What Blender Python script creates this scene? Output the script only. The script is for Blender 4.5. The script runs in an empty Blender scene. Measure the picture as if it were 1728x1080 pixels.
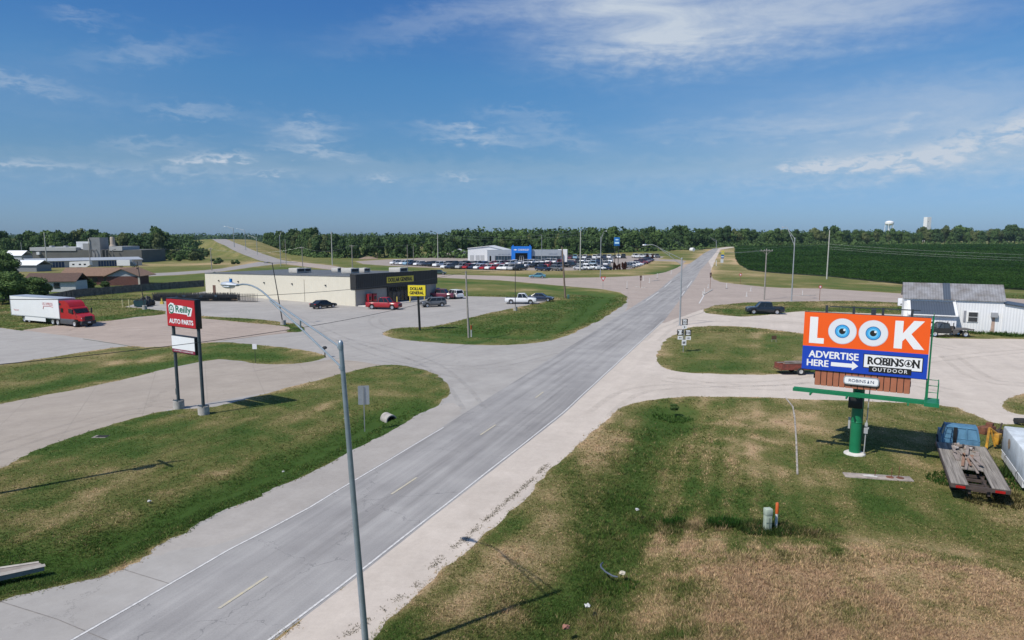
import bpy, bmesh, math, random
import numpy as np
from mathutils import Vector, Matrix
from mathutils.geometry import delaunay_2d_cdt

random.seed(7)
rng = np.random.default_rng(11)
R = math.radians
SC = bpy.context.scene
COL = SC.collection
PI = math.pi

# ------------------------------------------------------------------ camera
FPX, PITCH, PPX, PPY, CAMH = 1180.0, R(8.0), 864.0, 566.0, 13.5   # focal length etc. in photo pixels (1728 wide)
cd = bpy.data.cameras.new('camera')
cam = bpy.data.objects.new('camera', cd); COL.objects.link(cam)
cd.sensor_fit = 'HORIZONTAL'; cd.sensor_width = 36.0
cd.lens = 36.0 * FPX / 1728.0
cd.shift_y = (PPY - 540.0) / 1728.0
cd.clip_start = 0.5; cd.clip_end = 20000
cam.location = (0, 0, CAMH); cam.rotation_euler = (PI / 2 - PITCH, 0, 0)
SC.camera = cam
SC.render.resolution_x, SC.render.resolution_y = 1024, 640

# ------------------------------------------------------------------ light, exposure
SUN_EL, SUN_DIR = R(50.5), Vector((-0.78, -0.625, 0)).normalized()    # horizontal direction TO the sun
sd = bpy.data.lights.new('sun', 'SUN'); sun = bpy.data.objects.new('sun', sd); COL.objects.link(sun)
sd.energy = 3.45; sd.angle = R(0.53); sd.color = (1.0, 0.94, 0.85)
tosun = Vector((SUN_DIR.x * math.cos(SUN_EL), SUN_DIR.y * math.cos(SUN_EL), math.sin(SUN_EL)))
sun.rotation_euler = tosun.to_track_quat('Z', 'Y').to_euler()
sun.location = tosun * 200
SC.view_settings.view_transform = 'Standard'; SC.view_settings.look = 'None'
SC.view_settings.gamma = 1.0; SC.view_settings.exposure = 0.40
SC.view_settings.use_curve_mapping = False
SC.cycles.max_bounces = 6; SC.cycles.diffuse_bounces = 2; SC.cycles.transparent_max_bounces = 6
SC.cycles.volume_bounces = 0

# ------------------------------------------------------------------ sky
W = bpy.data.worlds.new('World'); SC.world = W; W.use_nodes = True
nt = W.node_tree; nt.nodes.clear()
def N(t, **k):
    n = nt.nodes.new(t)
    for a, b in k.items(): setattr(n, a, b)
    return n
def LK(a, b): nt.links.new(a, b)
def mth(op, a, b=None, c=None, clamp=False):
    n = N('ShaderNodeMath', operation=op, use_clamp=clamp)
    for i, v in enumerate((a, b, c)):
        if v is None: continue
        if isinstance(v, (int, float)): n.inputs[i].default_value = v
        else: LK(v, n.inputs[i])
    return n.outputs[0]
sky = N('ShaderNodeTexSky', sky_type='NISHITA'); sky.sun_disc = False
sky.sun_elevation = SUN_EL; sky.sun_rotation = math.atan2(SUN_DIR.x, SUN_DIR.y)
sky.altitude = 200; sky.air_density = 1.0; sky.dust_density = 0.6; sky.ozone_density = 2.2
tc = N('ShaderNodeTexCoord'); sx = N('ShaderNodeSeparateXYZ'); LK(tc.outputs['Generated'], sx.inputs[0])
az = mth('ARCTAN2', sx.outputs[0], sx.outputs[1]); el = mth('ARCSINE', sx.outputs[2])
def noise(vec, scale, detail=5, rough=.55, dist=0.0):
    n = N('ShaderNodeTexNoise'); n.inputs['Scale'].default_value = scale; n.inputs['Detail'].default_value = detail
    n.inputs['Roughness'].default_value = rough; n.inputs['Distortion'].default_value = dist
    LK(vec, n.inputs['Vector']); return n.outputs['Fac']
cv = N('ShaderNodeCombineXYZ'); LK(az, cv.inputs[0]); LK(el, cv.inputs[1])
mp = N('ShaderNodeMapping'); mp.inputs['Scale'].default_value = (2.6, 13.0, 1); mp.inputs['Rotation'].default_value = (0, 0, R(-7)); LK(cv.outputs[0], mp.inputs['Vector'])
wisp = noise(mp.outputs[0], 2.2, 9, .62, .9)
mp2 = N('ShaderNodeMapping'); mp2.inputs['Scale'].default_value = (7, 17, 1); mp2.inputs['Location'].default_value = (3.1, 1.7, 0); LK(cv.outputs[0], mp2.inputs['Vector'])
puff = noise(mp2.outputs[0], 5.5, 8, .6, .3)
warp = noise(mp.outputs[0], 3.0, 4, .6)
azw = mth('ADD', az, mth('MULTIPLY', mth('SUBTRACT', warp, .5), .16))
elw = mth('ADD', el, mth('MULTIPLY', mth('SUBTRACT', puff, .5), .055))
def blob(px, py, wx, wy, amp, tilt=0.0, sharp=1.0):
    """one soft cloud: centre and half widths given as directions (photo degrees), gaussian in azimuth / elevation"""
    a0 = math.atan((px - PPX) / FPX); e0 = math.atan((400 - py) / FPX * math.cos(a0)); sa = wx / FPX; se = wy / FPX
    da = mth('MULTIPLY', mth('SUBTRACT', azw, a0), 1 / sa)
    de = mth('MULTIPLY', mth('SUBTRACT', mth('SUBTRACT', elw, e0), mth('MULTIPLY', mth('SUBTRACT', az, a0), tilt)), 1 / se)
    q = mth('ADD', mth('MULTIPLY', da, da), mth('MULTIPLY', de, de))
    return mth('MULTIPLY', mth('EXPONENT', mth('MULTIPLY', q, -sharp)), amp)
def total(lst):
    s = lst[0]
    for b in lst[1:]: s = mth('ADD', s, b)
    return s
cirrus = total([blob(1030, 22, 150, 75, .75, -.05), blob(1200, 80, 200, 45, .30), blob(1070, 95, 95, 26, .4), blob(1400, 20, 240, 40, .25), blob(760, 50, 170, 22, .22, .25), blob(1440, 40, 200, 50, .30),
                blob(1560, 185, 260, 40, .26), blob(1280, 225, 170, 16, .34), blob(1600, 245, 200, 40, .22), blob(800, 236, 85, 11, .6, -.10),
                blob(520, 228, 55, 13, .62, .05), blob(525, 258, 60, 9, .5, -.15), blob(360, 197, 75, 9, .30), blob(290, 103, 90, 14, .26, .22),
                blob(60, 148, 80, 9, .34, -.12), blob(265, 250, 65, 9, .30, .1), blob(180, 53, 40, 8, .22), blob(930, 232, 80, 14, .28, -.3), blob(880, 200, 60, 8, .2),
                blob(150, 292, 420, 24, .08), blob(860, 300, 700, 26, .08), blob(1450, 290, 330, 30, .16)])
cirrus = mth('MULTIPLY', cirrus, mth('MULTIPLY_ADD', wisp, 2.4, -.42, clamp=True))
cumul = total([blob(385, 268, 50, 7, .9), blob(330, 274, 30, 6, .6), blob(300, 288, 90, 8, .2), blob(70, 281, 60, 6, .55), blob(1390, 283, 36, 7, .75), blob(1480, 275, 70, 10, .7),
               blob(1590, 250, 90, 17, .7, .25), blob(1712, 220, 26, 17, 1.0), blob(1320, 282, 16, 7, .5), blob(470, 294, 40, 4, .35), blob(780, 298, 26, 4, .35), blob(650, 299, 20, 4, .35), blob(1500, 215, 25, 12, .25, .8)])
cumul = mth('MULTIPLY', cumul, mth('MULTIPLY_ADD', puff, 5.0, -1.9, clamp=True))
veil = total([blob(1560, 195, 330, 55, .20), blob(1480, 275, 330, 34, .20), blob(1060, 45, 150, 75, .24, -.1), blob(1250, 60, 160, 50, .12), blob(560, 290, 500, 20, .10), blob(90, 165, 160, 60, .07)])
dens = mth('ADD', mth('ADD', cirrus, mth('MULTIPLY', veil, mth('MULTIPLY_ADD', puff, .9, .5))), cumul, clamp=True)
rp = N('ShaderNodeValToRGB'); LK(mth('MULTIPLY', el, 2.0 / PI), rp.inputs[0])                       # deep clear-air tint of the sky by elevation
TINT = [(0.0, (.33, .51, .92)), (.03, (.34, .51, .84)), (.06, (.33, .50, .68)), (.135, (.30, .58, .80)), (.20, (.255, .54, .87)), (.40, (.62, .82, 1.0)), (1.0, (1.1, 1.1, 1.12))]
while len(rp.color_ramp.elements) < len(TINT): rp.color_ramp.elements.new(.5)
for q, (p_, c_) in zip(rp.color_ramp.elements, TINT): q.position = p_; q.color = (*c_, 1)
mxh = N('ShaderNodeMix', data_type='RGBA', blend_type='MULTIPLY'); mxh.inputs[0].default_value = 1.0; LK(sky.outputs[0], mxh.inputs[6]); LK(rp.outputs[0], mxh.inputs[7])
mx = N('ShaderNodeMix', data_type='RGBA'); LK(dens, mx.inputs['Factor']); LK(mxh.outputs[2], mx.inputs[6]); mx.inputs[7].default_value = (4.3, 4.9, 5.7, 1)
bg = N('ShaderNodeBackground'); bg.inputs['Strength'].default_value = 0.095; LK(mx.outputs[2], bg.inputs['Color'])
wo = N('ShaderNodeOutputWorld'); LK(bg.outputs[0], wo.inputs['Surface'])

# ------------------------------------------------------------------ terrain and photo-pixel helpers
def smooth(t): t = np.clip(t, 0, 1); return t * t * (3 - 2 * t)
def terr(x, y):
    """broad terrain height: flat town, rising gently beyond 300 m"""
    x = np.asarray(x, float); y = np.asarray(y, float)
    return 5 * smooth((y - 300) / 350) * (.3 + .7 * np.clip((x / np.maximum(y, 1) + .35) / .25, 0, 1))
def ray(u, v):
    dx = (u - PPX) / FPX; dv = (PPY - v) / FPX
    return dx, math.cos(PITCH) + dv * math.sin(PITCH), -math.sin(PITCH) + dv * math.cos(PITCH)
def at(u, v, z=None):
    """ground point seen at photo pixel (u, v); z gives a horizontal plane instead"""
    dx, dy, dz = ray(u, v)
    if z is not None:
        t = (z - CAMH) / dz; return Vector((dx * t, dy * t, z))
    d = 1.0
    while d < 6000 and CAMH + dz * d > float(terr(dx * d, dy * d)): d *= 1.02
    lo, hi = d / 1.02, d
    for _ in range(30):
        m = (lo + hi) / 2
        if CAMH + dz * m <= float(terr(dx * m, dy * m)): hi = m
        else: lo = m
    return Vector((dx * hi, dy * hi, CAMH + dz * hi))
def ztop(p, v):
    """height of a vertical thing standing at p whose top shows at photo row v"""
    dx, dy, dz = ray(PPX, v); return CAMH + dz * p.y / dy

def hash2(ix, iy, seed):
    h = (ix.astype(np.int64) * 374761393 + iy.astype(np.int64) * 668265263 + seed * 69069) & 0x7fffffff
    h = ((h ^ (h >> 13)) * 1274126177) & 0x7fffffff
    return ((h ^ (h >> 16)) & 0xffff) / 65535.0
def vnoise(x, y, s, seed=0):
    x = np.asarray(x, float) / s; y = np.asarray(y, float) / s
    ix = np.floor(x).astype(np.int64); iy = np.floor(y).astype(np.int64); fx = x - ix; fy = y - iy
    fx = fx * fx * (3 - 2 * fx); fy = fy * fy * (3 - 2 * fy)
    a = hash2(ix, iy, seed); b = hash2(ix + 1, iy, seed); c = hash2(ix, iy + 1, seed); d = hash2(ix + 1, iy + 1, seed)
    return (a * (1 - fx) + b * fx) * (1 - fy) + (c * (1 - fx) + d * fx) * fy
def fbm(x, y, s, seed=0, o=4):
    t = 0; a = .5; n = 0
    for i in range(o): t = t + a * vnoise(x, y, s / 2 ** i, seed + i * 7); n += a; a *= .55
    return t / n

# ------------------------------------------------------------------ materials
MATS = {}
def mat(name, color, rough=.6, metal=0.0, var=.12, scale=3.0, bump=0.0, bscale=30.0, coords='Object', spec=.5, dirt=None, coat=0.0, grain=None):
    """Principled material whose colour varies a little by noise"""
    if name in MATS: return MATS[name]
    m = bpy.data.materials.new(name); m.use_nodes = True; t = m.node_tree; b = t.nodes['Principled BSDF']
    b.inputs['Roughness'].default_value = rough; b.inputs['Metallic'].default_value = metal
    b.inputs['Specular IOR Level'].default_value = spec; b.inputs['Coat Weight'].default_value = coat
    c = t.nodes.new('ShaderNodeTexCoord'); n = t.nodes.new('ShaderNodeTexNoise')
    n.inputs['Scale'].default_value = scale; n.inputs['Detail'].default_value = 6; n.inputs['Roughness'].default_value = .6
    if grain:
        gm = t.nodes.new('ShaderNodeMapping'); gm.inputs['Scale'].default_value = grain; t.links.new(c.outputs[coords], gm.inputs['Vector']); t.links.new(gm.outputs[0], n.inputs['Vector'])
    else: t.links.new(c.outputs[coords], n.inputs['Vector'])
    r = t.nodes.new('ShaderNodeValToRGB'); t.links.new(n.outputs['Fac'], r.inputs[0])
    lo = [max(0, v * (1 - var)) for v in color]; hi = [min(1, v * (1 + var)) for v in color]
    if dirt: lo = dirt
    r.color_ramp.elements[0].color = (*lo, 1); r.color_ramp.elements[0].position = .3
    r.color_ramp.elements[1].color = (*hi, 1); r.color_ramp.elements[1].position = .68
    t.links.new(r.outputs[0], b.inputs['Base Color'])
    if bump:
        n2 = t.nodes.new('ShaderNodeTexNoise'); n2.inputs['Scale'].default_value = bscale; t.links.new(c.outputs[coords], n2.inputs['Vector'])
        bp = t.nodes.new('ShaderNodeBump'); bp.inputs['Strength'].default_value = bump; t.links.new(n2.outputs['Fac'], bp.inputs['Height']); t.links.new(bp.outputs[0], b.inputs['Normal'])
    MATS[name] = m; return m
def ribbed(name, color, period=.3, axis=0, rough=.5, metal=0.0, depth=.35, var=.06, dirt=None):
    """sheet metal or boards with vertical ribs along one object axis"""
    if name in MATS: return MATS[name]
    m = mat(name, color, rough, metal, var, .7, dirt=dirt); t = m.node_tree; b = t.nodes['Principled BSDF']
    c = t.nodes.new('ShaderNodeTexCoord'); s = t.nodes.new('ShaderNodeSeparateXYZ'); t.links.new(c.outputs['Object'], s.inputs[0])
    q = t.nodes.new('ShaderNodeMath'); q.operation = 'MULTIPLY'; q.inputs[1].default_value = 2 * PI / period; t.links.new(s.outputs[axis], q.inputs[0])
    w = t.nodes.new('ShaderNodeMath'); w.operation = 'SINE'; t.links.new(q.outputs[0], w.inputs[0])
    bp = t.nodes.new('ShaderNodeBump'); bp.inputs['Strength'].default_value = depth; bp.inputs['Distance'].default_value = .06
    t.links.new(w.outputs[0], bp.inputs['Height']); t.links.new(bp.outputs[0], b.inputs['Normal'])
    return m
def paint(name, color, rough=.32): return mat('paint_' + name, color, rough, 0.0, .05, 2.0, coat=.35)

# ------------------------------------------------------------------ mesh builder
class MB:
    def __init__(self): self.v = []; self.f = []; self.m = []
    def add(self, vs, fs, m=0, M=None):
        o = len(self.v)
        self.v += [tuple(M @ Vector(p)) for p in vs] if M is not None else [tuple(p) for p in vs]
        self.f += [tuple(i + o for i in f) for f in fs]; self.m += [m] * len(fs); return self
    def box(self, x, y, z, sx, sy, sz, m=0, rz=0, bevel=0, M=None):
        """box centred at x, y with its bottom at z"""
        if bevel:
            bm = bmesh.new(); bmesh.ops.create_cube(bm, size=1)
            bmesh.ops.scale(bm, vec=(sx, sy, sz), verts=bm.verts)
            bmesh.ops.bevel(bm, geom=list(bm.edges), offset=bevel, segments=2, affect='EDGES', profile=.5)
            vs = [v.co.copy() for v in bm.verts]; bm.verts.index_update(); fs = [[v.index for v in f.verts] for f in bm.faces]; bm.free()
        else:
            vs = [Vector((a * sx / 2, b * sy / 2, c * sz / 2)) for a in (-1, 1) for b in (-1, 1) for c in (-1, 1)]
            fs = [(0, 1, 3, 2), (4, 6, 7, 5), (0, 4, 5, 1), (2, 3, 7, 6), (0, 2, 6, 4), (1, 5, 7, 3)]
        T = Matrix.Translation((x, y, z + sz / 2)) @ Matrix.Rotation(rz, 4, 'Z')
        if M is not None: T = M @ T
        return self.add(vs, fs, m, T)
    def tube(self, pts, r, n=8, m=0, caps=True, M=None):
        pts = [Vector(p) for p in pts]; rs = r if isinstance(r, (list, tuple)) else [r] * len(pts)
        vs = []; fs = []; up = None
        for i, p in enumerate(pts):
            d = (pts[min(i + 1, len(pts) - 1)] - pts[max(i - 1, 0)]).normalized()
            if up is None: up = Vector((0, 0, 1)) if abs(d.z) < .9 else Vector((1, 0, 0))
            a = d.cross(up).normalized(); b = d.cross(a).normalized(); up = -b if False else up
            for k in range(n):
                t = 2 * PI * k / n; vs.append(p + (a * math.cos(t) + b * math.sin(t)) * rs[i])
        for i in range(len(pts) - 1):
            for k in range(n): fs.append((i * n + k, i * n + (k + 1) % n, (i + 1) * n + (k + 1) % n, (i + 1) * n + k))
        if caps: fs += [tuple(range(n - 1, -1, -1)), tuple(range((len(pts) - 1) * n, len(pts) * n))]
        return self.add(vs, fs, m, M)
    def cyl(self, x, y, z, r, h, n=16, m=0, r2=None, M=None):
        return self.tube([(x, y, z), (x, y, z + h)], [r, r if r2 is None else r2], n, m, True, M)
    def disc(self, c, r, axis='y', n=24, m=0, M=None):
        vs = []
        for k in range(n):
            t = 2 * PI * k / n; a, b = r * math.cos(t), r * math.sin(t)
            vs.append(Vector(c) + Vector({'y': (a, 0, b), 'z': (a, b, 0), 'x': (0, a, b)}[axis]))
        return self.add(vs, [tuple(range(n))], m, M)
    def wheel(self, x, y, z, r, w, n=18, m=0, M=None):
        """drum along y"""
        prof = [(r * .62, -w / 2), (r * .93, -w / 2), (r, -w / 2 + .04), (r, w / 2 - .04), (r * .93, w / 2), (r * .62, w / 2)]
        return self.lathe(x, y, z, prof, n, m, M, close=True)
    def lathe(self, x, y, z, prof, n=16, m=0, M=None, close=False, axis='y'):
        vs = []; fs = []; q = len(prof)
        for k in range(n):
            t = 2 * PI * k / n
            for (r, h) in prof:
                vs.append((x + r * math.cos(t), y + h, z + r * math.sin(t)) if axis == 'y' else (x + r * math.cos(t), y + r * math.sin(t), z + h))
        for k in range(n):
            for i in range(q if close else q - 1):
                j = (i + 1) % q
                fs.append((k * q + i, k * q + j, ((k + 1) % n) * q + j, ((k + 1) % n) * q + i))
        return self.add(vs, fs, m, M)
    def prism(self, poly, y0, y1, m=0, M=None, plane='xz'):
        """polygon in the x-z (or x-y) plane given a thickness"""
        n = len(poly)
        if plane == 'xz': vs = [(a, y0, b) for a, b in poly] + [(a, y1, b) for a, b in poly]
        elif plane == 'yz': vs = [(y0, a, b) for a, b in poly] + [(y1, a, b) for a, b in poly]
        else: vs = [(a, b, y0) for a, b in poly] + [(a, b, y1) for a, b in poly]
        fs = [tuple(range(n)), tuple(range(2 * n - 1, n - 1, -1))] + [(i, i + n, (i + 1) % n + n, (i + 1) % n) for i in range(n)]
        return self.add(vs, fs, m, M)
    def quad(self, a, b, c, d, m=0): return self.add([a, b, c, d], [(0, 1, 2, 3)], m)
    def mesh(self, name, mats, smooth=True):
        me = bpy.data.meshes.new(name); me.from_pydata(self.v, [], self.f)
        for q in (mats if isinstance(mats, (list, tuple)) else [mats]): me.materials.append(q)
        me.polygons.foreach_set('material_index', self.m)
        bm = bmesh.new(); bm.from_mesh(me); bmesh.ops.recalc_face_normals(bm, faces=bm.faces); bm.to_mesh(me); bm.free()
        if smooth: me.shade_smooth(); me.set_sharp_from_angle(angle=R(38))
        me.update(); return me
    def build(self, name, mats, parent=None, loc=None, rz=0, smooth=True, label=None):
        return link(name, self.mesh(name, mats, smooth), parent, loc, rz, label)
def link(name, data, parent=None, loc=None, rz=0, label=None):
    o = bpy.data.objects.new(name, data); COL.objects.link(o)
    if parent is not None: o.parent = parent
    if loc is not None: o.location = loc
    o.rotation_euler.z = rz
    if label: o['label'] = label
    return o
def thing(name, label, cat, loc, rz=0, group=None):
    return tag(link(name, None, None, loc, rz), label, cat, group)
def tag(o, label, cat, group=None, kind=None):
    o['label'] = label; o['category'] = cat
    if group: o['group'] = group
    if kind: o['kind'] = kind
    return o
def np_mesh(name, V, F, mats, mi=None, attrs=None, smooth=False):
    """fast mesh from arrays; F is (n, 3) or (n, 4)"""
    me = bpy.data.meshes.new(name); V = np.ascontiguousarray(V, np.float32); F = np.ascontiguousarray(F, np.int32); k = F.shape[1]
    me.vertices.add(len(V)); me.vertices.foreach_set('co', V.ravel())
    me.loops.add(F.size); me.loops.foreach_set('vertex_index', F.ravel())
    me.polygons.add(len(F)); me.polygons.foreach_set('loop_start', np.arange(0, F.size, k, dtype=np.int32))
    me.polygons.foreach_set('loop_total', np.full(len(F), k, np.int32))
    for q in (mats if isinstance(mats, (list, tuple)) else [mats]): me.materials.append(q)
    if mi is not None: me.polygons.foreach_set('material_index', np.asarray(mi, np.int32))
    for n_, a in (attrs or {}).items():
        a = np.asarray(a, np.float32)
        if a.ndim == 1: me.attributes.new(n_, 'FLOAT', 'POINT').data.foreach_set('value', a)
        else:
            if a.shape[1] == 3: a = np.concatenate([a, np.ones((len(a), 1), np.float32)], 1)
            me.attributes.new(n_, 'FLOAT_COLOR', 'POINT').data.foreach_set('color', np.ascontiguousarray(a).ravel())
    if smooth: me.polygons.foreach_set('use_smooth', np.ones(len(F), bool))
    me.update(); me.validate(); return me

def letters(text, width, height, bold=0.0, depth=.01, spacing=1.0):
    """flat lettering as (verts, faces) fitted to width x height, centred on the origin in the x-z plane, facing -y"""
    c = bpy.data.curves.new('t', 'FONT'); c.body = text; c.size = 1.0; c.align_x = 'CENTER'; c.offset = bold; c.space_character = spacing; c.resolution_u = 4
    o = bpy.data.objects.new('t', c); COL.objects.link(o)
    dg = bpy.context.evaluated_depsgraph_get(); me = bpy.data.meshes.new_from_object(o.evaluated_get(dg))
    V = np.array([v.co[:] for v in me.vertices]); F = [tuple(p.vertices) for p in me.polygons]
    bpy.data.objects.remove(o); bpy.data.curves.remove(c); bpy.data.meshes.remove(me)
    mn, mxv = V.min(0), V.max(0); s = mxv - mn
    V = (V - (mn + mxv) / 2)
    V[:, 0] *= width / s[0]; V[:, 1] *= height / s[1]
    vs = [(a, -depth, b) for a, b, _ in V]
    return vs, F
def lettering(mb, text, cx, y, cz, width, height, bold=0.0, m=0, spacing=1.0):
    vs, fs = letters(text, width, height, 0.0, 0.0, spacing); e = bold * height * .9
    for k, (dx, dz) in enumerate([(0, 0)] if not bold else [(-e, 0), (e, 0), (0, e * .6), (0, -e * .6)]): mb.add([(cx + a + dx, y - .0012 * k, cz + b + dz) for a, _, b in vs], fs, m)
    return mb
# ------------------------------------------------------------------ ground regions (outlines traced as photo pixels, put on the terrain)
ROAD_L = [(-200, 1260), (116, 1080), (387, 925), (500, 867), (746, 721), (1111, 490), (1160, 447), (1187, 428), (1204, 419.3)]
ROAD_R = [(1213, 418.8), (1209, 424.5), (1197, 439), (1182, 455), (1172, 473), (1121, 541), (1009, 645), (950, 700), (612, 966), (460, 1082), (150, 1325)]
REG = [  # name, ragged edge (m), outline; a later region lies over an earlier one
 ('lot', .05, [(211, 518), (240, 509), (345, 492), (600, 495), (740, 499), (936, 503), (1062, 500), (1125, 500), (746, 735), (116, 1085), (-350, 1350), (-350, 1000), (-350, 560), (0, 553), (38, 558), (102, 549), (178, 543), (229, 535), (280, 531), (280, 525), (239, 520)]),
 ('gravel', .18, [(100, 1380), (612, 960), (1121, 535), (1165, 500), (1150, 460), (1214, 419), (1217, 419), (1210, 433), (1202, 450), (1199, 462), (1190, 500), (1182, 527), (1221, 532), (1256, 535), (1330, 527), (1359, 525), (1528, 531), (1760, 540), (1900, 560), (1900, 740), (1728, 712), (1700, 717), (1670, 712), (1655, 704), (1606, 683), (1466, 677), (1352, 674), (1288, 670), (1160, 669), (1090, 676), (1050, 686), (1028, 702), (873, 850), (803, 913), (630, 1071), (520, 1220), (420, 1380)]),
 ('gravel', .05, [(1204, 420.5), (1214, 418.3), (1240, 415.6), (1272, 413.6), (1272, 415.0), (1240, 417.4), (1216, 421.5)]),
 ('crossroad', .05, [(460, 436.5), (508, 442.5), (559, 448), (595, 454), (660, 459), (737, 463), (844, 465.5), (920, 469), (950, 469), (1019, 468), (1066, 466), (1100, 464), (1124, 459), (1141, 452.5), (1152, 446.5), (1195, 440), (1200, 450), (1199.4, 464), (1204, 471.5), (1216, 476), (1240, 479), (1288, 484), (1320, 486), (1390, 487), (1530, 496), (1800, 508), (1800, 528), (1528, 511), (1441, 507.5), (1326, 509), (1256, 510.5), (1205, 515.6), (1190, 521), (1160, 531), (1121, 545), (1040, 545), (1058, 520), (1060, 502), (1047, 493.5), (1017, 488), (945, 482), (844, 473), (739, 468.5), (600, 460), (508, 449), (470, 444), (437, 440.5)]),
 ('sideroad', .1, [(472, 439), (440, 441.3), (371, 453.5), (345, 456), (284, 460), (200, 463), (100, 464), (100, 468), (242, 466.5), (300, 464), (371, 458.5), (430, 450), (480, 444)]),
 ('dealerlot', .25, [(600, 441), (640, 438.5), (700, 436), (735, 431), (745, 425.5), (765, 424.5), (785, 434), (950, 436), (965, 431.5), (1060, 431.5), (1122, 433), (1112, 437), (1098, 441.5), (1062, 454.5), (1025, 455.5), (950, 456.5), (815, 456), (745, 452.5), (655, 448.5), (612, 445.5)]),
 ('dealerlot', .2, [(1098, 440), (1110, 437.5), (1145, 438), (1158, 441), (1152, 446.5), (1140, 441.5)]),
 ('oldlot', .06, [(143, 571), (38, 557), (102, 548), (178, 542), (280, 530), (338, 535), (420, 545), (470, 549), (495, 551), (503, 560), (430, 568), (377, 574), (350, 580), (255, 589), (211, 582)]),
 ('driveway', .02, [(-350, 760), (0, 681), (364, 606), (430, 613), (500, 614), (560, 606), (600, 609), (645, 616), (577, 631), (465, 660), (284, 691), (0, 793), (-350, 925)]),
 ('shoulder', .12, [(246, 943), (300, 925), (373, 920), (500, 868), (600, 808), (746, 721), (785, 692), (762, 676), (708, 700), (602, 757), (510, 806), (422, 842), (288, 910)]),
 ('road', .015, ROAD_L + ROAD_R),
 ('grass', .20, [(-350, 925), (0, 793), (59, 761), (130, 734), (207, 710), (284, 691), (355, 688), (400, 678), (465, 660), (500, 650), (577, 631), (639, 615.6), (678, 615.6), (720, 625), (745, 639), (761, 656), (752, 675), (708, 700), (602, 756), (510, 805), (422, 841), (288, 908), (246, 943), (197, 967), (116, 985), (0, 1011), (-350, 1110)]),
 ('grass', .16, [(-350, 672), (0, 616), (89, 602), (213, 583), (255, 587), (350, 578), (385, 577), (427, 581), (508, 590), (546, 598), (552, 602), (534, 609), (500, 614), (462, 615), (430, 613.5), (385, 607), (364, 606), (290, 620), (148, 654), (0, 681), (-350, 760)]),
 ('grass', .08, [(300, 530), (338, 533), (432, 538), (475, 543), (508, 548), (516, 556), (505, 561), (480, 560), (492, 552.5), (470, 549), (420, 545), (338, 537), (290, 532)]),
 ('grass', .14, [(645, 562), (665, 553), (724, 552), (755, 546), (803, 533), (864, 520), (928, 507.5), (936, 503), (844, 501), (783, 499.5), (738, 501), (560, 474), (560, 462), (600, 461), (739, 469), (844, 473.5), (945, 482.5), (1017, 488.5), (1047, 494), (1059, 502), (1057, 511), (1022, 535.5), (971, 561), (933, 574), (895, 580), (844, 583), (767, 581), (704, 576), (665, 571), (648, 566)]),
 ('grass', .2, [(1107, 599), (1129, 569), (1148, 558), (1165, 551.5), (1205, 549.5), (1282, 553), (1340, 561), (1400, 568), (1425, 580), (1440, 600), (1420, 627), (1333, 632), (1180, 631), (1129, 625), (1111, 614)]),
 ('grass', .12, [(1190, 522), (1205, 516.5), (1256, 511), (1326, 509.5), (1441, 508), (1528, 511.5), (1800, 528.5), (1800, 542), (1528, 531), (1359, 525), (1323, 524), (1256, 533), (1221, 531), (1192, 527)]),
 ('grass', .15, [(1575, 566), (1650, 558), (1800, 564), (1800, 576), (1728, 572), (1650, 572), (1580, 571)]),
 ('grass', .15, [(1690, 690), (1694, 674), (1728, 664), (1800, 660), (1800, 700), (1728, 702)]),
 ('field', .3, [(1240, 417.3), (1272, 415.2), (1330, 414.2), (1500, 413.2), (1900, 412), (2300, 430), (2300, 520), (1728, 490), (1530, 481), (1397, 467), (1320, 462), (1288.5, 459.5), (1264, 456), (1247.6, 447), (1241.5, 438)]),
]
def resample(poly, rag, seed):
    out = []; n = len(poly)
    for i in range(n):
        a, b = poly[i], poly[(i + 1) % n]; L = (b - a).length; d = max(8, (a.y + b.y) / 2)
        k = max(1, int(L / min(6, max(.3, d * .011)))); nx, ny = -(b - a).y / max(L, 1e-6), (b - a).x / max(L, 1e-6)
        for j in range(k):
            t = j / k; p = a.lerp(b, t); s = min(1.5, max(1, d / 60))
            if j: o = (float(fbm(np.array([p.x]), np.array([p.y]), 2.2 * s, seed, 4)[0]) - .5) * 5 * rag * s
            else: o = 0
            out.append((p.x + nx * o, p.y + ny * o))
    return np.array(out)
def rounded(poly, it=1):
    for _ in range(it):
        q = []
        for i in range(len(poly)):
            a, b = poly[i], poly[(i + 1) % len(poly)]; q += [a.lerp(b, .22), a.lerp(b, .78)]
        poly = q
    return poly
POLY = []
for i, (nm, rag, px) in enumerate(REG):
    w = [at(*p).xy for p in px]
    if nm in ('grass', 'gravel', 'shoulder'): w = rounded(w, 1)
    POLY.append((nm, resample(w, rag, 31 + i)))
def inside(poly, x, y):
    r = np.zeros(len(x), bool); mn, mxx = poly.min(0), poly.max(0)
    ok = np.where((x >= mn[0]) & (x <= mxx[0]) & (y >= mn[1]) & (y <= mxx[1]))[0]
    if not len(ok): return r
    xx, yy = x[ok], y[ok]; c = np.zeros(len(ok), bool); n = len(poly); x0, y0 = poly[-1]
    for x1, y1 in poly:
        cond = (y1 > yy) != (y0 > yy)
        if cond.any():
            c ^= cond & (xx < (x0 - x1) * (yy - y1) / ((y0 - y1) if y0 != y1 else 1e-9) + x1)
        x0, y0 = x1, y1
    r[ok] = c; return r
CLS = ['grass', 'lot', 'gravel', 'crossroad', 'sideroad', 'dealerlot', 'oldlot', 'driveway', 'road', 'field', 'shoulder']
def classify(x, y):
    c = np.zeros(len(x), int)
    for nm, p in POLY: c[inside(p, x, y)] = CLS.index(nm)
    return c
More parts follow.
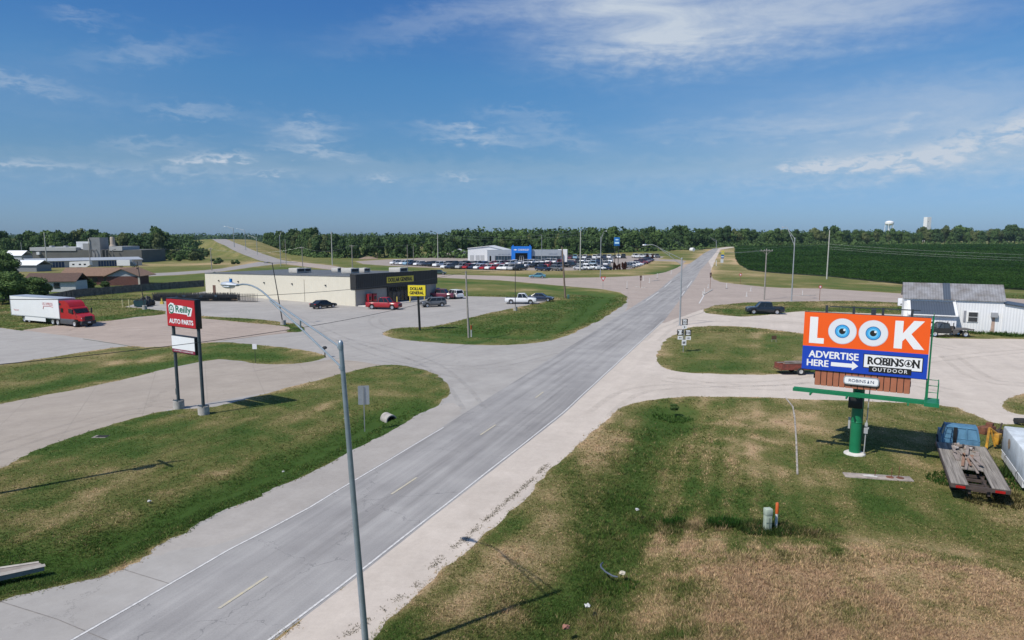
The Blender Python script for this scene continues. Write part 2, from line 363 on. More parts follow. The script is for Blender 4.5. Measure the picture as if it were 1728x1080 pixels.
def line_dist(x, y, pts):
    d = np.full(len(x), 1e9)
    for a, b in zip(pts[:-1], pts[1:]):
        vx, vy = b.x - a.x, b.y - a.y; t = np.clip(((x - a.x) * vx + (y - a.y) * vy) / (vx * vx + vy * vy + 1e-9), 0, 1)
        d = np.minimum(d, np.hypot(x - a.x - t * vx, y - a.y - t * vy))
    return d
def pave_dist(x, y):
    """rough distance from grass to the nearest pavement edge"""
    d = np.full(len(x), 1e9)
    for nm, p in POLY:
        if nm in ('field',): continue
        mn, mxx = p.min(0) - 4, p.max(0) + 4
        ok = np.where((x >= mn[0]) & (x <= mxx[0]) & (y >= mn[1]) & (y <= mxx[1]) & (y < 140))[0]
        if len(ok) == 0: continue
        q = p[::2]
        for s in range(0, len(ok), 4000):
            o = ok[s:s + 4000]; dd = np.sqrt(((x[o, None] - q[None, :, 0]) ** 2 + (y[o, None] - q[None, :, 1]) ** 2).min(1)); d[o] = np.minimum(d[o], dd)
    return d
px = lambda *l: [at(*p).xy for p in l]
DITCH = [(px((-120, 985), (30, 965), (176, 925), (317, 869), (457, 805), (595, 742), (655, 700)), 2.3, .55), (px((1030, 494), (1000, 515), (945, 553), (895, 566), (805, 563)), 2.6, .5), (px((740, 474), (844, 478), (920, 484), (1000, 497)), 2.2, .4),
         (px((1155, 690), (1085, 800), (1035, 900), (965, 1010), (900, 1120)), 2.4, .55), (px((1130, 463), (1060, 461), (950, 463)), 3, .1)]
LUSH = [(px((700, 683), (655, 705), (560, 760), (420, 838), (330, 885)), 1.6, .7), (px((-200, 715), (0, 668), (148, 640), (364, 597), (470, 603)), 1.5, .75), (px((300, 690), (200, 716), (90, 755)), 1.2, .5), (px((1150, 447), (1140, 456), (1110, 462)), 4, .9),
        (px((870, 880), (760, 975), (650, 1070)), .8, .5), (px((480, 551), (510, 557)), 2, .6), (px((800, 560), (930, 530), (1010, 505)), 6, .45), (px((1345, 522), (1500, 521)), 3, .4)]
MOUND = np.array([p[:] for p in px((880, 1250), (1010, 1080), (1080, 990), (1110, 925), (1250, 903), (1400, 905), (1560, 920), (1728, 955), (1900, 990), (2100, 1250))])
def mound_w(x, y):
    ins = inside(MOUND, x, y); c = [Vector(p) for p in MOUND] + [Vector(MOUND[0])]
    return np.where(ins, np.clip(line_dist(x, y, c) / 3.0, 0, 1), 0)
DRYL = [(px((197, 967), (246, 943), (288, 908), (422, 842), (510, 806), (602, 757)), .45, .45), (px((1150, 720), (1128, 790), (1105, 850)), .35, .35), (px((690, 1080), (800, 960), (900, 870), (1010, 760)), 1.3, .22), (px((1110, 925), (1250, 903), (1400, 905), (1560, 920), (1728, 955)), .5, .25), (px((1095, 1060), (1120, 960), (1120, 900)), .6, .30)]
PATCH = [(px((1100, 600))[0], 6, 3, .1), (px((150, 610))[0], 14, 2, .35), (px((90, 900))[0], 5, 3, .12), (px((450, 700))[0], 8, 3, .25), (px((640, 650))[0], 8, 2.5, .15), (px((900, 505))[0], 15, 3, .25), (px((1050, 830))[0], 3, 6, .12), (px((850, 1000))[0], 3, 4, .22), (px((1380, 720))[0], 5, 3, .12),
         (px((1380, 850))[0], 7, 3, -.16), (px((1560, 860))[0], 7, 3, -.16), (px((1050, 760))[0], 2, 8, .1), (px((1480, 515))[0], 12, 3, .3), (px((1228, 436))[0], 6, 90, .35), (px((300, 447))[0], 45, 30, .22), (px((1090, 450))[0], 16, 25, .15), (px((960, 462))[0], 60, 8, .25), (px((860, 490))[0], 25, 5, .28), (px((1130, 425))[0], 40, 60, .05), (px((1260, 462))[0], 10, 25, .25), (px((1500, 478))[0], 90, 8, .15), (px((800, 458))[0], 60, 10, .25), (px((350, 445))[0], 30, 25, .15), (px((1075, 440))[0], 20, 20, .1), (px((680, 440))[0], 40, 15, .2)]
def dryness(x, y, pd):
    al, ac = x * .33 + y * .94, x * .94 - y * .33                          # along and across the main road
    d = .40 + (.62 - .28 * ((x > 0) & (y < 110))) * (fbm(x, y, 9, 3, 4) - .5) + .75 * (fbm(x, y, 1.7, 5, 4) - .5) + .75 * (fbm(al / 4.5, ac, 1.7, 15, 4) - .5) * (y < 150)
    u = x * .33 + y * .94                                                  # mower passes
    near = (y < 130)
    d = d + near * .07 * np.sin((x * .94 - y * .33) * 2 * PI / 2.1) * (vnoise(x, y, 14, 9) > .35)
    far = smooth((y - 170) / 120); d = d * (1 - far) + far * (.47 + .7 * (fbm(x, y, 60, 21, 4) - .5) + .6 * (fbm(x, y, 14, 22, 3) - .5))
    for pts, w, a in DITCH: d = d - (.62 if w < 2.35 else .48) * np.exp(-(line_dist(x, y, pts) / (w * .75)) ** 2) * (a > .2)
    for pts, w, a in LUSH: d = d - a * np.exp(-(line_dist(x, y, pts) / w) ** 2) * .8
    for c, rx, ry, a in PATCH: d = d + a * np.exp(-((x - c.x) / rx) ** 2 - ((y - c.y) / ry) ** 2)
    d = d + .50 * mound_w(x, y) + .25 * np.exp(-(pd / .3) ** 2)
    for pts, w, a in DRYL: d = d + a * np.exp(-(line_dist(x, y, pts) / w) ** 2)
    mw = mound_w(x, y); d = d + mw * (.9 * (fbm(x / 2.6, y, .9, 71, 4) - .5) + .5 * (fbm(x / 1.5, y, 3.2, 72, 3) - .5))
    lawn = (x > 4) & (x < 60) & (y > 28) & (y < 62)
    d = d + .05 * (x > 0) * (y < 110) + lawn * (.10 + .22 * np.sin(ac * 2 * PI / 1.35 + .6 * np.sin(al * .3)) * np.exp(-np.clip((ac - 1.5) / 2.0, 0, 9)) * (ac > -4.5))
    isl = inside(POLY[14][1], x, y); d = d + .02 * isl
    return np.clip(d, 0, 1.15)
PAL_T = np.array([0, .22, .42, .58, .75, 1.0, 1.2])
PAL_C = np.array([(.048, .095, .018), (.080, .121, .029), (.124, .138, .041), (.178, .166, .060), (.29, .235, .112), (.48, .345, .20), (.39, .265, .165)])
def grass_col(t): return np.stack([np.interp(t, PAL_T, PAL_C[:, k]) for k in range(3)], -1)
def height(x, y, pd):
    z = terr(x, y)
    for pts, w, dep in DITCH:
        z = z - dep * np.exp(-(line_dist(x, y, pts) / w) ** 2) * smooth((pd - .4) / 2.2)
    z = z + .45 * smooth(mound_w(x, y)) + .06 * (fbm(x, y, 6, 77, 3) - .5) * smooth((pd - .3) / 2) * (y < 120)
    return z

# interior sample points: a grid that gets coarser with distance
ys = [5.0]
while ys[-1] < 760: ys.append(ys[-1] * 1.027 + .05)
gx = []
for y in ys:
    st = max(.45, y * .021); hw = y * .95 + 16; xs_ = np.arange(-hw, hw, st); gx += [(a + rng.uniform(-.2, .2) * st, y + rng.uniform(-.2, .2) * st) for a in xs_]
for y in list(np.geomspace(850, 7000, 12)): gx += [(a * y, y) for a in np.linspace(-1.6, 1.6, 15)]
gx += [(-60, -30), (60, -30), (-400, -30), (400, -30), (-1500, 100), (1500, 100), (0, -30), (-3000, 900), (3000, 900)]
pts = [Vector(p) for p in gx]; edges = []
for nm, p in POLY:
    o = len(pts); pts += [Vector(q) for q in p]; n = len(p); edges += [(o + i, o + (i + 1) % n) for i in range(n)]
V2, _, F2, _, _, _ = delaunay_2d_cdt(pts, edges, [], 0, 1e-4, False)
V2 = np.array([v[:] for v in V2]); F2 = np.array(F2, np.int32)
cen = V2[F2].mean(1); fc = classify(cen[:, 0], cen[:, 1])
GX, GY = V2[:, 0], V2[:, 1]
onpave = np.zeros(len(V2), bool); onpave[F2[fc > 0].ravel()] = True
pdv = pave_dist(GX, GY); pdv[onpave] = 0
GZ = height(GX, GY, pdv)
DRY = dryness(GX, GY, np.minimum(pdv, 50))

# ---- surface materials (all in world space: each is one sheet)
def surf(name): 
    m = bpy.data.materials.new(name); m.use_nodes = True; t = m.node_tree; b = t.nodes['Principled BSDF']; b.inputs['Specular IOR Level'].default_value = .25
    g = t.nodes.new('ShaderNodeNewGeometry'); return m, t, b, g.outputs['Position']
def nn(t, vec, scale, detail=5, rough=.6, stretch=None, rot=0):
    if stretch:                                                            # turn first, then squash
        for kw in (('Rotation', (0, 0, rot)), ('Scale', stretch)):
            mp = t.nodes.new('ShaderNodeMapping'); mp.inputs[kw[0]].default_value = kw[1]; t.links.new(vec, mp.inputs['Vector']); vec = mp.outputs[0]
    n = t.nodes.new('ShaderNodeTexNoise'); n.inputs['Scale'].default_value = scale; n.inputs['Detail'].default_value = detail; n.inputs['Roughness'].default_value = rough
    t.links.new(vec, n.inputs['Vector']); return n.outputs['Fac']
def mm(t, op, a, b=None, c=None, clamp=False):
    n = t.nodes.new('ShaderNodeMath'); n.operation = op; n.use_clamp = clamp
    for i, v in enumerate((a, b, c)):
        if v is None: continue
        if isinstance(v, (int, float)): n.inputs[i].default_value = v
        else: t.links.new(v, n.inputs[i])
    return n.outputs[0]
def ramp(t, fac, stops):
    r = t.nodes.new('ShaderNodeValToRGB'); t.links.new(fac, r.inputs[0]); e = r.color_ramp.elements
    while len(e) < len(stops): e.new(.5)
    for q, (p, c) in zip(e, stops): q.position = p; q.color = (*c, 1)
    return r.outputs[0]
def mixc(t, f, a, b, mode='MIX'):
    n = t.nodes.new('ShaderNodeMix'); n.data_type = 'RGBA'; n.blend_type = mode
    for v, s in ((f, n.inputs[0]), (a, n.inputs[6]), (b, n.inputs[7])):
        if isinstance(v, (int, float)): s.default_value = v
        elif isinstance(v, tuple): s.default_value = (*v, 1)
        else: t.links.new(v, s)
    return n.outputs[2]
def bumpn(t, b, h, s, d=.05):
    n = t.nodes.new('ShaderNodeBump'); n.inputs['Strength'].default_value = s; n.inputs['Distance'].default_value = d; t.links.new(h, n.inputs['Height']); t.links.new(n.outputs[0], b.inputs['Normal'])

m_grass, t, b, pos = surf('grass_ground'); b.inputs['Roughness'].default_value = .9; b.inputs['Specular IOR Level'].default_value = .1
at_ = t.nodes.new('ShaderNodeAttribute'); at_.attribute_name = 'dry'
f1 = nn(t, pos, 5.5, 6, .72); f2 = nn(t, pos, .8, 5, .6); f3 = nn(t, pos, 22, 3, .7)
v = mm(t, 'ADD', at_.outputs['Fac'], mm(t, 'MULTIPLY_ADD', f1, .75, -.375)); v = mm(t, 'ADD', v, mm(t, 'MULTIPLY_ADD', f2, .4, -.2)); v = mm(t, 'ADD', v, mm(t, 'MULTIPLY_ADD', f3, .5, -.25)); v = mm(t, 'ADD', v, mm(t, 'MULTIPLY_ADD', nn(t, pos, .14, 6, .7), .5, -.25))
col = ramp(t, mm(t, 'MULTIPLY', v, 1 / 1.2), [(a / 1.2, tuple(c)) for a, c in zip(PAL_T, PAL_C)])
t.links.new(col, b.inputs['Base Color']); bumpn(t, b, f3, .7, .12)

RD = math.atan2(.94, .33)
m_road, t, b, pos = surf('worn_asphalt'); b.inputs['Roughness'].default_value = .85
st = nn(t, pos, 1.0, 6, .62, (.03, 1.0, 1), -RD); bl = nn(t, pos, .25, 5, .6); fi = nn(t, pos, 14, 5, .8); cr = nn(t, pos, 6, 6, .7, (1, 1, 1))
c = ramp(t, st, [(.28, (.28, .268, .257)), (.45, (.39, .376, .36)), (.60, (.455, .44, .42)), (.74, (.52, .50, .475))])
c = mixc(t, mm(t, 'MULTIPLY_ADD', bl, 3.2, -1.25, clamp=True), mixc(t, 1.0, c, (.80, .80, .81), 'MULTIPLY'), c)
c = mixc(t, mm(t, 'MULTIPLY_ADD', fi, 1.7, -.5, clamp=True), mixc(t, 1.0, c, (.72, .72, .73), 'MULTIPLY'), c)
vo = t.nodes.new('ShaderNodeTexVoronoi'); vo.feature = 'DISTANCE_TO_EDGE'; vo.inputs['Scale'].default_value = .16
wq = nn(t, pos, 1.2, 4, .6); wv = t.nodes.new('ShaderNodeVectorMath'); wv.operation = 'ADD'; cxyz = t.nodes.new('ShaderNodeCombineXYZ'); t.links.new(mm(t, 'MULTIPLY', wq, 2.0), cxyz.inputs[0]); t.links.new(mm(t, 'MULTIPLY', wq, 1.3), cxyz.inputs[1])
t.links.new(pos, wv.inputs[0]); t.links.new(cxyz.outputs[0], wv.inputs[1]); t.links.new(wv.outputs[0], vo.inputs['Vector'])
crk = mm(t, 'MULTIPLY', mm(t, 'LESS_THAN', vo.outputs['Distance'], .0028), mm(t, 'GREATER_THAN', bl, .45))
c = mixc(t, mm(t, 'MULTIPLY', crk, .42), c, (.10, .10, .105))
t.links.new(c, b.inputs['Base Color']); bumpn(t, b, fi, .3, .02)

def concrete(name, base, stain, period, rot, fine=.8, crack=.5, jw=.028, wrot=0.0, grit=.4):
    """pale slab with joints, stains and cracks"""
    m, t, b, pos = surf(name); b.inputs['Roughness'].default_value = .88
    a = nn(t, pos, .12, 6, .62); s = nn(t, pos, .9, 6, .7); f = nn(t, pos, 16, 5, .8); w = nn(t, pos, .6, 5, .65, (.07, 1, 1), wrot)
    c = mixc(t, mm(t, 'MULTIPLY_ADD', a, 2.6, -.85, clamp=True), stain, base)
    c = mixc(t, mm(t, 'MULTIPLY_ADD', s, 1.6, -.35, clamp=True), mixc(t, 1.0, c, (.84, .83, .82), 'MULTIPLY'), c)
    c = mixc(t, mm(t, 'MULTIPLY_ADD', w, 2.0, -.6, clamp=True), mixc(t, 1.0, c, (.87, .87, .88), 'MULTIPLY'), c)
    g1 = nn(t, pos, 4.5, 5, .8); g2 = nn(t, pos, .32, 6, .7)
    c = mixc(t, mm(t, 'MULTIPLY_ADD', g1, 2.2 * grit, -.75 * grit, clamp=True), mixc(t, 1.0, c, (.84, .835, .83), 'MULTIPLY'), c)
    c = mixc(t, mm(t, 'MULTIPLY_ADD', g2, 3.0, -1.2, clamp=True), mixc(t, 1.0, c, (.90, .895, .89), 'MULTIPLY'), c)
    c = mixc(t, mm(t, 'MULTIPLY_ADD', f, fine, .1, clamp=True), mixc(t, 1.0, c, (.80, .80, .80), 'MULTIPLY'), c)
    if period:
        mp = t.nodes.new('ShaderNodeMapping'); mp.inputs['Rotation'].default_value = (0, 0, rot); t.links.new(pos, mp.inputs['Vector'])
        sp = t.nodes.new('ShaderNodeSeparateXYZ'); t.links.new(mp.outputs[0], sp.inputs[0]); j = None
        for k in (0, 1):
            fr = mm(t, 'ABSOLUTE', mm(t, 'SUBTRACT', mm(t, 'FRACT', mm(t, 'MULTIPLY', mm(t, 'ADD', sp.outputs[k], mm(t, 'MULTIPLY', s, .06)), 1 / period)), .5))
            q = mm(t, 'GREATER_THAN', fr, .5 - jw / period * 1.6); j = q if j is None else mm(t, 'MAXIMUM', j, q)
        c = mixc(t, mm(t, 'MULTIPLY', j, mm(t, 'MULTIPLY_ADD', a, 1.0, -.05, clamp=True)), c, tuple(q * .42 for q in base))
    if crack:
        vo = t.nodes.new('ShaderNodeTexVoronoi'); vo.feature = 'DISTANCE_TO_EDGE'; vo.inputs['Scale'].default_value = .11
        wq = nn(t, pos, .8, 5, .65); cx_ = t.nodes.new('ShaderNodeCombineXYZ'); t.links.new(mm(t, 'MULTIPLY', wq, 3.0), cx_.inputs[0]); t.links.new(mm(t, 'MULTIPLY', s, 3.0), cx_.inputs[1])
        wv = t.nodes.new('ShaderNodeVectorMath'); wv.operation = 'ADD'; t.links.new(pos, wv.inputs[0]); t.links.new(cx_.outputs[0], wv.inputs[1]); t.links.new(wv.outputs[0], vo.inputs['Vector'])
        c = mixc(t, mm(t, 'MULTIPLY', mm(t, 'LESS_THAN', vo.outputs['Distance'], .0034), crack * .9), c, tuple(q * .35 for q in base))
    t.links.new(c, b.inputs['Base Color']); bumpn(t, b, f, .25, .02); return m
ROT = -R(36.4)
m_lot = concrete('parking_asphalt', (.60, .578, .545), (.52, .50, .473), 0, ROT, .9, .5, wrot=-R(50))
m_gravel = concrete('limestone_gravel', (.80, .715, .625), (.70, .625, .545), 0, 0, 1.7, 0, wrot=-RD, grit=.75)
m_should = concrete('shoulder_gravel', (.56, .525, .485), (.47, .44, .405), 0, 0, 1.9, 0, wrot=-RD, grit=.8)
m_cross = concrete('crossroad_concrete', (.65, .55, .48), (.55, .465, .405), 4.5, R(8), .8, .4, wrot=R(4))
m_side = concrete('sideroad_chipseal', (.53, .505, .48), (.46, .43, .41), 0, .3, .8, .2)
m_dealer = concrete('dealer_gravel', (.55, .48, .43), (.47, .41, .36), 0, .1, .8, 0)
m_old = concrete('old_pavement', (.65, .54, .46), (.54, .45, .385), 0, .45, .9, .7, wrot=-.5)
m_drive = concrete('driveway_concrete', (.63, .56, .48), (.55, .485, .415), 4.6, -R(24), .5, .3, wrot=-R(40))
m_fieldsoil = mat('field_soil', (.030, .048, .014), .95, 0, .3, 1.0, coords='Object')
SHEETS = {'grass': ('ground', m_grass), 'lot': ('parking_lot', m_lot), 'gravel': ('gravel_shoulder', m_gravel), 'crossroad': ('cross_road', m_cross), 'sideroad': ('side_road', m_side), 'dealerlot': ('dealer_lot_surface', m_dealer), 'oldlot': ('old_lot_pavement', m_old), 'driveway': ('driveway', m_drive), 'road': ('main_road', m_road), 'field': ('field_ground', m_fieldsoil), 'shoulder': ('road_shoulder', m_should)}
Z3 = np.stack([GX, GY, GZ], -1)
for k, nm in enumerate(CLS):
    fs = F2[fc == k]
    if not len(fs): continue
    u, inv = np.unique(fs.ravel(), return_inverse=True)
    a = Z3[fs[:, 0]]; nz = np.cross(Z3[fs[:, 1]] - a, Z3[fs[:, 2]] - a)[:, 2]; fi_ = inv.reshape(-1, 3); fi_[nz < 0] = fi_[nz < 0][:, ::-1]
    o = link(SHEETS[nm][0], np_mesh(SHEETS[nm][0], Z3[u], fi_, SHEETS[nm][1], attrs={'dry': DRY[u]}, smooth=True)); o['kind'] = 'structure'

# ---- painted road markings, one sheet just above the asphalt each
m_white = mat('road_paint_white', (.58, .57, .55), .7, 0, .2, 5.0, dirt=(.42, .41, .40)); m_yellow = mat('road_paint_yellow', (.47, .41, .27), .7, 0, .12, 5.0, dirt=(.40, .385, .35))
def ribbon(name, pts, w, material, off=.012, dashes=None):
    """flat stripe along world points; dashes = list of (start, length) along it"""
    P = [Vector(p).to_2d() if len(p) == 3 else Vector(p) for p in pts]; acc = [0]
    for a, b_ in zip(P[:-1], P[1:]): acc.append(acc[-1] + (b_ - a).length)
    def pt(s):
        for i in range(len(P) - 1):
            if s <= acc[i + 1] or i == len(P) - 2:
                t_ = (s - acc[i]) / max(acc[i + 1] - acc[i], 1e-6); d = (P[i + 1] - P[i]).normalized(); return P[i].lerp(P[i + 1], t_), Vector((-d.y, d.x))
    mb = MB()
    for s0, ln in (dashes or [(0, acc[-1])]):
        k = max(1, int(ln / 2.5)); vs = []
        for i in range(k + 1):
            s = s0 + ln * i / k; p, n_ = pt(s)
            wig = .015 * math.sin(s * 3.1)
            for e in (-1, 1):
                q = p + n_ * (e * w / 2 + wig); vs.append((q.x, q.y, float(terr(q.x, q.y)) + off))
        mb.add(vs, [(2 * i, 2 * i + 1, 2 * i + 3, 2 * i + 2) for i in range(k)])
    o = mb.build(name, material, smooth=False); o['kind'] = 'structure'; return o
Lw = px((-60, 1180), (116, 1080), (387, 925), (500, 867), (746, 721)); Rw = px((300, 1205), (460, 1082), (612, 966), (950, 700), (1009, 645), (1121, 541))
ins = lambda l, d: [p + Vector((.94, -.33)) * d for p in l]
ribbon('road_edge_line', ins(Lw, .12), .10, m_white); ribbon('road_edge_line', ins(Rw, -.16), .10, m_white)
far_l = px((1085, 507), (1111, 490), (1134, 470), (1160, 447), (1187, 428.5)); far_r = px((1150, 507), (1172, 473), (1182, 455), (1197, 439.3), (1208, 425.3))
ribbon('road_edge_line', ins(far_l, .7), .2, m_white, .016, [(0, 25), (42, 30)]); ribbon('road_edge_line', ins(far_r, -.7), .2, m_white, .016, [(5, 22), (40, 32)])
midl = [(a + b_) / 2 for a, b_ in zip(px((116, 1080), (387, 925), (746, 721), (905, 620)), px((460, 1082), (700, 895), (1009, 645), (1110, 551)))]
ribbon('road_centre_line', midl, .13, m_yellow, .014, [(2.2, 2.6), (14.5, 2.8), (26.5, 2.8), (38.5, 2.4)])
for i, (a, b_) in enumerate([((1188, 498), (1180, 512))]):
    ribbon('crossing_line', px(a, b_), .25, m_white, .016)
m_joint = mat('joint_filler', (.20, .185, .175), .9, 0, .2, 4.0)
ribbon('pavement_joint', px((0, 1015), (60, 1030), (141, 1063), (190, 1085)), .035, m_joint, .01); ribbon('pavement_joint', px((205, 960), (285, 985)), .03, m_joint, .01)
ribbon('pavement_joint', px((140, 572), (211, 582.5), (235, 588)), .18, mat('joint_weeds', (.09, .09, .05), .9, 0, .3, 4), .01)
ribbon('pavement_joint', px((503, 559), (430, 568), (377, 575)), .16, mat('joint_rust', (.14, .10, .08), .9, 0, .3, 4), .01)
ribbon('pavement_crack', px((1136, 545), (1158, 537), (1188, 527)), .12, m_joint, .012)
def fade(name, col, amt):
    """worn rubber or damp track: a thin film whose noise lets the paving show through"""
    m, t, b, pos = surf(name); b.inputs['Roughness'].default_value = .9; b.inputs['Base Color'].default_value = (*col, 1)
    a = mm(t, 'MULTIPLY_ADD', nn(t, pos, .9, 6, .75), 3.0, -1.2, clamp=True); t.links.new(mm(t, 'MULTIPLY', a, amt), b.inputs['Alpha']); return m
m_track = fade('tyre_rubber_marks', (.16, .155, .15), .22); m_gtrack = fade('gravel_wheel_tracks', (.30, .265, .23), .26)
def curve(pts, n=8):
    P = px(*pts); out = []
    for i in range(len(P) - 1):
        p0, p1, p2, p3 = P[max(i - 1, 0)], P[i], P[i + 1], P[min(i + 2, len(P) - 1)]
        for k in range(n): s = k / n; out.append(.5 * ((2 * p1) + (p2 - p0) * s + (2 * p0 - 5 * p1 + 4 * p2 - p3) * s ** 2 + (3 * p1 - p0 - 3 * p2 + p3) * s ** 3))
    return out + [P[-1]]
def tracks(pts, material, w=.45, gauge=1.7):
    C_ = curve(pts)
    for s in (-gauge / 2, gauge / 2):
        o_ = []
        for i, p in enumerate(C_): d = (C_[min(i + 1, len(C_) - 1)] - C_[max(i - 1, 0)]).normalized(); o_.append(p + Vector((-d.y, d.x)) * s)
        ribbon('tyre_track', o_, w, material, .006 + .002 * (TRK.append(1) or len(TRK) % 3))
TRK = []
for c_ in [[(930, 595), (830, 618), (740, 618), (650, 600), (560, 565), (500, 535)], [(800, 690), (770, 650), (720, 612), (640, 585), (560, 570)], [(700, 565), (640, 550), (640, 535), (720, 535), (800, 520)], [(760, 640), (640, 612), (540, 608), (420, 625)], [(330, 700), (250, 690), (120, 720), (-40, 770)], [(560, 560), (450, 572), (330, 560), (200, 555)]]: tracks(c_, m_track)
for c_ in [[(1010, 700), (1070, 660), (1180, 650), (1330, 645), (1480, 620), (1640, 600), (1760, 590)], [(1100, 575), (1140, 548), (1230, 541), (1350, 546), (1480, 565), (1620, 590)], [(1120, 640), (1300, 655), (1480, 640), (1600, 660)], [(1600, 600), (1660, 640), (1740, 650)]]: tracks(c_, m_gtrack, .6)
for a_, b_ in [((640, 522), (650, 522.6)), ((545, 524), (552, 524.4)), ((730, 520), (738, 520.5)), ((870, 515), (878, 515.4)), ((620, 534), (632, 535)), ((700, 530), (708, 530.6)), ((600, 545), (606, 545.6))]: ribbon('oil_stain', px(a_, b_), .7, m_track, .014)
# weeds rooted in the gravel shoulder are part of the grass object below

# ---- kerbs and slabs belonging to the setting
m_conc = mat('bare_concrete', (.40, .38, .35), .9, 0, .18, 1.5, .3, 20, dirt=(.27, .25, .23))
m_conc_pale = mat('pale_concrete', (.56, .54, .50), .9, 0, .15, 1.5, .3, 20)
mb = MB()
for a, b_ in zip(px((1326, 672), (1338, 687), (1341, 706), (1343.5, 742)), px((1338, 687), (1341, 706), (1343.5, 742), (1345.5, 801))):
    d = b_ - a; mb.box((a.x + b_.x) / 2, (a.y + b_.y) / 2, -.12, d.length + .02, .11, .17, rz=math.atan2(d.y, d.x))
o = mb.build('concrete_edging', mat('edging_concrete', (.36, .33, .29), .9, 0, .2, 2, dirt=(.20, .18, .15))); tag(o, 'narrow line of concrete edging running through the mown grass', 'kerb')
# ------------------------------------------------------------------ grass blades, crops, trees
m_blade, t, b, pos = surf('grass_blades'); b.inputs['Roughness'].default_value = .8; b.inputs['Specular IOR Level'].default_value = .15
a_ = t.nodes.new('ShaderNodeAttribute'); a_.attribute_name = 'Col'; t.links.new(a_.outputs['Color'], b.inputs['Base Color'])
trn = t.nodes.new('ShaderNodeBsdfTranslucent'); t.links.new(a_.outputs['Color'], trn.inputs['Color']); mxs = t.nodes.new('ShaderNodeMixShader'); mxs.inputs[0].default_value = .4
t.links.new(b.outputs[0], mxs.inputs[1]); t.links.new(trn.outputs[0], mxs.inputs[2]); t.links.new(mxs.outputs[0], t.nodes['Material Output'].inputs[0])
def unproject(u, v):
    dx = (u - PPX) / FPX; dv = (PPY - v) / FPX; dy = math.cos(PITCH) + dv * math.sin(PITCH); dz = -math.sin(PITCH) + dv * math.cos(PITCH)
    k = -CAMH / dz; return dx * k, dy * k
def blades(x, y, z, h, w, col, nb, lean=.75):
    """nb leaning triangles per tuft"""
    n = len(x); V = []; C = []
    for k in range(nb):
        a = rng.uniform(0, 2 * PI, n); l = rng.uniform(.25, 1.0, n) * lean * h; hh = h * rng.uniform(.6, 1.1, n); r = rng.uniform(0, 1.2, n) * w
        bx = x + np.cos(a) * r; by = y + np.sin(a) * r; px_, py_ = -np.sin(a) * w * .5, np.cos(a) * w * .5
        V.append(np.stack([np.stack([bx - px_, by - py_, z - .01], -1), np.stack([bx + px_, by + py_, z - .01], -1), np.stack([bx + np.cos(a) * l, by + np.sin(a) * l, z + hh], -1)], 1))
        c = col * rng.choice([.45, .75, 1., 1.2, 1.6], (n, 1)) * rng.uniform(.85, 1.15, (n, 1)); C.append(np.repeat(c[:, None, :], 3, 1))
    V = np.concatenate(V).reshape(-1, 3); C = np.concatenate(C).reshape(-1, 3)
    return V, C
NG = 450000
u = rng.uniform(-120, 1850, NG); v = np.concatenate([555 + 610 * rng.random(350000) ** .85, 492 + 70 * rng.random(100000)])
x, y = unproject(u, v); k = (y < 165); x, y = x[k], y[k]
k = classify(x + rng.normal(0, .14, len(x)), y + rng.normal(0, .14, len(x))) == 0; x, y = x[k], y[k]
pd = pave_dist(x, y); z = height(x, y, pd); dr = dryness(x, y, np.minimum(pd, 50))
dr = np.clip(dr + rng.normal(0, .20, len(x)) + .5 * (fbm(x, y, .45, 91, 2) - .5), 0, 1.2)
ditch = np.zeros(len(x))
for p_, w_, dep in DITCH: ditch = np.maximum(ditch, np.exp(-(line_dist(x, y, p_) / w_) ** 2) * (dep > .2))
weed = np.exp(-(line_dist(x, y, px((1080, 862), (1125, 885), (1225, 890), (1320, 893), (1400, 905))) / .55) ** 2)
rough = fbm(x, y, 1.6, 51, 3)
h = .028 + .04 * rough + .09 * ditch * rough + .07 * mound_w(x, y) * rough + .17 * weed * rough
h *= np.where((x > 3) & (x < 14) & (y < 50), 1.5, 1.0); h *= rng.uniform(.6, 1.4, len(x))
w = np.maximum(.014, y * .0010) * rng.uniform(.7, 1.4, len(x)); h = np.maximum(h, y * .0007)
col = grass_col(dr + .12 * weed) * (1 - .35 * weed[:, None])
Vg, Cg = blades(x, y, z, h, w, col * 1.12, 3, 1.5)
# weeds rooted in the gravel shoulder
gw = px((575, 1075), (602, 1060), (650, 1025), (700, 990), (745, 940), (790, 905), (850, 850), (900, 808), (925, 782)); wx, wy = [], []
for a, b_ in zip(gw[:-1], gw[1:]):
    d_ = b_ - a; n_ = int(d_.length * 80)
    tt = rng.random(n_); keep = vnoise(a.x + d_.x * tt + a.y, a.y + d_.y * tt, .55, 4) > .50
    wx.append((a.x + d_.x * tt + rng.normal(0, .11, n_))[keep]); wy.append((a.y + d_.y * tt + rng.normal(0, .11, n_))[keep])
wx = np.concatenate(wx); wy = np.concatenate(wy)
Vw, Cw = blades(wx, wy, np.zeros(len(wx)), rng.uniform(.015, .05, len(wx)), np.full(len(wx), .04), np.tile([(.12, .11, .07)], (len(wx), 1)), 3, 1.1)
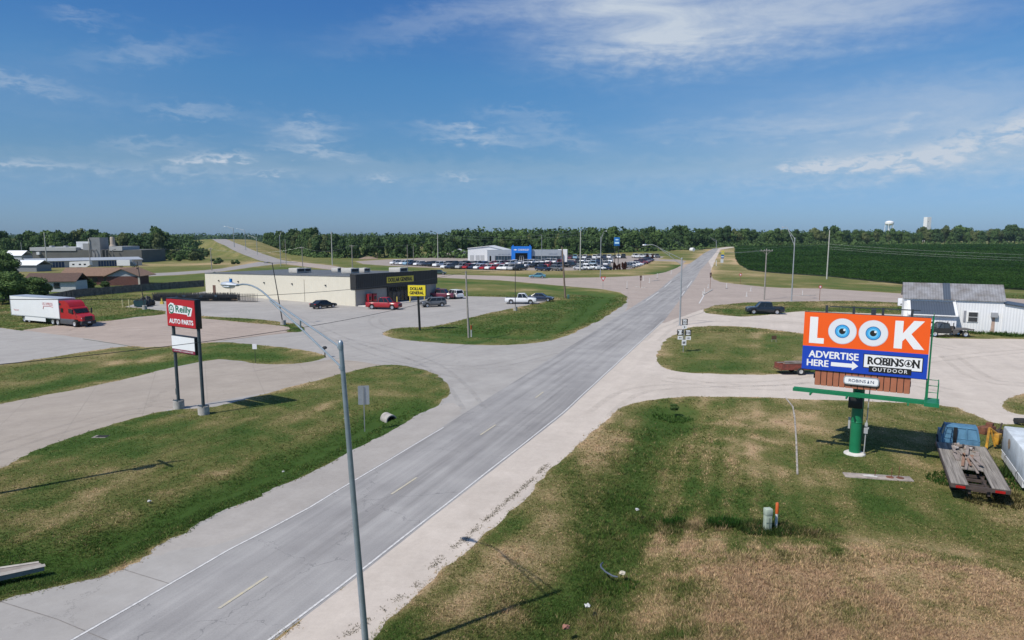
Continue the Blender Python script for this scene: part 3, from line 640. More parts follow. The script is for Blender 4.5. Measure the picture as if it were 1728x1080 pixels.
# rank weeds round things that mowers miss
Vl, Cl = [], []
for (uu, vv, rad, n_, hh, cc) in [(1295, 893, .9, 500, .35, (.04, .075, .018)), (1220, 884, .5, 260, .45, (.03, .085, .014)), (1137, 876, .35, 200, .45, (.04, .10, .018)), (1650, 812, 1.7, 900, .30, (.035, .085, .015)), (1700, 800, .8, 600, .5, (.04, .075, .02)), (1135, 697, 1.0, 260, .30, (.07, .14, .03)), (1720, 565, 2.5, 500, .6, (.05, .10, .02)), (1650, 560, 3, 500, .5, (.05, .10, .02)), (655, 700, .5, 200, .12, (.04, .09, .015)), (1030, 975, .7, 300, .25, (.06, .12, .02)), (1690, 845, 1.2, 500, .3, (.09, .08, .03))]:
    c = at(uu, vv); r_ = rad * np.sqrt(rng.random(n_)); a = rng.uniform(0, 2 * PI, n_); qx = c.x + r_ * np.cos(a) * 1.6; qy = c.y + r_ * np.sin(a)
    Va, Ca = blades(qx, qy, height(qx, qy, np.full(n_, 3.)), rng.uniform(.4, 1, n_) * hh, np.full(n_, max(.04, c.y * .0012)), np.tile([cc], (n_, 1)), 3, .8); Vl.append(Va); Cl.append(Ca)
Vg = np.concatenate([Vg, Vw] + Vl); Cg = np.concatenate([Cg, Cw] + Cl)
o = link('grass', np_mesh('grass', Vg, np.arange(len(Vg)).reshape(-1, 3), m_blade, attrs={'Col': Cg}))
tag(o, 'green and straw coloured grass growing on the verges and lawns', 'grass', kind='stuff')

# soybean field: leaf clumps over the dark soil
m_leafcol = m_blade
NS = 140000
u = rng.uniform(1225, 1880, NS); v = 412.3 + 82 * rng.random(NS) ** 1.2
dx = (u - PPX) / FPX; dvv = (PPY - v) / FPX; dyy = math.cos(PITCH) + dvv * math.sin(PITCH); dzz = -math.sin(PITCH) + dvv * math.cos(PITCH)
kk = np.full(NS, 100.0)
for _ in range(60): kk = .5 * kk + .5 * np.clip((terr(dx * kk, dyy * kk) - CAMH) / dzz, 10, 1500)
x, y = dx * kk, dyy * kk; k = (classify(x, y) == CLS.index('field')); x, y = x[k], y[k]; n = len(x)
s = np.maximum(.18, y * .0012); cz = terr(x, y) + .42 + .25 * fbm(x, y, 3, 61, 3)
Vs, Cs = [], []
base = np.stack([np.interp(fbm(x, y, 28, 62, 4), [.25, .5, .75], [a, b_, c]) for a, b_, c in ((.020, .030, .040), (.056, .076, .092), (.009, .013, .016))], -1)
for q in range(3):
    a = rng.uniform(0, 2 * PI, n); ti = rng.uniform(-.35, .35, n); ox = rng.normal(0, .6, n) * s; oy = rng.normal(0, .6, n) * s; oz = rng.uniform(-.16, .10, n)
    e1 = np.stack([np.cos(a), np.sin(a), ti * .5], -1) * s[:, None]; e2 = np.stack([-np.sin(a), np.cos(a), rng.uniform(-.4, .4, n)], -1) * s[:, None] * .7
    c = np.stack([x + ox, y + oy, cz + oz], -1)
    Vs.append(np.stack([c - e1, c - e2, c + e1, c + e2], 1)); Cs.append(np.repeat((base * rng.choice([.35, .7, 1., 1.3, 1.9], (n, 1)))[:, None], 4, 1))
Vs = np.concatenate(Vs).reshape(-1, 3); Cs = np.concatenate(Cs).reshape(-1, 3)
o = link('soybean_crop', np_mesh('soybean_crop', Vs, np.arange(len(Vs)).reshape(-1, 4), m_leafcol, attrs={'Col': Cs}))
tag(o, 'dense dark green soybean crop filling the field', 'crop', kind='stuff')

# ---- trees
def leafmat(name, dark, light, hue=.06):
    m = bpy.data.materials.new(name); m.use_nodes = True; t = m.node_tree; b = t.nodes['Principled BSDF']
    b.inputs['Roughness'].default_value = .75; b.inputs['Specular IOR Level'].default_value = .2
    a = t.nodes.new('ShaderNodeAttribute'); a.attribute_name = 'lv'; oi = t.nodes.new('ShaderNodeObjectInfo')
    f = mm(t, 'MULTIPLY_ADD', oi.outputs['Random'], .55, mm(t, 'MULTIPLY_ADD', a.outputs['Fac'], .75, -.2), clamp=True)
    c = ramp(t, f, [(0, dark), (.6, tuple((p + q) / 2 for p, q in zip(dark, light))), (1, light)])
    t.links.new(c, b.inputs['Base Color'])
    tr = t.nodes.new('ShaderNodeBsdfTranslucent'); t.links.new(c, tr.inputs['Color']); ms = t.nodes.new('ShaderNodeMixShader'); ms.inputs[0].default_value = .22
    t.links.new(b.outputs[0], ms.inputs[1]); t.links.new(tr.outputs[0], ms.inputs[2]); t.links.new(ms.outputs[0], t.nodes['Material Output'].inputs[0]); return m
LEAF = [leafmat('leaves_dark', (.036, .072, .026), (.112, .182, .058)), leafmat('leaves_mid', (.049, .092, .029), (.140, .220, .062)), leafmat('leaves_olive', (.062, .088, .032), (.18, .205, .075))]
m_bark = mat('bark', (.10, .075, .055), .9, 0, .3, 6, .5, 25)
def crown_mesh(name, seed, m, lobes=13, nq=1500, size=.115, flat=.85, core=True):
    """crown of unit height (base at 0) and about unit width made of leaf clumps on lumpy lobes"""
    g = np.random.default_rng(seed); V, F, A = [], [], []
    cs = []
    for i in range(lobes):
        a = g.uniform(0, 2 * PI); zz = g.uniform(.16, .80); rr = g.uniform(.12, .34) * math.sqrt(max(.1, 1 - ((zz - .42) / .60) ** 2))
        cs.append((rr * math.cos(a), rr * math.sin(a), zz, g.uniform(.13, .24)))
    cs += [(0, 0, .5, .30), (g.uniform(-.1, .1), g.uniform(-.1, .1), .80, .19)]
    wts = np.array([c[3] ** 2 for c in cs]); wts /= wts.sum()
    idx = g.choice(len(cs), nq, p=wts); C = np.array(cs)[idx]
    d = g.normal(0, 1, (nq, 3)); d[:, 2] = d[:, 2] * .9 + .25; d /= np.linalg.norm(d, axis=1, keepdims=True)
    r = C[:, 3:4] * (g.uniform(.72, 1.16, (nq, 1))); p = C[:, :3] + d * r * np.array([1, 1, flat])
    nrm = d + g.normal(0, .55, (nq, 3)); nrm /= np.linalg.norm(nrm, axis=1, keepdims=True)
    tv = np.cross(nrm, g.normal(0, 1, (nq, 3))); tv /= np.linalg.norm(tv, axis=1, keepdims=True); bv = np.cross(nrm, tv)
    s = size * g.uniform(.35, 1.0, (nq, 1)) * .5
    V = np.stack([p - tv * s, p - bv * s * .8, p + tv * s * g.uniform(.6, 1.2, (nq, 1)), p + bv * s], 1).reshape(-1, 3)
    lv = np.clip(.45 + (vnoise(p[:, 0] + 9, p[:, 2] * 1.3 + p[:, 1] * 2.1, .16, seed) - .5) * .7 + g.normal(0, .16, nq), 0, 1)
    A = np.repeat(lv, 4); F = np.arange(nq * 4).reshape(-1, 4)
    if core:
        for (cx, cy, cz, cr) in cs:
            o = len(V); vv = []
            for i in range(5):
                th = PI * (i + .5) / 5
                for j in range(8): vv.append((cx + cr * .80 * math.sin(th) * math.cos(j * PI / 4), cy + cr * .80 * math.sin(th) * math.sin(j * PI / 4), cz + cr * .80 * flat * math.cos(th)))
            V = np.concatenate([V, vv]); A = np.concatenate([A, np.full(40, .28)])  # darker hull inside each lobe stands in for shade between the leaves
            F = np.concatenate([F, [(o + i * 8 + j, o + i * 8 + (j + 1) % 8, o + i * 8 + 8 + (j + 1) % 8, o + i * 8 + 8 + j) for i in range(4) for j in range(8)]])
    return np_mesh(name, V, F, m, attrs={'lv': A})
def trunk_mesh(name, seed, limbs=5):
    g = random.Random(seed); mb = MB(); mb.tube([(0, 0, -.03), (.004, 0, .12), (.01, .008, .34), (0, .01, .62)], [.036, .027, .020, .006], 7)
    for i in range(limbs):
        a = g.uniform(0, 6.28); z0 = g.uniform(.2, .42); l = g.uniform(.2, .34); mb.tube([(0, 0, z0), (l * .45 * math.cos(a), l * .45 * math.sin(a), z0 + l * .5), (l * math.cos(a), l * math.sin(a), z0 + l * 1.0)], [.013, .009, .003], 5)
    return mb.mesh(name, m_bark)
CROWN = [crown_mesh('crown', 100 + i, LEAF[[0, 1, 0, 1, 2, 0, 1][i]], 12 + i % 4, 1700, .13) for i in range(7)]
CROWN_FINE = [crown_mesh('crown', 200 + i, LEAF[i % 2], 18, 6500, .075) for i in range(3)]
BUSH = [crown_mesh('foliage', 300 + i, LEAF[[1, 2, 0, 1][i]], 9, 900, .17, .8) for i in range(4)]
TRUNK = [trunk_mesh('trunk', 50 + i) for i in range(3)]
def tree(p, h, wd, kind, label, cat='tree', name='broadleaf_tree', group=None, lib=None, low=.16):
    """a tree of height h and crown width wd standing at p"""
    r = thing(name, label, cat, p, random.uniform(0, 6.28), group)
    t_ = link('trunk', TRUNK[kind % 3], r); t_.scale = (h, h, h)
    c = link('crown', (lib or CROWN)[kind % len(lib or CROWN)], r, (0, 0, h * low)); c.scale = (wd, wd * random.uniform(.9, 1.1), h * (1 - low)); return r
def shrub(p, h, wd, kind, label, group=None, name='shrub', lib=None, low=0):
    r = thing(name, label, 'shrub', p, random.uniform(0, 6.28), group)
    c = link('foliage', (lib or BUSH)[kind % len(lib or BUSH)], r, (0, 0, -h * .12)); c.scale = (wd, wd, h * 1.1)
    mb_s = STEM; link('stem', mb_s, r).scale = (h, h, h); return r
STEM = MB().tube([(0, 0, -.05), (.02, .01, .3), (.05, .03, .6)], [.03, .022, .008], 6).tube([(0, 0, 0), (-.08, .04, .5)], [.02, .006], 5).mesh('stem', m_bark)
KIND = ['dark green', 'mid green', 'dark green', 'mid green', 'olive green', 'dark green', 'mid green']
def treeline(path, n, top_v, where, group, back=(0, 1), hmin=9):
    P = [at(*q) for q in path]; acc = [0]
    for a, b_ in zip(P[:-1], P[1:]): acc.append(acc[-1] + (b_ - a).length)
    for rw in back:
        for i in range(n):
            s = acc[-1] * (i + .5 * (rw % 2) + random.uniform(-.35, .35)) / n; s = min(max(s, 0), acc[-1]); j = max(k for k in range(len(P)) if acc[k] <= s + 1e-6); j = min(j, len(P) - 2)
            p = P[j].lerp(P[j + 1], (s - acc[j]) / (acc[j + 1] - acc[j]))
            p = p + Vector((p.x, p.y, 0)).normalized() * (rw * 15 + random.uniform(-4, 5)); p.z = float(terr(p.x, p.y)) - .3
            tv = top_v(p.x / p.y * FPX + PPX) if callable(top_v) else top_v
            h = max(hmin, (ztop(p, tv) - p.z) * random.uniform(.66, 1.08) * (1.0 if rw else .86)); kd = random.randrange(7)
            tree(p, h, h * random.uniform(.62, .86), kd, '%s tree in the %s row %s' % (KIND[kd], ['front', 'second'][rw], where), group=group, low=.06)
tops = lambda xs, vs: (lambda q: float(np.interp(q, xs, vs)))
treeline([(-90, 438), (120, 437), (280, 436)], 26, tops([-90, 40, 130, 200, 250, 290, 330], [386, 386, 387, 388, 382, 386, 395]), 'behind the factory', 'trees behind the factory')
treeline([(453, 423.5), (500, 428), (545, 433.5), (600, 436), (800, 434)], 26, tops([425, 450, 500, 560, 620, 680, 730, 770, 800], [399, 393, 387, 386, 388, 387, 385, 389, 387]), 'left of the dealership', 'trees between overpass and dealership')
treeline([(780, 432), (960, 429), (1100, 423), (1190, 419.5)], 34, tops([780, 900, 1000, 1150, 1200], [388, 388, 385, 381, 381]), 'behind the car dealership', 'trees behind the dealership')
treeline([(1195, 416.6), (1290, 415), (1500, 412.9), (1790, 411.6)], 50, tops([1190, 1230, 1270, 1310, 1400, 1480, 1520, 1560, 1640, 1728], [382, 379, 384, 381, 380, 385, 388, 380, 380, 378]), 'beyond the soybean field', 'trees beyond the soybean field')
# understorey and the deeper wood, which read as one mass
def leafmass(name, spots, label, cat, seed, msh=LEAF[1], cl=60, ls=1.0):
    """spots: (x, y, z, radius, height) lumps of foliage in one mesh"""
    g = np.random.default_rng(seed); S = np.repeat(np.array(spots), cl, 0); n = len(S); d = g.normal(0, 1, (n, 3)); d[:, 2] = np.abs(d[:, 2]); d /= np.linalg.norm(d, axis=1, keepdims=True)
    p = S[:, :3] + d * np.stack([S[:, 3], S[:, 3], S[:, 4]], -1) * g.uniform(.7, 1.08, (n, 1)); nr = d + g.normal(0, .5, (n, 3)); nr /= np.linalg.norm(nr, axis=1, keepdims=True)
    tv = np.cross(nr, g.normal(0, 1, (n, 3))); tv /= np.linalg.norm(tv, axis=1, keepdims=True); bv = np.cross(nr, tv); s = S[:, 3:4] * g.uniform(.12, .30, (n, 1)) * ls
    V = np.stack([p - tv * s, p - bv * s * .8, p + tv * s, p + bv * s * .8], 1).reshape(-1, 3); lv = np.repeat(np.clip(g.normal(.4, .2, n), 0, 1), 4)
    o = link(name, np_mesh(name, V, np.arange(n * 4).reshape(-1, 4), msh, attrs={'lv': lv})); return tag(o, label, cat, kind='stuff')
und = []
for path, n in [([(-90, 439), (280, 437.5)], 60), ([(456, 424), (500, 429), (545, 435), (800, 435.5)], 70), ([(780, 433), (960, 430), (1190, 420.2)], 80), ([(1195, 417), (1290, 415.4), (1500, 413.2), (1790, 412)], 150)]:
    P = [at(*q) for q in path]
    for i in range(n):
        f = i / n * (len(P) - 1); j = int(f); p = P[j].lerp(P[j + 1], f - j) + Vector((random.uniform(-3, 3), random.uniform(-3, 6), 0)); und.append((p.x, p.y, float(terr(p.x, p.y)) - .5, random.uniform(2.2, 4.5), random.uniform(2.5, 6.5)))
leafmass('undergrowth', und, 'tangle of bushes along the foot of the far treeline', 'undergrowth', 5, LEAF[1], 80)
deep = []
for path, n, hh in [([(-150, 430), (330, 430)], 110, 15), ([(330, 424), (440, 424)], 25, 9), ([(450, 420.5), (520, 424), (800, 427)], 110, 14), ([(780, 424), (1000, 421), (1200, 415)], 120, 17), ([(1190, 412), (1500, 410.2), (1850, 409.5)], 190, 19)]:
    P = [at(*q) for q in path]
    for i in range(n):
        f = i / n * (len(P) - 1); j = int(f); p = P[j].lerp(P[j + 1], f - j); p = p + Vector((p.x, p.y, 0)).normalized() * random.uniform(0, 70); h_ = hh * random.uniform(.75, 1.0); deep.append((p.x, p.y, float(terr(p.x, p.y)) + h_ * .25, h_ * .42, h_ * .75))
leafmass('far_woods', deep, 'deep dark wood filling in behind the treeline', 'woods', 6, LEAF[0], 120, .8)
ridge = []
for i in range(150):
    uu = -100 + 1950 * i / 150; dd = random.uniform(1500, 1900); ridge.append((dd * (uu - PPX) / FPX, dd, 4, 34, random.uniform(13, 20) * (1.25 if 1000 < uu else 1.0)))
leafmass('distant_woods', ridge, 'bluish wooded ridge on the horizon', 'woods', 8, LEAF[0], 260, .33)
# big dark trees beside the lorry
for (uu, vv, tv, wd, kd, lb) in [(18, 512, 456, 9.0, 1, 'dense dark tree overhanging the rear of the white trailer'), (62, 505, 466, 7.0, 1, 'round dark tree between the white trailer and the small brown roofed house'), (-28, 505, 442, 11, 1, 'tall dark tree at the very edge of the picture left of the trailer'), (8, 470, 424, 9, 1, 'tall dark tree in front of the small white shed')]:
    p = at(uu, vv); tree(p, ztop(p, tv) - p.z, wd, kd, lb, lib=CROWN_FINE, low=.02)
# shrubs on the overpass bank and round the houses
for i in range(34):
    uu = random.uniform(275, 350); vv = random.uniform(426, 441); p = at(uu, vv); k = random.randrange(4); hh = random.uniform(3.5, 9.0) * (1 - abs(uu - 318) / 70)
    shrub(p, hh, hh * random.uniform(1.0, 1.5), k, '%s bush at the foot of the grassy overpass bank' % ['mid green', 'olive green', 'dark green', 'leafy green'][k], 'bushes on the overpass bank')
for i in range(8):
    p = at(random.uniform(352, 402), random.uniform(440, 446)); shrub(p, random.uniform(1.2, 2.6), random.uniform(2, 4), i, 'low %s bush beside the side road below the bank' % ['mid green', 'olive green', 'dark green', 'leafy green'][i % 4], 'bushes beside the side road')
for (uu, vv, h_, w_, lb) in [(140, 488, 3.2, 6.0, 'leafy bush between the two brown roofed houses'), (150, 486, 2.2, 3.5, 'lower bush beside the brick house porch'), (178, 484, 1.6, 3, 'small bush under the gable of the brick house'), (362, 466, 1.6, 2.4, 'low green bush behind the wooden fence'), (1137, 692, .55, .8, 'small leafy bush at the ditch by the gravel drive')]:
    shrub(at(uu, vv), h_, w_, 0, lb, lib=CROWN_FINE[1:2])
# ------------------------------------------------------------------ vehicles
m_glass = mat('vehicle_glass', (.012, .015, .018), .08, 0, .1, 2, spec=.6); m_tyre = mat('tyre_rubber', (.018, .018, .019), .85, 0, .2, 8)
m_rim = mat('alloy_rim', (.50, .50, .52), .35, .7, .1, 5); m_black = mat('black_plastic', (.02, .02, .022), .6, 0, .2, 5); m_chrome = mat('chrome_trim', (.55, .56, .58), .22, .9, .05, 4)
m_lamp = mat('lamp_lens', (.65, .67, .70), .15, .2, .05, 4); m_tail = mat('tail_lens', (.35, .012, .012), .25, 0, .1, 4); m_steel = mat('dull_steel', (.28, .29, .30), .5, .6, .15, 4)
m_rust = mat('rusty_steel', (.17, .065, .035), .85, .1, .4, 4, .3, 30, dirt=(.08, .035, .022)); m_wood_old = mat('weathered_boards', (.27, .245, .215), .9, 0, .2, 1, .15, 30, dirt=(.13, .115, .10), grain=(.5, 9, 9)); m_oldframe = mat('old_truck_frame', (.075, .055, .048), .85, .1, .3, 4, dirt=(.035, .028, .025))
SPEC = {  # length, half width, wheel x front / rear, wheel radius, stations (x, shoulder z), greenhouse base x0 x1, roof x0 x1, roof z
 'sedan': (2.36, .90, 1.42, -1.38, .33, [(2.36, .62), (2.28, .70), (1.9, .80), (1.2, .90), (.95, .93), (0, .96), (-1.2, .99), (-1.6, 1.0), (-2.2, .97), (-2.34, .86)], (1.02, -1.72), (.25, -1.05), 1.46),
 'suv': (2.36, .94, 1.42, -1.40, .37, [(2.36, .78), (2.28, .90), (1.9, 1.00), (1.2, 1.06), (.95, 1.08), (0, 1.10), (-1.2, 1.12), (-2.1, 1.12), (-2.28, 1.08), (-2.36, .92)], (1.12, -2.26), (.45, -2.02), 1.76),
 'pickup': (2.95, .99, 1.88, -1.78, .41, [(2.95, .92), (2.86, 1.06), (2.4, 1.13), (1.5, 1.18), (1.2, 1.19), (.3, 1.2), (-.7, 1.2), (-.95, 1.2), (-2.8, 1.2), (-2.95, 1.18)], (1.35, -.60), (.74, -.46), 2.02),
 'crewcab': (2.95, .99, 1.88, -1.78, .41, [(2.95, .92), (2.86, 1.06), (2.4, 1.13), (1.5, 1.18), (1.2, 1.19), (.3, 1.2), (-.9, 1.2), (-1.2, 1.2), (-2.8, 1.2), (-2.95, 1.18)], (1.42, -1.05), (.80, -.92), 1.98),
}
def car_meshes(kind):
    hl, hw, wf, wr, wr_, st, gb, rf, rz_ = SPEC[kind]; zb0 = .30 if kind == 'sedan' else .38
    arch = wr_ + .07; xs = {x: None for x, _ in st}
    for w in (wf, wr):
        for k in (-1, -.86, -.5, 0, .5, .86, 1): xs[w + k * arch * (1.0 if abs(k) < 1 else 1.0)] = None
        xs[w - arch - .01] = None; xs[w + arch + .01] = None
    X = sorted(xs, reverse=True); sx_ = [s[0] for s in st][::-1]; sz_ = [s[1] for s in st][::-1]
    mb = MB(); ring = []
    bed = -.78 if kind == 'pickup' else -1.28 if kind == 'crewcab' else None
    if bed is not None: X = sorted(set(X + [bed, -hl + .1]), reverse=True)
    for x in X:
        zs = float(np.interp(x, sx_, sz_)); zb = zb0
        for w in (wf, wr):
            d = abs(x - w)
            if d < arch: zb = max(zb, wr_ + math.sqrt(max(arch * arch - d * d, 0)) * 1.0)
        tp = 1 - .10 * max(0, (abs(x) - hl + .55) / .55) ** 2
        w_ = hw * tp; zm = zs - .16; z2 = min(zb + .10, zm - .02); zb = min(zb, z2 - .02)
        ring.append([(x, w_ * .93, zb), (x, w_ * .995, z2), (x, w_, (zm + z2) / 2), (x, w_ * .975, zm), (x, w_ * .90, zs), (x, -w_ * .90, zs), (x, -w_ * .975, zm), (x, -w_, (zm + z2) / 2), (x, -w_ * .995, z2), (x, -w_ * .93, zb)])
    vs = [p for r in ring for p in r]; n = 10; fs = []
    for i in range(len(ring) - 1):
        inbed = bed is not None and X[i] <= bed + 1e-6 and X[i + 1] >= -hl + .1 - 1e-6
        for k in range(n - 1):
            if k == 4 and inbed: continue
            fs.append((i * n + k, i * n + k + 1, (i + 1) * n + k + 1, (i + 1) * n + k))
    fs += [tuple(range(n)), tuple(range((len(ring) - 1) * n, len(ring) * n))]
    mb.add(vs, fs, 0)
    mb.box(0, 0, .26, hl * 1.75, hw * 1.6, .45, 1)                                # dark underside, seen through the wheel arches
    if bed is not None:
        z1 = 1.2; y1 = hw * .90; y0 = hw * .80; x0, x1 = bed, -hl + .1
        for sgn in (-1, 1): mb.quad((x0, sgn * y1, z1), (x1, sgn * y1, z1), (x1, sgn * y0, z1), (x0, sgn * y0, z1), 0); mb.quad((x0, sgn * y0, z1), (x1, sgn * y0, z1), (x1, sgn * y0, .72), (x0, sgn * y0, .72), 1)
        mb.quad((x0, -y0, .72), (x1, -y0, .72), (x1, y0, .72), (x0, y0, .72), 1); mb.quad((x0, -y0, .72), (x0, y0, .72), (x0, y0, z1), (x0, -y0, z1), 1); mb.quad((x1, -y0, .72), (x1, y0, .72), (x1, y0, z1), (x1, -y0, z1), 1)
    # roof skin and pillars are painted, the panes between are glass
    zsh = float(np.interp((gb[0] + gb[1]) / 2, sx_, sz_)); yb = hw * .885; yr = hw * (.70 if kind == 'sedan' else .78); zf = float(np.interp(gb[0], sx_, sz_)); zr = float(np.interp(gb[1], sx_, sz_))
    base = [(gb[0], yb, zf - .02), (gb[0], -yb, zf - .02), (gb[1], -yb, zr - .02), (gb[1], yb, zr - .02)]; top = [(rf[0], yr, rz_ - .05), (rf[0], -yr, rz_ - .05), (rf[1], -yr, rz_ - .05), (rf[1], yr, rz_ - .05)]
    g = MB(); g.add(base + top, [(0, 1, 5, 4), (1, 2, 6, 5), (2, 3, 7, 6), (3, 0, 4, 7), (4, 5, 6, 7)], 0)
    rx0, rx1 = rf[0] + .06, rf[1] - .05
    mb.add([(rx0, yr + .03, rz_ - .07), (rx0, -yr - .03, rz_ - .07), (rx1, -yr - .03, rz_ - .07), (rx1, yr + .03, rz_ - .07), (rf[0] - .12, yr * .9, rz_), (rf[0] - .12, -yr * .9, rz_), (rf[1] + .15, -yr * .9, rz_ - .01), (rf[1] + .15, yr * .9, rz_ - .01)], [(0, 1, 5, 4), (1, 2, 6, 5), (2, 3, 7, 6), (3, 0, 4, 7), (4, 5, 6, 7), (0, 3, 2, 1)], 0)
    for s in (1, -1):
        f = lambda k: Vector(base[k]).lerp(Vector(top[k]), 0) if False else None
        A0, A1 = Vector((gb[0], s * yb, zf - .02)), Vector((rf[0], s * yr, rz_ - .05)); C0, C1 = Vector((gb[1], s * yb, zr - .02)), Vector((rf[1], s * yr, rz_ - .05))
        mb.tube([A0, A1], .04, 5); mb.tube([C0, C1], .055, 5)
        for q in ([.46] if kind == 'pickup' else [.40, .74] if kind == 'suv' else [.47]): mb.tube([A0.lerp(C0, q), A1.lerp(C1, q)], .032, 5)
    w = MB(); w.wheel(0, 0, 0, wr_, .24, 18); rim = MB(); rim.lathe(0, 0, 0, [(0, -.085), (wr_ * .3, -.10), (wr_ * .62, -.115), (wr_ * .64, .115), (wr_ * .3, .10), (0, .085)], 14)
    gr = MB(); gr.box(hl - .015, 0, .52 if kind == 'sedan' else .62, .05, hw * 1.15, .16 if kind == 'sedan' else .30, 0); gr.box(hl - .05, 0, .34, .09, hw * 1.6, .13, 0)
    hlm = MB(); hlm.box(hl - .10, 0, (.60 if kind == 'sedan' else .80), .14, .36, .13, 0, bevel=.03)
    tl = MB(); tl.box(-hl + .045, 0, (.78 if kind == 'sedan' else .88), .10, .16 if kind != 'sedan' else .36, .24 if kind != 'sedan' else .13, 0, bevel=.02)
    mr = MB(); mr.box(0, 0, 0, .10, .20, .14, 0, bevel=.03); bp = MB(); bp.box(-hl - .02, 0, .40, .12, hw * 1.75, .20, 0, bevel=.03)
    return {'body': mb, 'glass': g, 'wheel': w, 'rim': rim, 'grille': gr, 'headlight': hlm, 'taillight': tl, 'mirror': mr, 'bumper': bp}
CARM = {}
def car(kind, color, p, head, label, name, cat, group=None, detail=True, scale=1.0, rimmat=None):
    """head = (dx, dy) the way the front points"""
    if kind not in CARM:
        mbs = car_meshes(kind); CARM[kind] = {k: v.mesh(k, {'body': [paint('silver', (.42, .43, .45)), m_black], 'glass': m_glass, 'wheel': m_tyre, 'rim': m_rim, 'grille': m_black, 'headlight': m_lamp, 'taillight': m_tail, 'mirror': m_black, 'bumper': m_chrome}[k]) for k, v in mbs.items()}
    M = CARM[kind]; hl, hw, wf, wr, wr_ = SPEC[kind][:5]
    r = thing(name, label, cat, p, math.atan2(head[1], head[0]), group); r.scale = (scale,) * 3
    b_ = link('body', M['body'], r); b_.material_slots[0].link = 'OBJECT'; b_.material_slots[0].material = paint(color[0], color[1])
    link('window_glass', M['glass'], r)
    for x in (wf, wr):
        for s in (1, -1):
            w = link('wheel', M['wheel'], r, (x, s * (hw - .13), wr_)); q = link('rim', M['rim'], w)
            if rimmat: q.material_slots[0].link = 'OBJECT'; q.material_slots[0].material = rimmat
    if detail:
        link('grille', M['grille'], r)
        for s in (1, -1):
            link('headlight', M['headlight'], r, (0, s * hw * .70, 0)); link('taillight', M['taillight'], r, (0, s * hw * .80, 0)); link('mirror', M['mirror'], r, (SPEC[kind][6][0] - .22, s * (hw + .02), SPEC[kind][5][4][1] + .02))
        if kind in ('pickup', 'crewcab'): link('bumper', M['bumper'], r)
    return r
PAINT = {'white': (.74, .75, .76), 'black': (.012, .013, .015), 'silver': (.42, .43, .45), 'grey': (.13, .135, .14), 'red': (.34, .016, .02), 'blue': (.035, .10, .28), 'navy': (.014, .024, .055), 'teal': (.08, .23, .30), 'maroon': (.13, .02, .04), 'dark green': (.02, .05, .035), 'tan': (.32, .27, .20), 'pale blue': (.25, .40, .52)}
C = lambda n: (n.replace(' ', '_'), PAINT[n])
FA = (.593, .804)
car('sedan', C('black'), at(546, 519.8), FA, 'black sedan parked alone beside the long cream store wall', 'parked_car', 'car', scale=1.1)
car('pickup', C('red'), at(648, 521.5), (.97, -.24), 'bright red pickup truck parked in front of the red kiosks', 'pickup_truck', 'pickup truck', scale=1.12)
car('suv', C('grey'), at(731, 517.5), (-.90, -.43), 'grey sport utility car parked behind the yellow pole sign', 'parked_car', 'car', scale=1.06)
car('crewcab', C('maroon'), at(745, 504.0), (.95, -.3), 'dark red pickup truck parked by the blue parking sign', 'pickup_truck', 'pickup truck', scale=1.1)
car('suv', C('white'), at(767, 503.0), (-.55, .83), 'white sport utility car parked at the far end of the store front', 'parked_car', 'car', scale=1.12)
car('pickup', C('white'), at(879, 512.6), (.99, -.10), 'white pickup truck parked by the concrete lamp base at the lot edge', 'pickup_truck', 'pickup truck', scale=1.08)
car('sedan', C('navy'), at(913, 508.0), (.97, -.22), 'navy blue car parked behind the white pickup truck', 'parked_car', 'car', scale=1.15)
car('sedan', C('teal'), at(907, 469.3), (-.99, .10), 'teal car driving along the cross road past the dealership', 'moving_car', 'car', scale=1.2)
car('suv', C('dark green'), at(742, 463.6), (.98, -.12), 'dark vehicle passing behind the corner of the black fronted store', 'moving_car', 'car')
car('crewcab', ('blue_black', (.010, .016, .024)), at(1290, 529.5), (-.98, .14), 'dark blue pickup truck standing on the grass edge of the white gravel drive', 'pickup_truck', 'pickup truck', scale=1.08)
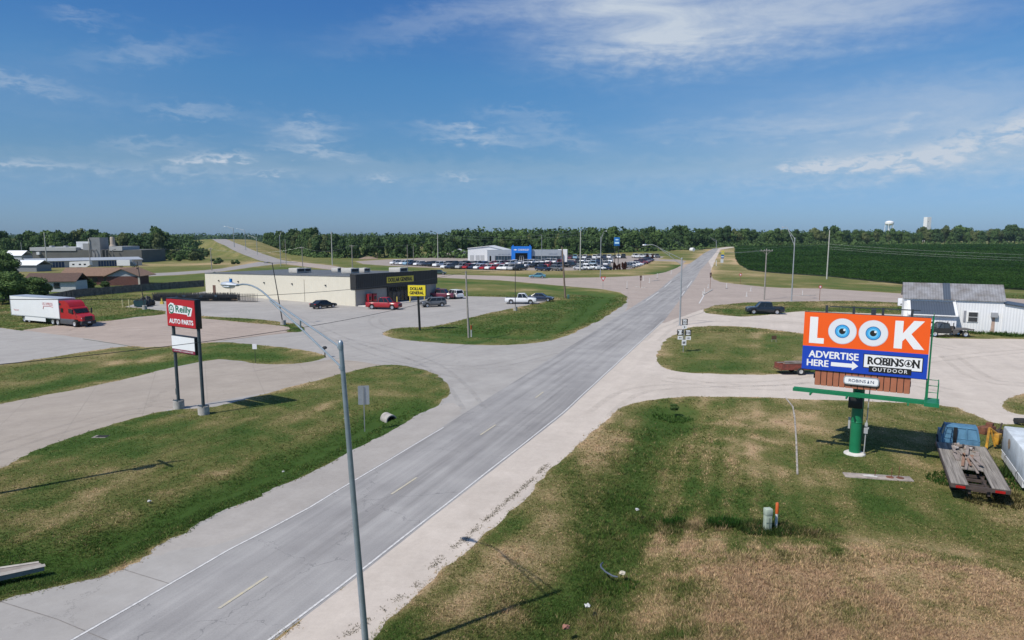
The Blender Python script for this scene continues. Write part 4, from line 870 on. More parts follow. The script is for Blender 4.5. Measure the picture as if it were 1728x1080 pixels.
# dealership stock: rows of (from, to, count, heading, kinds)
ROWS = [((668, 446.3), (742, 450.2), 10, (-.6, -.8), 'row behind the store roof', ['white', 'silver', 'white', 'pale blue', 'navy', 'white', 'grey', 'black', 'black', 'white'], ['suv', 'sedan', 'suv', 'crewcab', 'suv', 'suv', 'sedan', 'suv', 'crewcab', 'crewcab']),
 ((754, 453.0), (878, 456.3), 14, (-.55, -.83), 'front row along the dry grass bank', ['white', 'navy', 'black', 'silver', 'red', 'navy', 'white', 'red', 'white', 'red', 'white', 'white', 'silver', 'black'], ['suv', 'suv', 'crewcab', 'crewcab', 'suv', 'suv', 'suv', 'sedan', 'suv', 'suv', 'suv', 'crewcab', 'crewcab', 'crewcab']),
 ((748, 449.8), (862, 448.2), 13, (-.55, -.83), 'second row below the white workshop', ['silver', 'navy', 'black', 'navy', 'black', 'grey', 'white', 'blue', 'silver', 'red', 'white', 'maroon', 'white'], ['suv', 'crewcab', 'crewcab', 'suv', 'crewcab', 'suv', 'crewcab', 'suv', 'sedan', 'suv', 'crewcab', 'suv', 'crewcab']),
 ((868, 446.2), (945, 444.0), 9, (-.3, -.95), 'row before the blue entrance', ['white', 'white', 'silver', 'white', 'white', 'silver', 'white', 'white', 'red'], ['suv', 'sedan', 'suv', 'suv', 'sedan', 'suv', 'crewcab', 'suv', 'sedan']),
 ((890, 451.5), (963, 450.8), 7, (-.5, -.86), 'third row right of the blue entrance', ['white', 'black', 'navy', 'red', 'grey', 'navy', 'black'], ['crewcab', 'suv', 'suv', 'crewcab', 'suv', 'suv', 'crewcab']),
 ((916, 457.2), (940, 457.0), 2, (.55, -.83), 'pair facing out at the front edge', ['navy', 'grey'], ['crewcab', 'suv']),
 ((962, 437.2), (1052, 435.6), 12, (-.2, -.97), 'back row near the green field', ['maroon', 'pale blue', 'grey', 'white', 'black', 'white', 'silver', 'navy', 'white', 'grey', 'white', 'black'], ['suv', 'crewcab', 'suv', 'suv', 'sedan', 'suv', 'crewcab', 'suv', 'suv', 'sedan', 'suv', 'crewcab']),
 ((975, 443.8), (1030, 443.0), 7, (-.3, -.95), 'middle row left of the tall blue sign', ['black', 'white', 'silver', 'white', 'navy', 'grey', 'white'], ['suv', 'crewcab', 'suv', 'suv', 'sedan', 'suv', 'suv']),
 ((968, 449.0), (1024, 448.6), 6, (-.3, -.95), 'inner row left of the red brown bushes', ['maroon', 'grey', 'white', 'pale blue', 'navy', 'silver'], ['suv', 'suv', 'suv', 'crewcab', 'sedan', 'suv']),
 ((978, 455.5), (1023, 455.2), 5, (.5, -.86), 'front corner row left of the red brown bushes', ['silver', 'white', 'white', 'white', 'navy'], ['sedan', 'suv', 'crewcab', 'sedan', 'sedan']),
 ((1062, 452.6), (1094, 441.2), 9, (.75, -.66), 'slanting row beside the main road', ['grey', 'silver', 'white', 'white', 'maroon', 'maroon', 'grey', 'maroon', 'navy'], ['sedan', 'suv', 'suv', 'sedan', 'suv', 'crewcab', 'suv', 'sedan', 'suv']),
 ((1072, 435.2), (1108, 434.8), 5, (.2, -.97), 'short row beyond the slanting row', ['white', 'white', 'silver', 'white', 'grey'], ['crewcab', 'suv', 'crewcab', 'suv', 'suv'])]
ORD = ['first', 'second', 'third', 'fourth', 'fifth', 'sixth', 'seventh', 'eighth', 'ninth', 'tenth', 'eleventh', 'twelfth', 'thirteenth', 'fourteenth']
for a, b_, n, hd, where, cols, kinds in ROWS:
    A, B = at(*a), at(*b_)
    for i in range(n):
        p = A.lerp(B, i / max(1, n - 1)); p.z = float(terr(p.x, p.y)) + .02; kd = kinds[i]; w = {'suv': 'SUV', 'sedan': 'sedan', 'crewcab': 'pickup'}[kd]; j = random.uniform(-.10, .10)
        car(kd, C(cols[i]), p, (hd[0] + j, hd[1]), '%s %s, %s from left in the %s' % (cols[i], w, ORD[i], where), 'pickup_truck' if kd == 'crewcab' else 'parked_car', 'pickup truck' if kd == 'crewcab' else 'car', 'vehicles on the dealership lot', detail=False, scale=1.32)
for (uu, vv, kd, cl, hd, lb) in [(731, 428.6, 'crewcab', 'white', (-1, 0), 'white pickup truck on the far gravel left of the workshop'), (745, 428.4, 'crewcab', 'black', (1, 0), 'black pickup truck on the far gravel beside the white one'), (780, 432.6, 'crewcab', 'black', (1, -.1), 'black pickup truck beside the white car hauler load')]:
    car(kd, C(cl), at(uu, vv), hd, lb, 'pickup_truck', 'pickup truck', 'vehicles on the dealership lot', detail=False, scale=1.25)

# ---- lorry: red tractor and white trailer (they uncouple: two things)
m_red = paint('lorry_red', (.36, .010, .016)); m_twhite = ribbed('trailer_white', (.76, .77, .78), .6, 0, .35, 0, .12, .03)
A, B = at(29, 542.5), at(128, 552); hd = (B - A).xy.normalized(); rzl = math.atan2(hd.y, hd.x)
O = B.copy()                                                     # front axle on the ground
def LM(x): return O + Vector((hd.x, hd.y, 0)) * x + Vector((-hd.y, hd.x, 0)) * 1.1
T = thing('semi_trailer', 'long white box trailer with red lettering coupled to the red lorry', 'trailer', LM(-12.6), rzl)
LX0, LX1 = -4.1, 9.0
bx = MB(); bx.box((LX0 + LX1) / 2, 0, 1.15, LX1 - LX0, 2.55, 2.98, 0); bx.build('box', [m_twhite], T)
fr = MB(); fr.box((LX0 + LX1) / 2, 0, 4.13, LX1 - LX0 + .02, 2.57, .05); fr.box((LX0 + LX1) / 2, 0, 1.02, LX1 - LX0 + .02, 2.57, .12)
for x in (LX0, LX1): fr.box(x, 0, 1.02, .12, 2.6, 3.14)
fr.build('frame_rail', mat('trailer_alloy', (.55, .57, .60), .4, .5, .08, 2), T)
sk = MB(); sk.box(2.4, -1.24, .42, 5.6, .04, .62, 0); sk.box(2.4, 1.24, .42, 5.6, .04, .62, 0); sk.build('side_skirt', m_twhite, T)
ug = MB(); ug.box(0, 0, .6, 3.4, 1.9, .4); ug.box(3, 0, .85, 11, .5, .16); ug.build('undercarriage', m_black, T)
lg = MB(); lg.tube([(6.4, -.8, .12), (6.4, -.8, 1.0)], .07, 6); lg.tube([(6.4, .8, .12), (6.4, .8, 1.0)], .07, 6); lg.build('landing_leg', m_steel, T)
WH = MB().wheel(0, 0, 0, .51, .55, 22).mesh('wheel', m_tyre); RH = MB().lathe(0, 0, 0, [(0, -.20), (.12, -.20), (.14, -.24), (.30, -.24), (.32, -.285), (.32, .285), (.30, .24), (.14, .24), (.12, .20), (0, .20)], 16).mesh('rim', mat('polished_rim', (.72, .73, .75), .25, .6, .05, 5))
def lw(par, x, y): w = link('wheel', WH, par, (x, y, .51)); link('rim', RH, w)
for x in (-.65, .65):
    for y in (-.95, .95): lw(T, x, y)
tl = MB(); lettering(tl, 'US XPRESS', 6.1, -1.283, 3.25, 2.7, .42, .01); tl.tube([(4.9, -1.285, 2.86), (6.6, -1.285, 2.93), (7.5, -1.285, 2.80)], .04, 5); tl.tube([(4.85, -1.285, 2.4), (5.0, -1.285, 2.75)], .05, 5); tl.build('lettering', mat('lettering_red', (.42, .03, .04), .5), T)
tl = MB(); lettering(tl, 'Variant', -2.6, -1.283, 1.95, 1.5, .28, .0); tl.build('lettering', mat('lettering_red', (.42, .03, .04), .5), T)
T = thing('semi_tractor', 'red sleeper cab lorry tractor with dark grey skirts facing the lot', 'lorry', LM(0), rzl)
cabp = [(-4.0, 1.15), (-4.0, 3.55), (-3.7, 3.85), (-2.2, 3.95), (-1.35, 3.55), (-.95, 2.95), (-.45, 2.85), (.12, 2.02), (1.25, 1.75), (1.52, 1.55), (1.56, .95), (.7, .95), (.62, 1.15)]
def tapered(mb, poly, w0, w1, xa, xb, m=0):
    """side profile whose half width shrinks from w0 at xa to w1 at xb"""
    f = lambda x: w0 + (w1 - w0) * min(max((x - xa) / (xb - xa), 0), 1); n = len(poly)
    vs = [(a, -f(a), b_) for a, b_ in poly] + [(a, f(a), b_) for a, b_ in poly]
    return mb.add(vs, [tuple(range(n)), tuple(range(2 * n - 1, n - 1, -1))] + [(i, i + n, (i + 1) % n + n, (i + 1) % n) for i in range(n)], m)
cb = MB(); tapered(cb, cabp, 1.22, .98, -.9, 1.5); cb.build('cab', m_red, T)
ws = MB(); ws.add([(-.47, -1.02, 2.80), (-.47, 1.02, 2.80), (.10, .98, 2.08), (.10, -.98, 2.08)], [(0, 1, 2, 3)]); ws.v = [(a + .03, b_, c + .02) for a, b_, c in ws.v]; ws.build('windscreen', m_glass, T)
for s in (-1, 1):
    sw = MB(); sw.add([(-1.35, s * 1.235, 2.1), (-.25, s * 1.19, 2.1), (-.55, s * 1.19, 2.72), (-1.35, s * 1.235, 2.72)], [(0, 1, 2, 3)]); sw.build('side_window', m_glass, T)
    sw = MB(); sw.add([(-3.3, s * 1.235, 2.1), (-2.7, s * 1.235, 2.1), (-2.7, s * 1.235, 2.75), (-3.3, s * 1.235, 2.75)], [(0, 1, 2, 3)]); sw.build('sleeper_window', m_glass, T)
    sw = MB(); sw.box(-3.4, s * 1.225, 3.2, .5, .03, .3); sw.build('vent', m_black, T)
    sw = MB(); sw.box(-1.9, s * 1.13, .35, 3.6, .18, .8, 0, bevel=.05); sw.build('side_fairing', mat('lorry_grey', (.08, .085, .095), .45, .1, .1, 3), T)
    sw = MB(); sw.box(.05, s * 1.45, 1.95, .16, .22, .75, 0, bevel=.04); sw.tube([(-.1, s * 1.1, 2.1), (.05, s * 1.45, 2.2)], .03, 6); sw.build('mirror', m_black, T)
    sw = MB(); sw.box(1.30, s * .85, 1.25, .3, .3, .22, 0, bevel=.05); sw.build('headlight', m_lamp, T)
    for x in (-4.35, -5.65): lw(T, x, s * .93)
    lw(T, 0, s * 1.02)
gr = MB(); gr.box(1.58, 0, 1.0, .06, 1.15, .66, 0, bevel=.02); gr.box(1.42, 0, .42, .42, 2.2, .52, 0, bevel=.06); gr.build('grille', m_black, T)
gr = MB(); gr.box(1.655, 0, .62, .02, .45, .2); gr.build('number_plate', mat('plate_white', (.6, .6, .6), .5), T)
ch = MB(); ch.box(-4.4, 0, .75, 4.4, .9, .25); ch.box(-5, 0, 1.0, 1.0, .9, .12); ch.build('chassis', m_black, T)
# ------------------------------------------------------------------ buildings
m_cream = ribbed('cream_metal_siding', (.63, .59, .485), .62, 1, .55, 0, .18, .03); m_tan = mat('tan_block', (.33, .31, .28), .8, 0, .06, 2); m_darkpanel = ribbed('black_fascia_metal', (.028, .027, .026), .5, 0, .5, .1, .25, .1)
m_roofd = mat('membrane_roof', (.10, .11, .12), .8, 0, .2, .4); m_trim = mat('dark_trim', (.03, .03, .03), .5, 0, .1, 4); m_store = mat('storefront_glass', (.015, .017, .02), .08, 0, .2, 1)
m_yell = mat('sign_yellow', (.82, .66, .03), .45, 0, .03, 2); m_yelld = mat('fascia_sign_yellow', (.62, .52, .06), .5, 0, .05, 2); m_blk = mat('sign_black', (.012, .012, .012), .5, 0, .05, 4)
m_hvac = mat('hvac_grey', (.50, .48, .44), .55, .1, .1, 2); m_wht = mat('white_metal', (.74, .74, .73), .5, 0, .04, 2); m_whtrib = ribbed('white_ribbed_siding', (.72, .73, .74), .35, 0, .5, 0, .3, .03); m_window = mat('window_glass', (.03, .035, .04), .08, 0, .2, 2)
def hip(mb, x0, x1, y0, y1, z0, z1, over=.4, gable=True, m=0, axis='x', th=.14):
    """gabled roof with thickness; ridge along axis"""
    if axis == 'x':
        yc = (y0 + y1) / 2; P = [(y0 - over, z0 - .12), (yc, z1), (y1 + over, z0 - .12), (y1 + over, z0 - .12 + th), (yc, z1 + th), (y0 - over, z0 - .12 + th)]
        return mb.prism(P, x0 - over, x1 + over, m, plane='yz')
    xc = (x0 + x1) / 2; P = [(x0 - over, z0 - .12), (xc, z1), (x1 + over, z0 - .12), (x1 + over, z0 - .12 + th), (xc, z1 + th), (x0 - over, z0 - .12 + th)]
    return mb.prism(P, y0 - over, y1 + over, m, plane='xz')

# ---- discount store (local x along the front, y back along the long wall)
SO = at(601, 517); SRZ = math.atan2(.804, .593); SW, SL, H0, H1 = 23.2, 54.0, 5.95, 4.95
S = thing('store_building', 'long cream metal store with a black front fascia and yellow lettered sign', 'store', SO, SRZ)
mb = MB(); mb.add([(0, 0, 0), (SW, 0, 0), (SW, SL, 0), (0, SL, 0), (0, 0, H0), (SW, 0, H0), (SW, SL, H1), (0, SL, H1)], [(0, 3, 7, 4), (1, 5, 6, 2), (3, 2, 6, 7)]); mb.build('side_wall', m_cream, S, smooth=False)
mb = MB(); mb.box(4.2, .12, 0, 8.4, .24, H0 - .1); mb.box(19.1, .12, 0, 8.2, .24, H0 - .1); mb.box(11.7, .12, 3.4, 6.6, .24, H0 - 3.5); mb.build('front_wall', m_tan, S, smooth=False)
mb = MB(); mb.add([(-.08, .25, H0 - .02), (SW + .08, .25, H0 - .02), (SW + .08, SL + .08, H1 + .02), (-.08, SL + .08, H1 + .02), (-.08, .25, H0 - .16), (SW + .08, .25, H0 - .16), (SW + .08, SL + .08, H1 - .12), (-.08, SL + .08, H1 - .12)], [(0, 1, 2, 3), (0, 4, 5, 1), (1, 5, 6, 2), (2, 6, 7, 3), (3, 7, 4, 0)]); mb.build('roof', m_roofd, S, smooth=False)
mb = MB(); mb.box(SW / 2, -.14, 3.25, SW + .3, .28, 3.05); mb.box(.02, .7, 3.25, .3, 1.4, 3.05); mb.box(SW - .02, .7, 3.25, .3, 1.4, 3.05); mb.box(8.45, -.22, 0, .3, .3, 3.3); mb.box(14.95, -.22, 0, .3, .3, 3.3); mb.build('fascia', m_darkpanel, S, smooth=False)
mb = MB(); mb.box(11.7, .14, 0, 6.4, .06, 3.3); sf = mb.build('storefront', m_store, S, smooth=False)
mb = MB()
for x in (8.7, 9.9, 11.0, 12.2, 13.4, 14.7): mb.box(x, .07, 0, .09, .1, 3.2)
mb.box(11.7, .07, 2.25, 6.2, .1, .09); mb.box(11.7, .07, 0, 6.2, .1, .25); mb.build('mullion', m_trim, sf, smooth=False)
for x in (10.45, 11.6): mb = MB(); mb.box(x, .05, .1, 1.0, .05, 2.05); mb.box(x + .3, -.02, 1.0, .05, .05, .5); mb.build('door', mat('door_glass', (.05, .055, .06), .1, 0, .2, 2), S, smooth=False)
mb = MB(); mb.box(11.9, -.34, 4.15, 7.7, .12, 1.25); sp = mb.build('sign_panel', m_yelld, S, smooth=False); mb = MB(); lettering(mb, 'DOLLAR GENERAL', 11.9, -.41, 4.78, 6.9, .80, .075); mb.build('lettering', m_blk, sp, smooth=False)
mb = MB(); mb.box(11.5, -1.3, 0, SW - 1, 2.4, .13); mb.build('walkway', m_conc_pale, S, smooth=False)
for y in (9, 20, 30, 40, 48): mb = MB(); mb.box(-.12, y, 3.75 - y * .012, .22, .34, .26, bevel=.03); mb.build('wall_light', m_trim, S)
for y in (16, 43.5): mb = MB(); mb.box(-.05, y, .1, .05, .12, 4.9 - y * .017); mb.build('downspout', mat('downspout_cream', (.5, .47, .39), .5), S)
mb = MB(); mb.box(-.03, 50.2, .05, .06, 1.15, 2.1); d_ = mb.build('rear_door', mat('brown_door', (.13, .07, .05), .5), S, smooth=False); mb = MB(); mb.box(-.09, 49.8, 1.05, .07, .14, .05); mb.build('handle', m_steel, d_)
for (x, y, sx_, sy_, h_) in [(6.5, 27, 2.3, 3.0, 1.3), (9.0, 27.5, 2.0, 2.2, 1.2), (14, 22, 2.0, 2.2, 1.1), (9.5, 12.5, 2.4, 3.2, 1.3), (14.2, 13.5, 1.8, 2.4, 1.1), (15.8, 4.2, 2.4, 3.4, 1.25)]:
    zr = H0 - (H0 - H1) * y / SL; mb = MB(); h_ *= .78; mb.box(x, y, zr + .12, sx_, sy_, h_, bevel=.06); mb.box(x, y, zr - .1, sx_ * .9, sy_ * .9, .3); mb.cyl(x, y - sy_ * .2, zr + .12 + h_, .45, .10, 14); u_ = mb.build('rooftop_unit', m_hvac, S)
    mb = MB(); mb.box(x, y - sy_ / 2 - .02, zr + .4, sx_ * .75, .06, h_ * .6); mb.build('grille', m_trim, u_)
def SP(x, y, z=0): return SO + Matrix.Rotation(SRZ, 3, 'Z') @ Vector((x, y, z))
m_kred = paint('kiosk_red', (.42, .012, .02))
for i, (x, lb) in enumerate([(2.7, 'tall red rental kiosk nearest the corner of the store front'), (4.0, 'second red kiosk, on the side of the store door')]):
    k_ = thing('kiosk', lb, 'kiosk', SP(x, -.75, .13), SRZ); mb = MB(); mb.box(0, 0, 0, .95, .8, 2.0, bevel=.05); mb.build('cabinet', m_kred, k_); mb = MB(); mb.box(0, -.41, 1.0, .6, .03, .7); mb.build('screen', m_store, k_); mb = MB(); mb.box(0, -.1, 2.0, .98, .7, .22, bevel=.04); mb.build('top_box', m_kred if i == 0 else mat('kiosk_dark', (.12, .02, .02), .5), k_)
for i, (x, h_) in enumerate([(8.9, 1.35), (12.6, 1.2), (15.3, 1.0), (17.0, 1.0)]):
    mb = MB(); mb.cyl(0, 0, 0, .11, h_, 12); mb.lathe(0, 0, h_, [(.11, 0), (.08, .06), (0, .08)], 12, axis='z'); o = mb.build('bollard', mat('bollard_yellow', (.60, .47, .10), .5), None, SP(x, -2.3, 0)); tag(o, '%s yellow bollard from the left in front of the store door' % ORD[i], 'bollard', 'bollards before the store door')
# person at the entrance
def person(p, rz, label):
    r = thing('person', label, 'person', p, rz)
    me = bpy.data.meshes.new('body'); J = [((0, 0, .92), .16), ((0, 0, 1.12), .15), ((0, 0, 1.36), .17), ((0, 0, 1.5), .07), ((0, .02, 1.60), .095), ((0, .02, 1.72), .085), ((.10, 0, .86), .10), ((.11, .06, .48), .07), ((.11, .02, .06), .05), ((.11, .16, .04), .04), ((-.10, 0, .86), .10), ((-.11, -.10, .48), .07), ((-.11, -.22, .08), .05), ((-.11, -.10, .04), .04), ((.21, 0, 1.40), .07), ((.27, -.04, 1.12), .05), ((.25, .08, .90), .04), ((-.21, 0, 1.40), .07), ((-.27, .04, 1.12), .05), ((-.24, .2, 1.0), .04)]
    E_ = [(0, 1), (1, 2), (2, 3), (3, 4), (4, 5), (0, 6), (6, 7), (7, 8), (8, 9), (0, 10), (10, 11), (11, 12), (12, 13), (2, 14), (14, 15), (15, 16), (2, 17), (17, 18), (18, 19)]
    me.from_pydata([j[0] for j in J], E_, []); o = bpy.data.objects.new('body', me); COL.objects.link(o); md = o.modifiers.new('s', 'SKIN'); o.modifiers.new('d', 'SUBSURF').levels = 1
    for v_, j in zip(me.skin_vertices[0].data, J): v_.radius = (j[1], j[1])
    me.skin_vertices[0].data[0].use_root = True
    dg = bpy.context.evaluated_depsgraph_get(); m2 = bpy.data.meshes.new_from_object(o.evaluated_get(dg)); bpy.data.objects.remove(o)
    mats_ = [mat('shirt_white', (.62, .60, .66), .8), mat('trousers_tan', (.40, .33, .22), .85), mat('skin', (.45, .27, .19), .6)]; m2.materials.clear()
    for q in mats_: m2.materials.append(q)
    for f in m2.polygons: z = f.center.z; x_ = abs(f.center.x); f.material_index = 2 if z > 1.50 or (x_ > .2 and z < 1.18 and z > .8) else 0 if z > .93 else 1
    m2.shade_smooth(); link('body', m2, r)
    mb = MB(); mb.lathe(0, .0, 1.66, [(.105, -.02), (.10, .06), (.06, .13), (0, .15)], 12, axis='z'); mb.build('hair', mat('hair_brown', (.05, .03, .02), .8), r)
person(SP(13.2, -2.0, .13), SRZ + PI, 'person in a white shirt and tan trousers walking at the store door')
# row of roll carts beside the store
def cart_mesh():
    mb = MB(); w, d, h = .42, .36, 1.75
    for x in (-w, w):
        for y in (-d, d): mb.tube([(x, y, .12), (x, y, h)], .022, 4)
        for z in (.2, .6, 1.0, 1.4, h): mb.tube([(x, -d, z), (x, d, z)], .014, 4)
        for k in (-.18, 0, .18): mb.tube([(x, k, .2), (x, k, h)], .009, 4)
    for z in (.2, .85, 1.4): mb.tube([(-w, d, z), (w, d, z)], .014, 4)
    for k in (-.28, -.14, 0, .14, .28): mb.tube([(k, d, .2), (k, d, h)], .009, 4)
    return mb.mesh('frame', mat('cart_grey', (.075, .08, .088), .5, .5, .25, 3)), MB().box(0, 0, .14, .84, .72, .05).mesh('deck', mat('cart_deck', (.05, .053, .058), .6)), MB().box(0, 0, .80, .80, .68, .04).mesh('shelf', mat('cart_deck', (.05, .053, .058), .6))
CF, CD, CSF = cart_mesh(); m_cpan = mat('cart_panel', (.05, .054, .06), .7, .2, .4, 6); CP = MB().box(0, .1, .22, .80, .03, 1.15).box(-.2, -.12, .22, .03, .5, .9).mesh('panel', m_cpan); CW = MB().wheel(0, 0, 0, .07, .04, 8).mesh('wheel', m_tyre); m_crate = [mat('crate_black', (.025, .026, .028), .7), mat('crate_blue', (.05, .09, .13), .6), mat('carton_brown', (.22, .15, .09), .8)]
ca, cb_ = at(262, 508), at(398, 508.5); n = 0
for i in range(34):
    for rw in range(2):
        f = i / 33; p = ca.lerp(cb_, f) + Vector((.0, 1.0 * rw + random.uniform(-.1, .1), 0)); p.z = .02
        if rw and i % 3 == 2: continue
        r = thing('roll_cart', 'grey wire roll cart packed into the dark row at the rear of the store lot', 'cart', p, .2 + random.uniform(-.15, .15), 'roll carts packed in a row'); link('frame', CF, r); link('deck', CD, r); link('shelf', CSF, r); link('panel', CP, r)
        for x in (-.36, .36): link('wheel', CW, r, (x, -.3, .07)); link('wheel', CW, r, (x, .3, .07))
        if random.random() < .5:
            hh = random.uniform(.25, .5); mb = MB(); mb.box(0, 0, 0, random.uniform(.5, .75), .6, hh, bevel=.02); o = mb.build('crate', random.choice(m_crate), None, p + Vector((0, 0, random.choice((.19, .84)))), .2); tag(o, 'dark crate or carton standing on a cart in the packed row', 'crate', 'crates on the roll carts')
for i in range(7):
    p = at(405 + i * 4.4, 509.5); r = thing('roll_cart', 'empty light wire cart in the thin row against the cream store wall', 'cart', p, .3, 'empty carts against the wall')
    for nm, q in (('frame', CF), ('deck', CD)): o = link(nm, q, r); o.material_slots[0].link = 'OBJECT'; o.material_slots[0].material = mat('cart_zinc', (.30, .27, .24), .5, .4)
D = thing('dumpster', 'dark teal waste skip piled with black bags by the lot lamp', 'dumpster', at(238, 518), .3); mb = MB(); mb.prism([(-1.0, .15), (.9, .15), (1.05, 1.35), (-1.15, 1.25)], -.8, .8); mb.build('bin', paint('dumpster_teal', (.03, .075, .085)), D)
for s in (-.4, .4): mb = MB(); mb.box(0, s, 1.32, 2.1, .76, .05); mb.build('lid', m_black, D)
for i, (uu, vv, h_) in enumerate([(246, 517, 1.3), (251, 516, 1.7), (256, 515.5, 1.4), (249, 513.5, 1.9), (243, 514, 1.7)]):
    p = at(uu, vv); mb = MB(); 
    for q in range(3): mb.lathe(random.uniform(-.3, .3), random.uniform(-.3, .3), 0, [(.35, 0), (.48, h_ * .3), (.42, h_ * .6), (.2, h_ * .85), (0, h_ * (.7 + .15 * q))], 9, axis='z')
    o = mb.build('rubbish_bag', mat('bag_black', (.012, .012, .014), .45, 0, .3, 6, .5, 8), None, p); tag(o, 'heap of black rubbish bags beside the teal skip', 'rubbish bag', 'rubbish bags by the skip')
for i, uu in enumerate((207, 218)):
    mb = MB(); mb.cyl(0, 0, 0, .09, 1.35, 10); mb.lathe(0, 0, 1.35, [(.09, 0), (.06, .05), (0, .07)], 10, axis='z'); o = mb.build('bollard', mat('bollard_cream', (.62, .56, .30), .5), None, at(uu, 518)); tag(o, '%s of the two pale yellow posts at the lot corner' % ['left', 'right'][i], 'bollard', 'pale posts at the lot corner')
mb = MB(); mb.cyl(0, 0, 0, .16, 1.2, 10); mb.box(0, 0, 0, .6, .5, .5); o = mb.build('bollard', mat('bollard_yellow', (.60, .47, .10), .5), None, at(273.5, 513)); tag(o, 'yellow guard post amid the dark carts', 'bollard')

# ---- car dealership
DP = at(880, 441.5); DP.z = float(terr(DP.x, DP.y)); ds = DP.y / FPX; drz = -.10
D = thing('dealership', 'car dealership with white workshop, grey metal front and bright blue entrance portal', 'dealership', DP, drz)
m_dblue = mat('portal_blue', (.012, .17, .62), .4, 0, .05, .3); m_dgrey = ribbed('dealer_alloy', (.40, .43, .46), 1.2, 2, .4, .3, .1, .04)
X = lambda u_: (u_ - 880) * ds
mb = MB(); mb.add([(X(786), 14, 0), (X(835), -1, 0), (X(835), 22, 0), (X(786), 30, 0), (X(786), 14, 6.4), (X(835), -1 + 3, 5.6), (X(835), 22, 5.6), (X(786), 30, 6.4)], [(0, 1, 5, 4), (1, 2, 6, 5), (2, 3, 7, 6), (3, 0, 4, 7), (4, 5, 6, 7)])
mb = MB(); mb.prism([(X(786), 0), (X(850), 0), (X(850), 5.8), (X(822), 8.0), (X(786), 6.8)], 6, 30); w_ = mb.build('workshop', m_whtrib, D, smooth=False)
mb = MB(); mb.prism([(X(786) - .3, 6.75), (X(822), 8.0), (X(853), 5.75), (X(853), 6.0), (X(822), 8.3), (X(786) - .3, 7.05)], 5.6, 30.3); mb.build('roof', mat('workshop_roof', (.62, .63, .63), .5), w_, smooth=False)
for q in (793, 803, 811): mb = MB(); mb.box(X(q), 5.97, 0, 2.2, .06, 3.2); mb.build('workshop_door', mat('door_grey', (.42, .43, .44), .5), D, smooth=False)
mb = MB(); mb.box((X(822) + X(864)) / 2, 4.5, 3.0, X(864) - X(822), 9, 3.2); mb.box(X(824), 4.5, 0, 1.2, 9, 3.01); mb.box(X(832), .2, 0, 2.0, .4, 3.01); mb.build('front_band', m_dgrey, D, smooth=False)
mb = MB(); mb.box((X(897) + X(946)) / 2, 6, 3.0, X(946) - X(897), 12, 3.2); mb.build('front_band', m_dgrey, D, smooth=False)
m_sg = mat('showroom_glass', (.03, .05, .07), .08, 0, .3, .2); mb = MB(); mb.box((X(836) + X(864)) / 2, .25, 0, X(864) - X(836), .1, 3.0); mb.build('showroom_glass', m_sg, D, smooth=False)
mb = MB(); mb.box((X(897) + X(945)) / 2, .25, 0, X(945) - X(897), .1, 3.0); sg = mb.build('showroom_glass', m_sg, D, smooth=False)
mb = MB(); mb.box(X(918), 7, 0, X(938) - X(897), 8, 2.9); mb.box(X(851), 5.5, 0, X(864) - X(840), 7, 2.9); mb.build('showroom_core', mat('showroom_inside', (.10, .10, .11), .8, 0, .2, .3), D, smooth=False)
mb = MB()
for q in list(range(836, 865, 5)) + list(range(898, 946, 5)): mb.box(X(q), .15, 0, .14, .12, 3.0)
mb.build('mullion', m_steel, sg, smooth=False)
mb = MB(); mb.box((X(940) + X(956)) / 2, 9, 0, X(956) - X(940), 14, 6.3); mb.box(X(944), 1.9, 0, .3, .3, 6.2); mb.build('white_wing', m_wht, D, smooth=False)
PW = X(897) - X(863.5)
mb = MB(); mb.box(X(863.5) + 1.0, -.9, 0, 2.0, 1.8, 8.1); mb.box(X(897) - 1.0, -.9, 0, 2.0, 1.8, 8.1); mb.box((X(863.5) + X(897)) / 2, -.9, 4.6, PW - 4.0, 1.8, 3.5); po = mb.build('portal', m_dblue, D, smooth=False)
mb = MB(); mb.box((X(863.5) + X(897)) / 2, -.3, 0, PW - 4.0, .1, 4.6); mb.build('entrance_glass', m_store, D, smooth=False)
mb = MB(); cx_ = X(880.3)
for q in (-1.0, -.0, 1.0): mb.box(cx_ + q, -.42, 0, .12, .12, 3.0)
mb.box(cx_, -.42, 2.9, 2.1, .12, .14); mb.build('door_frame', m_wht, D, smooth=False)
mb = MB(); lettering(mb, 'CHEVROLET', cx_ + 1.2, -1.83, 6.3, 5.8, .85, .03); 
BT = [(-1.0, -.17), (-.42, -.17), (-.42, -.34), (.34, -.34), (.42, -.17), (1.0, -.17), (.86, .17), (.42, .17), (.42, .34), (-.34, .34), (-.42, .17), (-.86, .17)]
mb.add([(cx_ - 3.2 + a * .9, -1.83, 6.3 + b_ * .9) for a, b_ in BT], [tuple(range(12))]); mb.build('lettering', mat('letter_white', (.8, .8, .8), .5), po, smooth=False)
mb = MB(); lettering(mb, 'JIM BUTLER', X(851), -.03, 3.75, 6.6, .62, .02); lettering(mb, 'SERVICE', X(933), -.03, 4.05, 4.6, .55, .01); mb.build('lettering', mat('letter_slate', (.10, .13, .20), .5), D, smooth=False)
for q in (866, 894.5): mb = MB(); mb.box(X(q), -.9, 8.1, .5, .5, .7); mb.build('portal_post', m_dblue, D)
b_ = at(778, 437); b_.z = float(terr(b_.x, b_.y)); Q = thing('shed', 'small white open shed left of the dealership workshop', 'shed', at(775, 434.5), -.1); mb = MB(); hip(mb, -3.5, 3.5, -3, 3, 3.4, 5.0, .4, axis='y'); mb.build('roof', m_wht, Q, smooth=False)
mb = MB()
for x_ in (-3.3, 3.3):
    for y_ in (-2.8, 2.8): mb.box(x_, y_, 0, .25, .25, 3.4)
mb.box(0, 2.9, 0, 6.6, .12, 3.3); mb.build('wall', m_wht, Q, smooth=False)

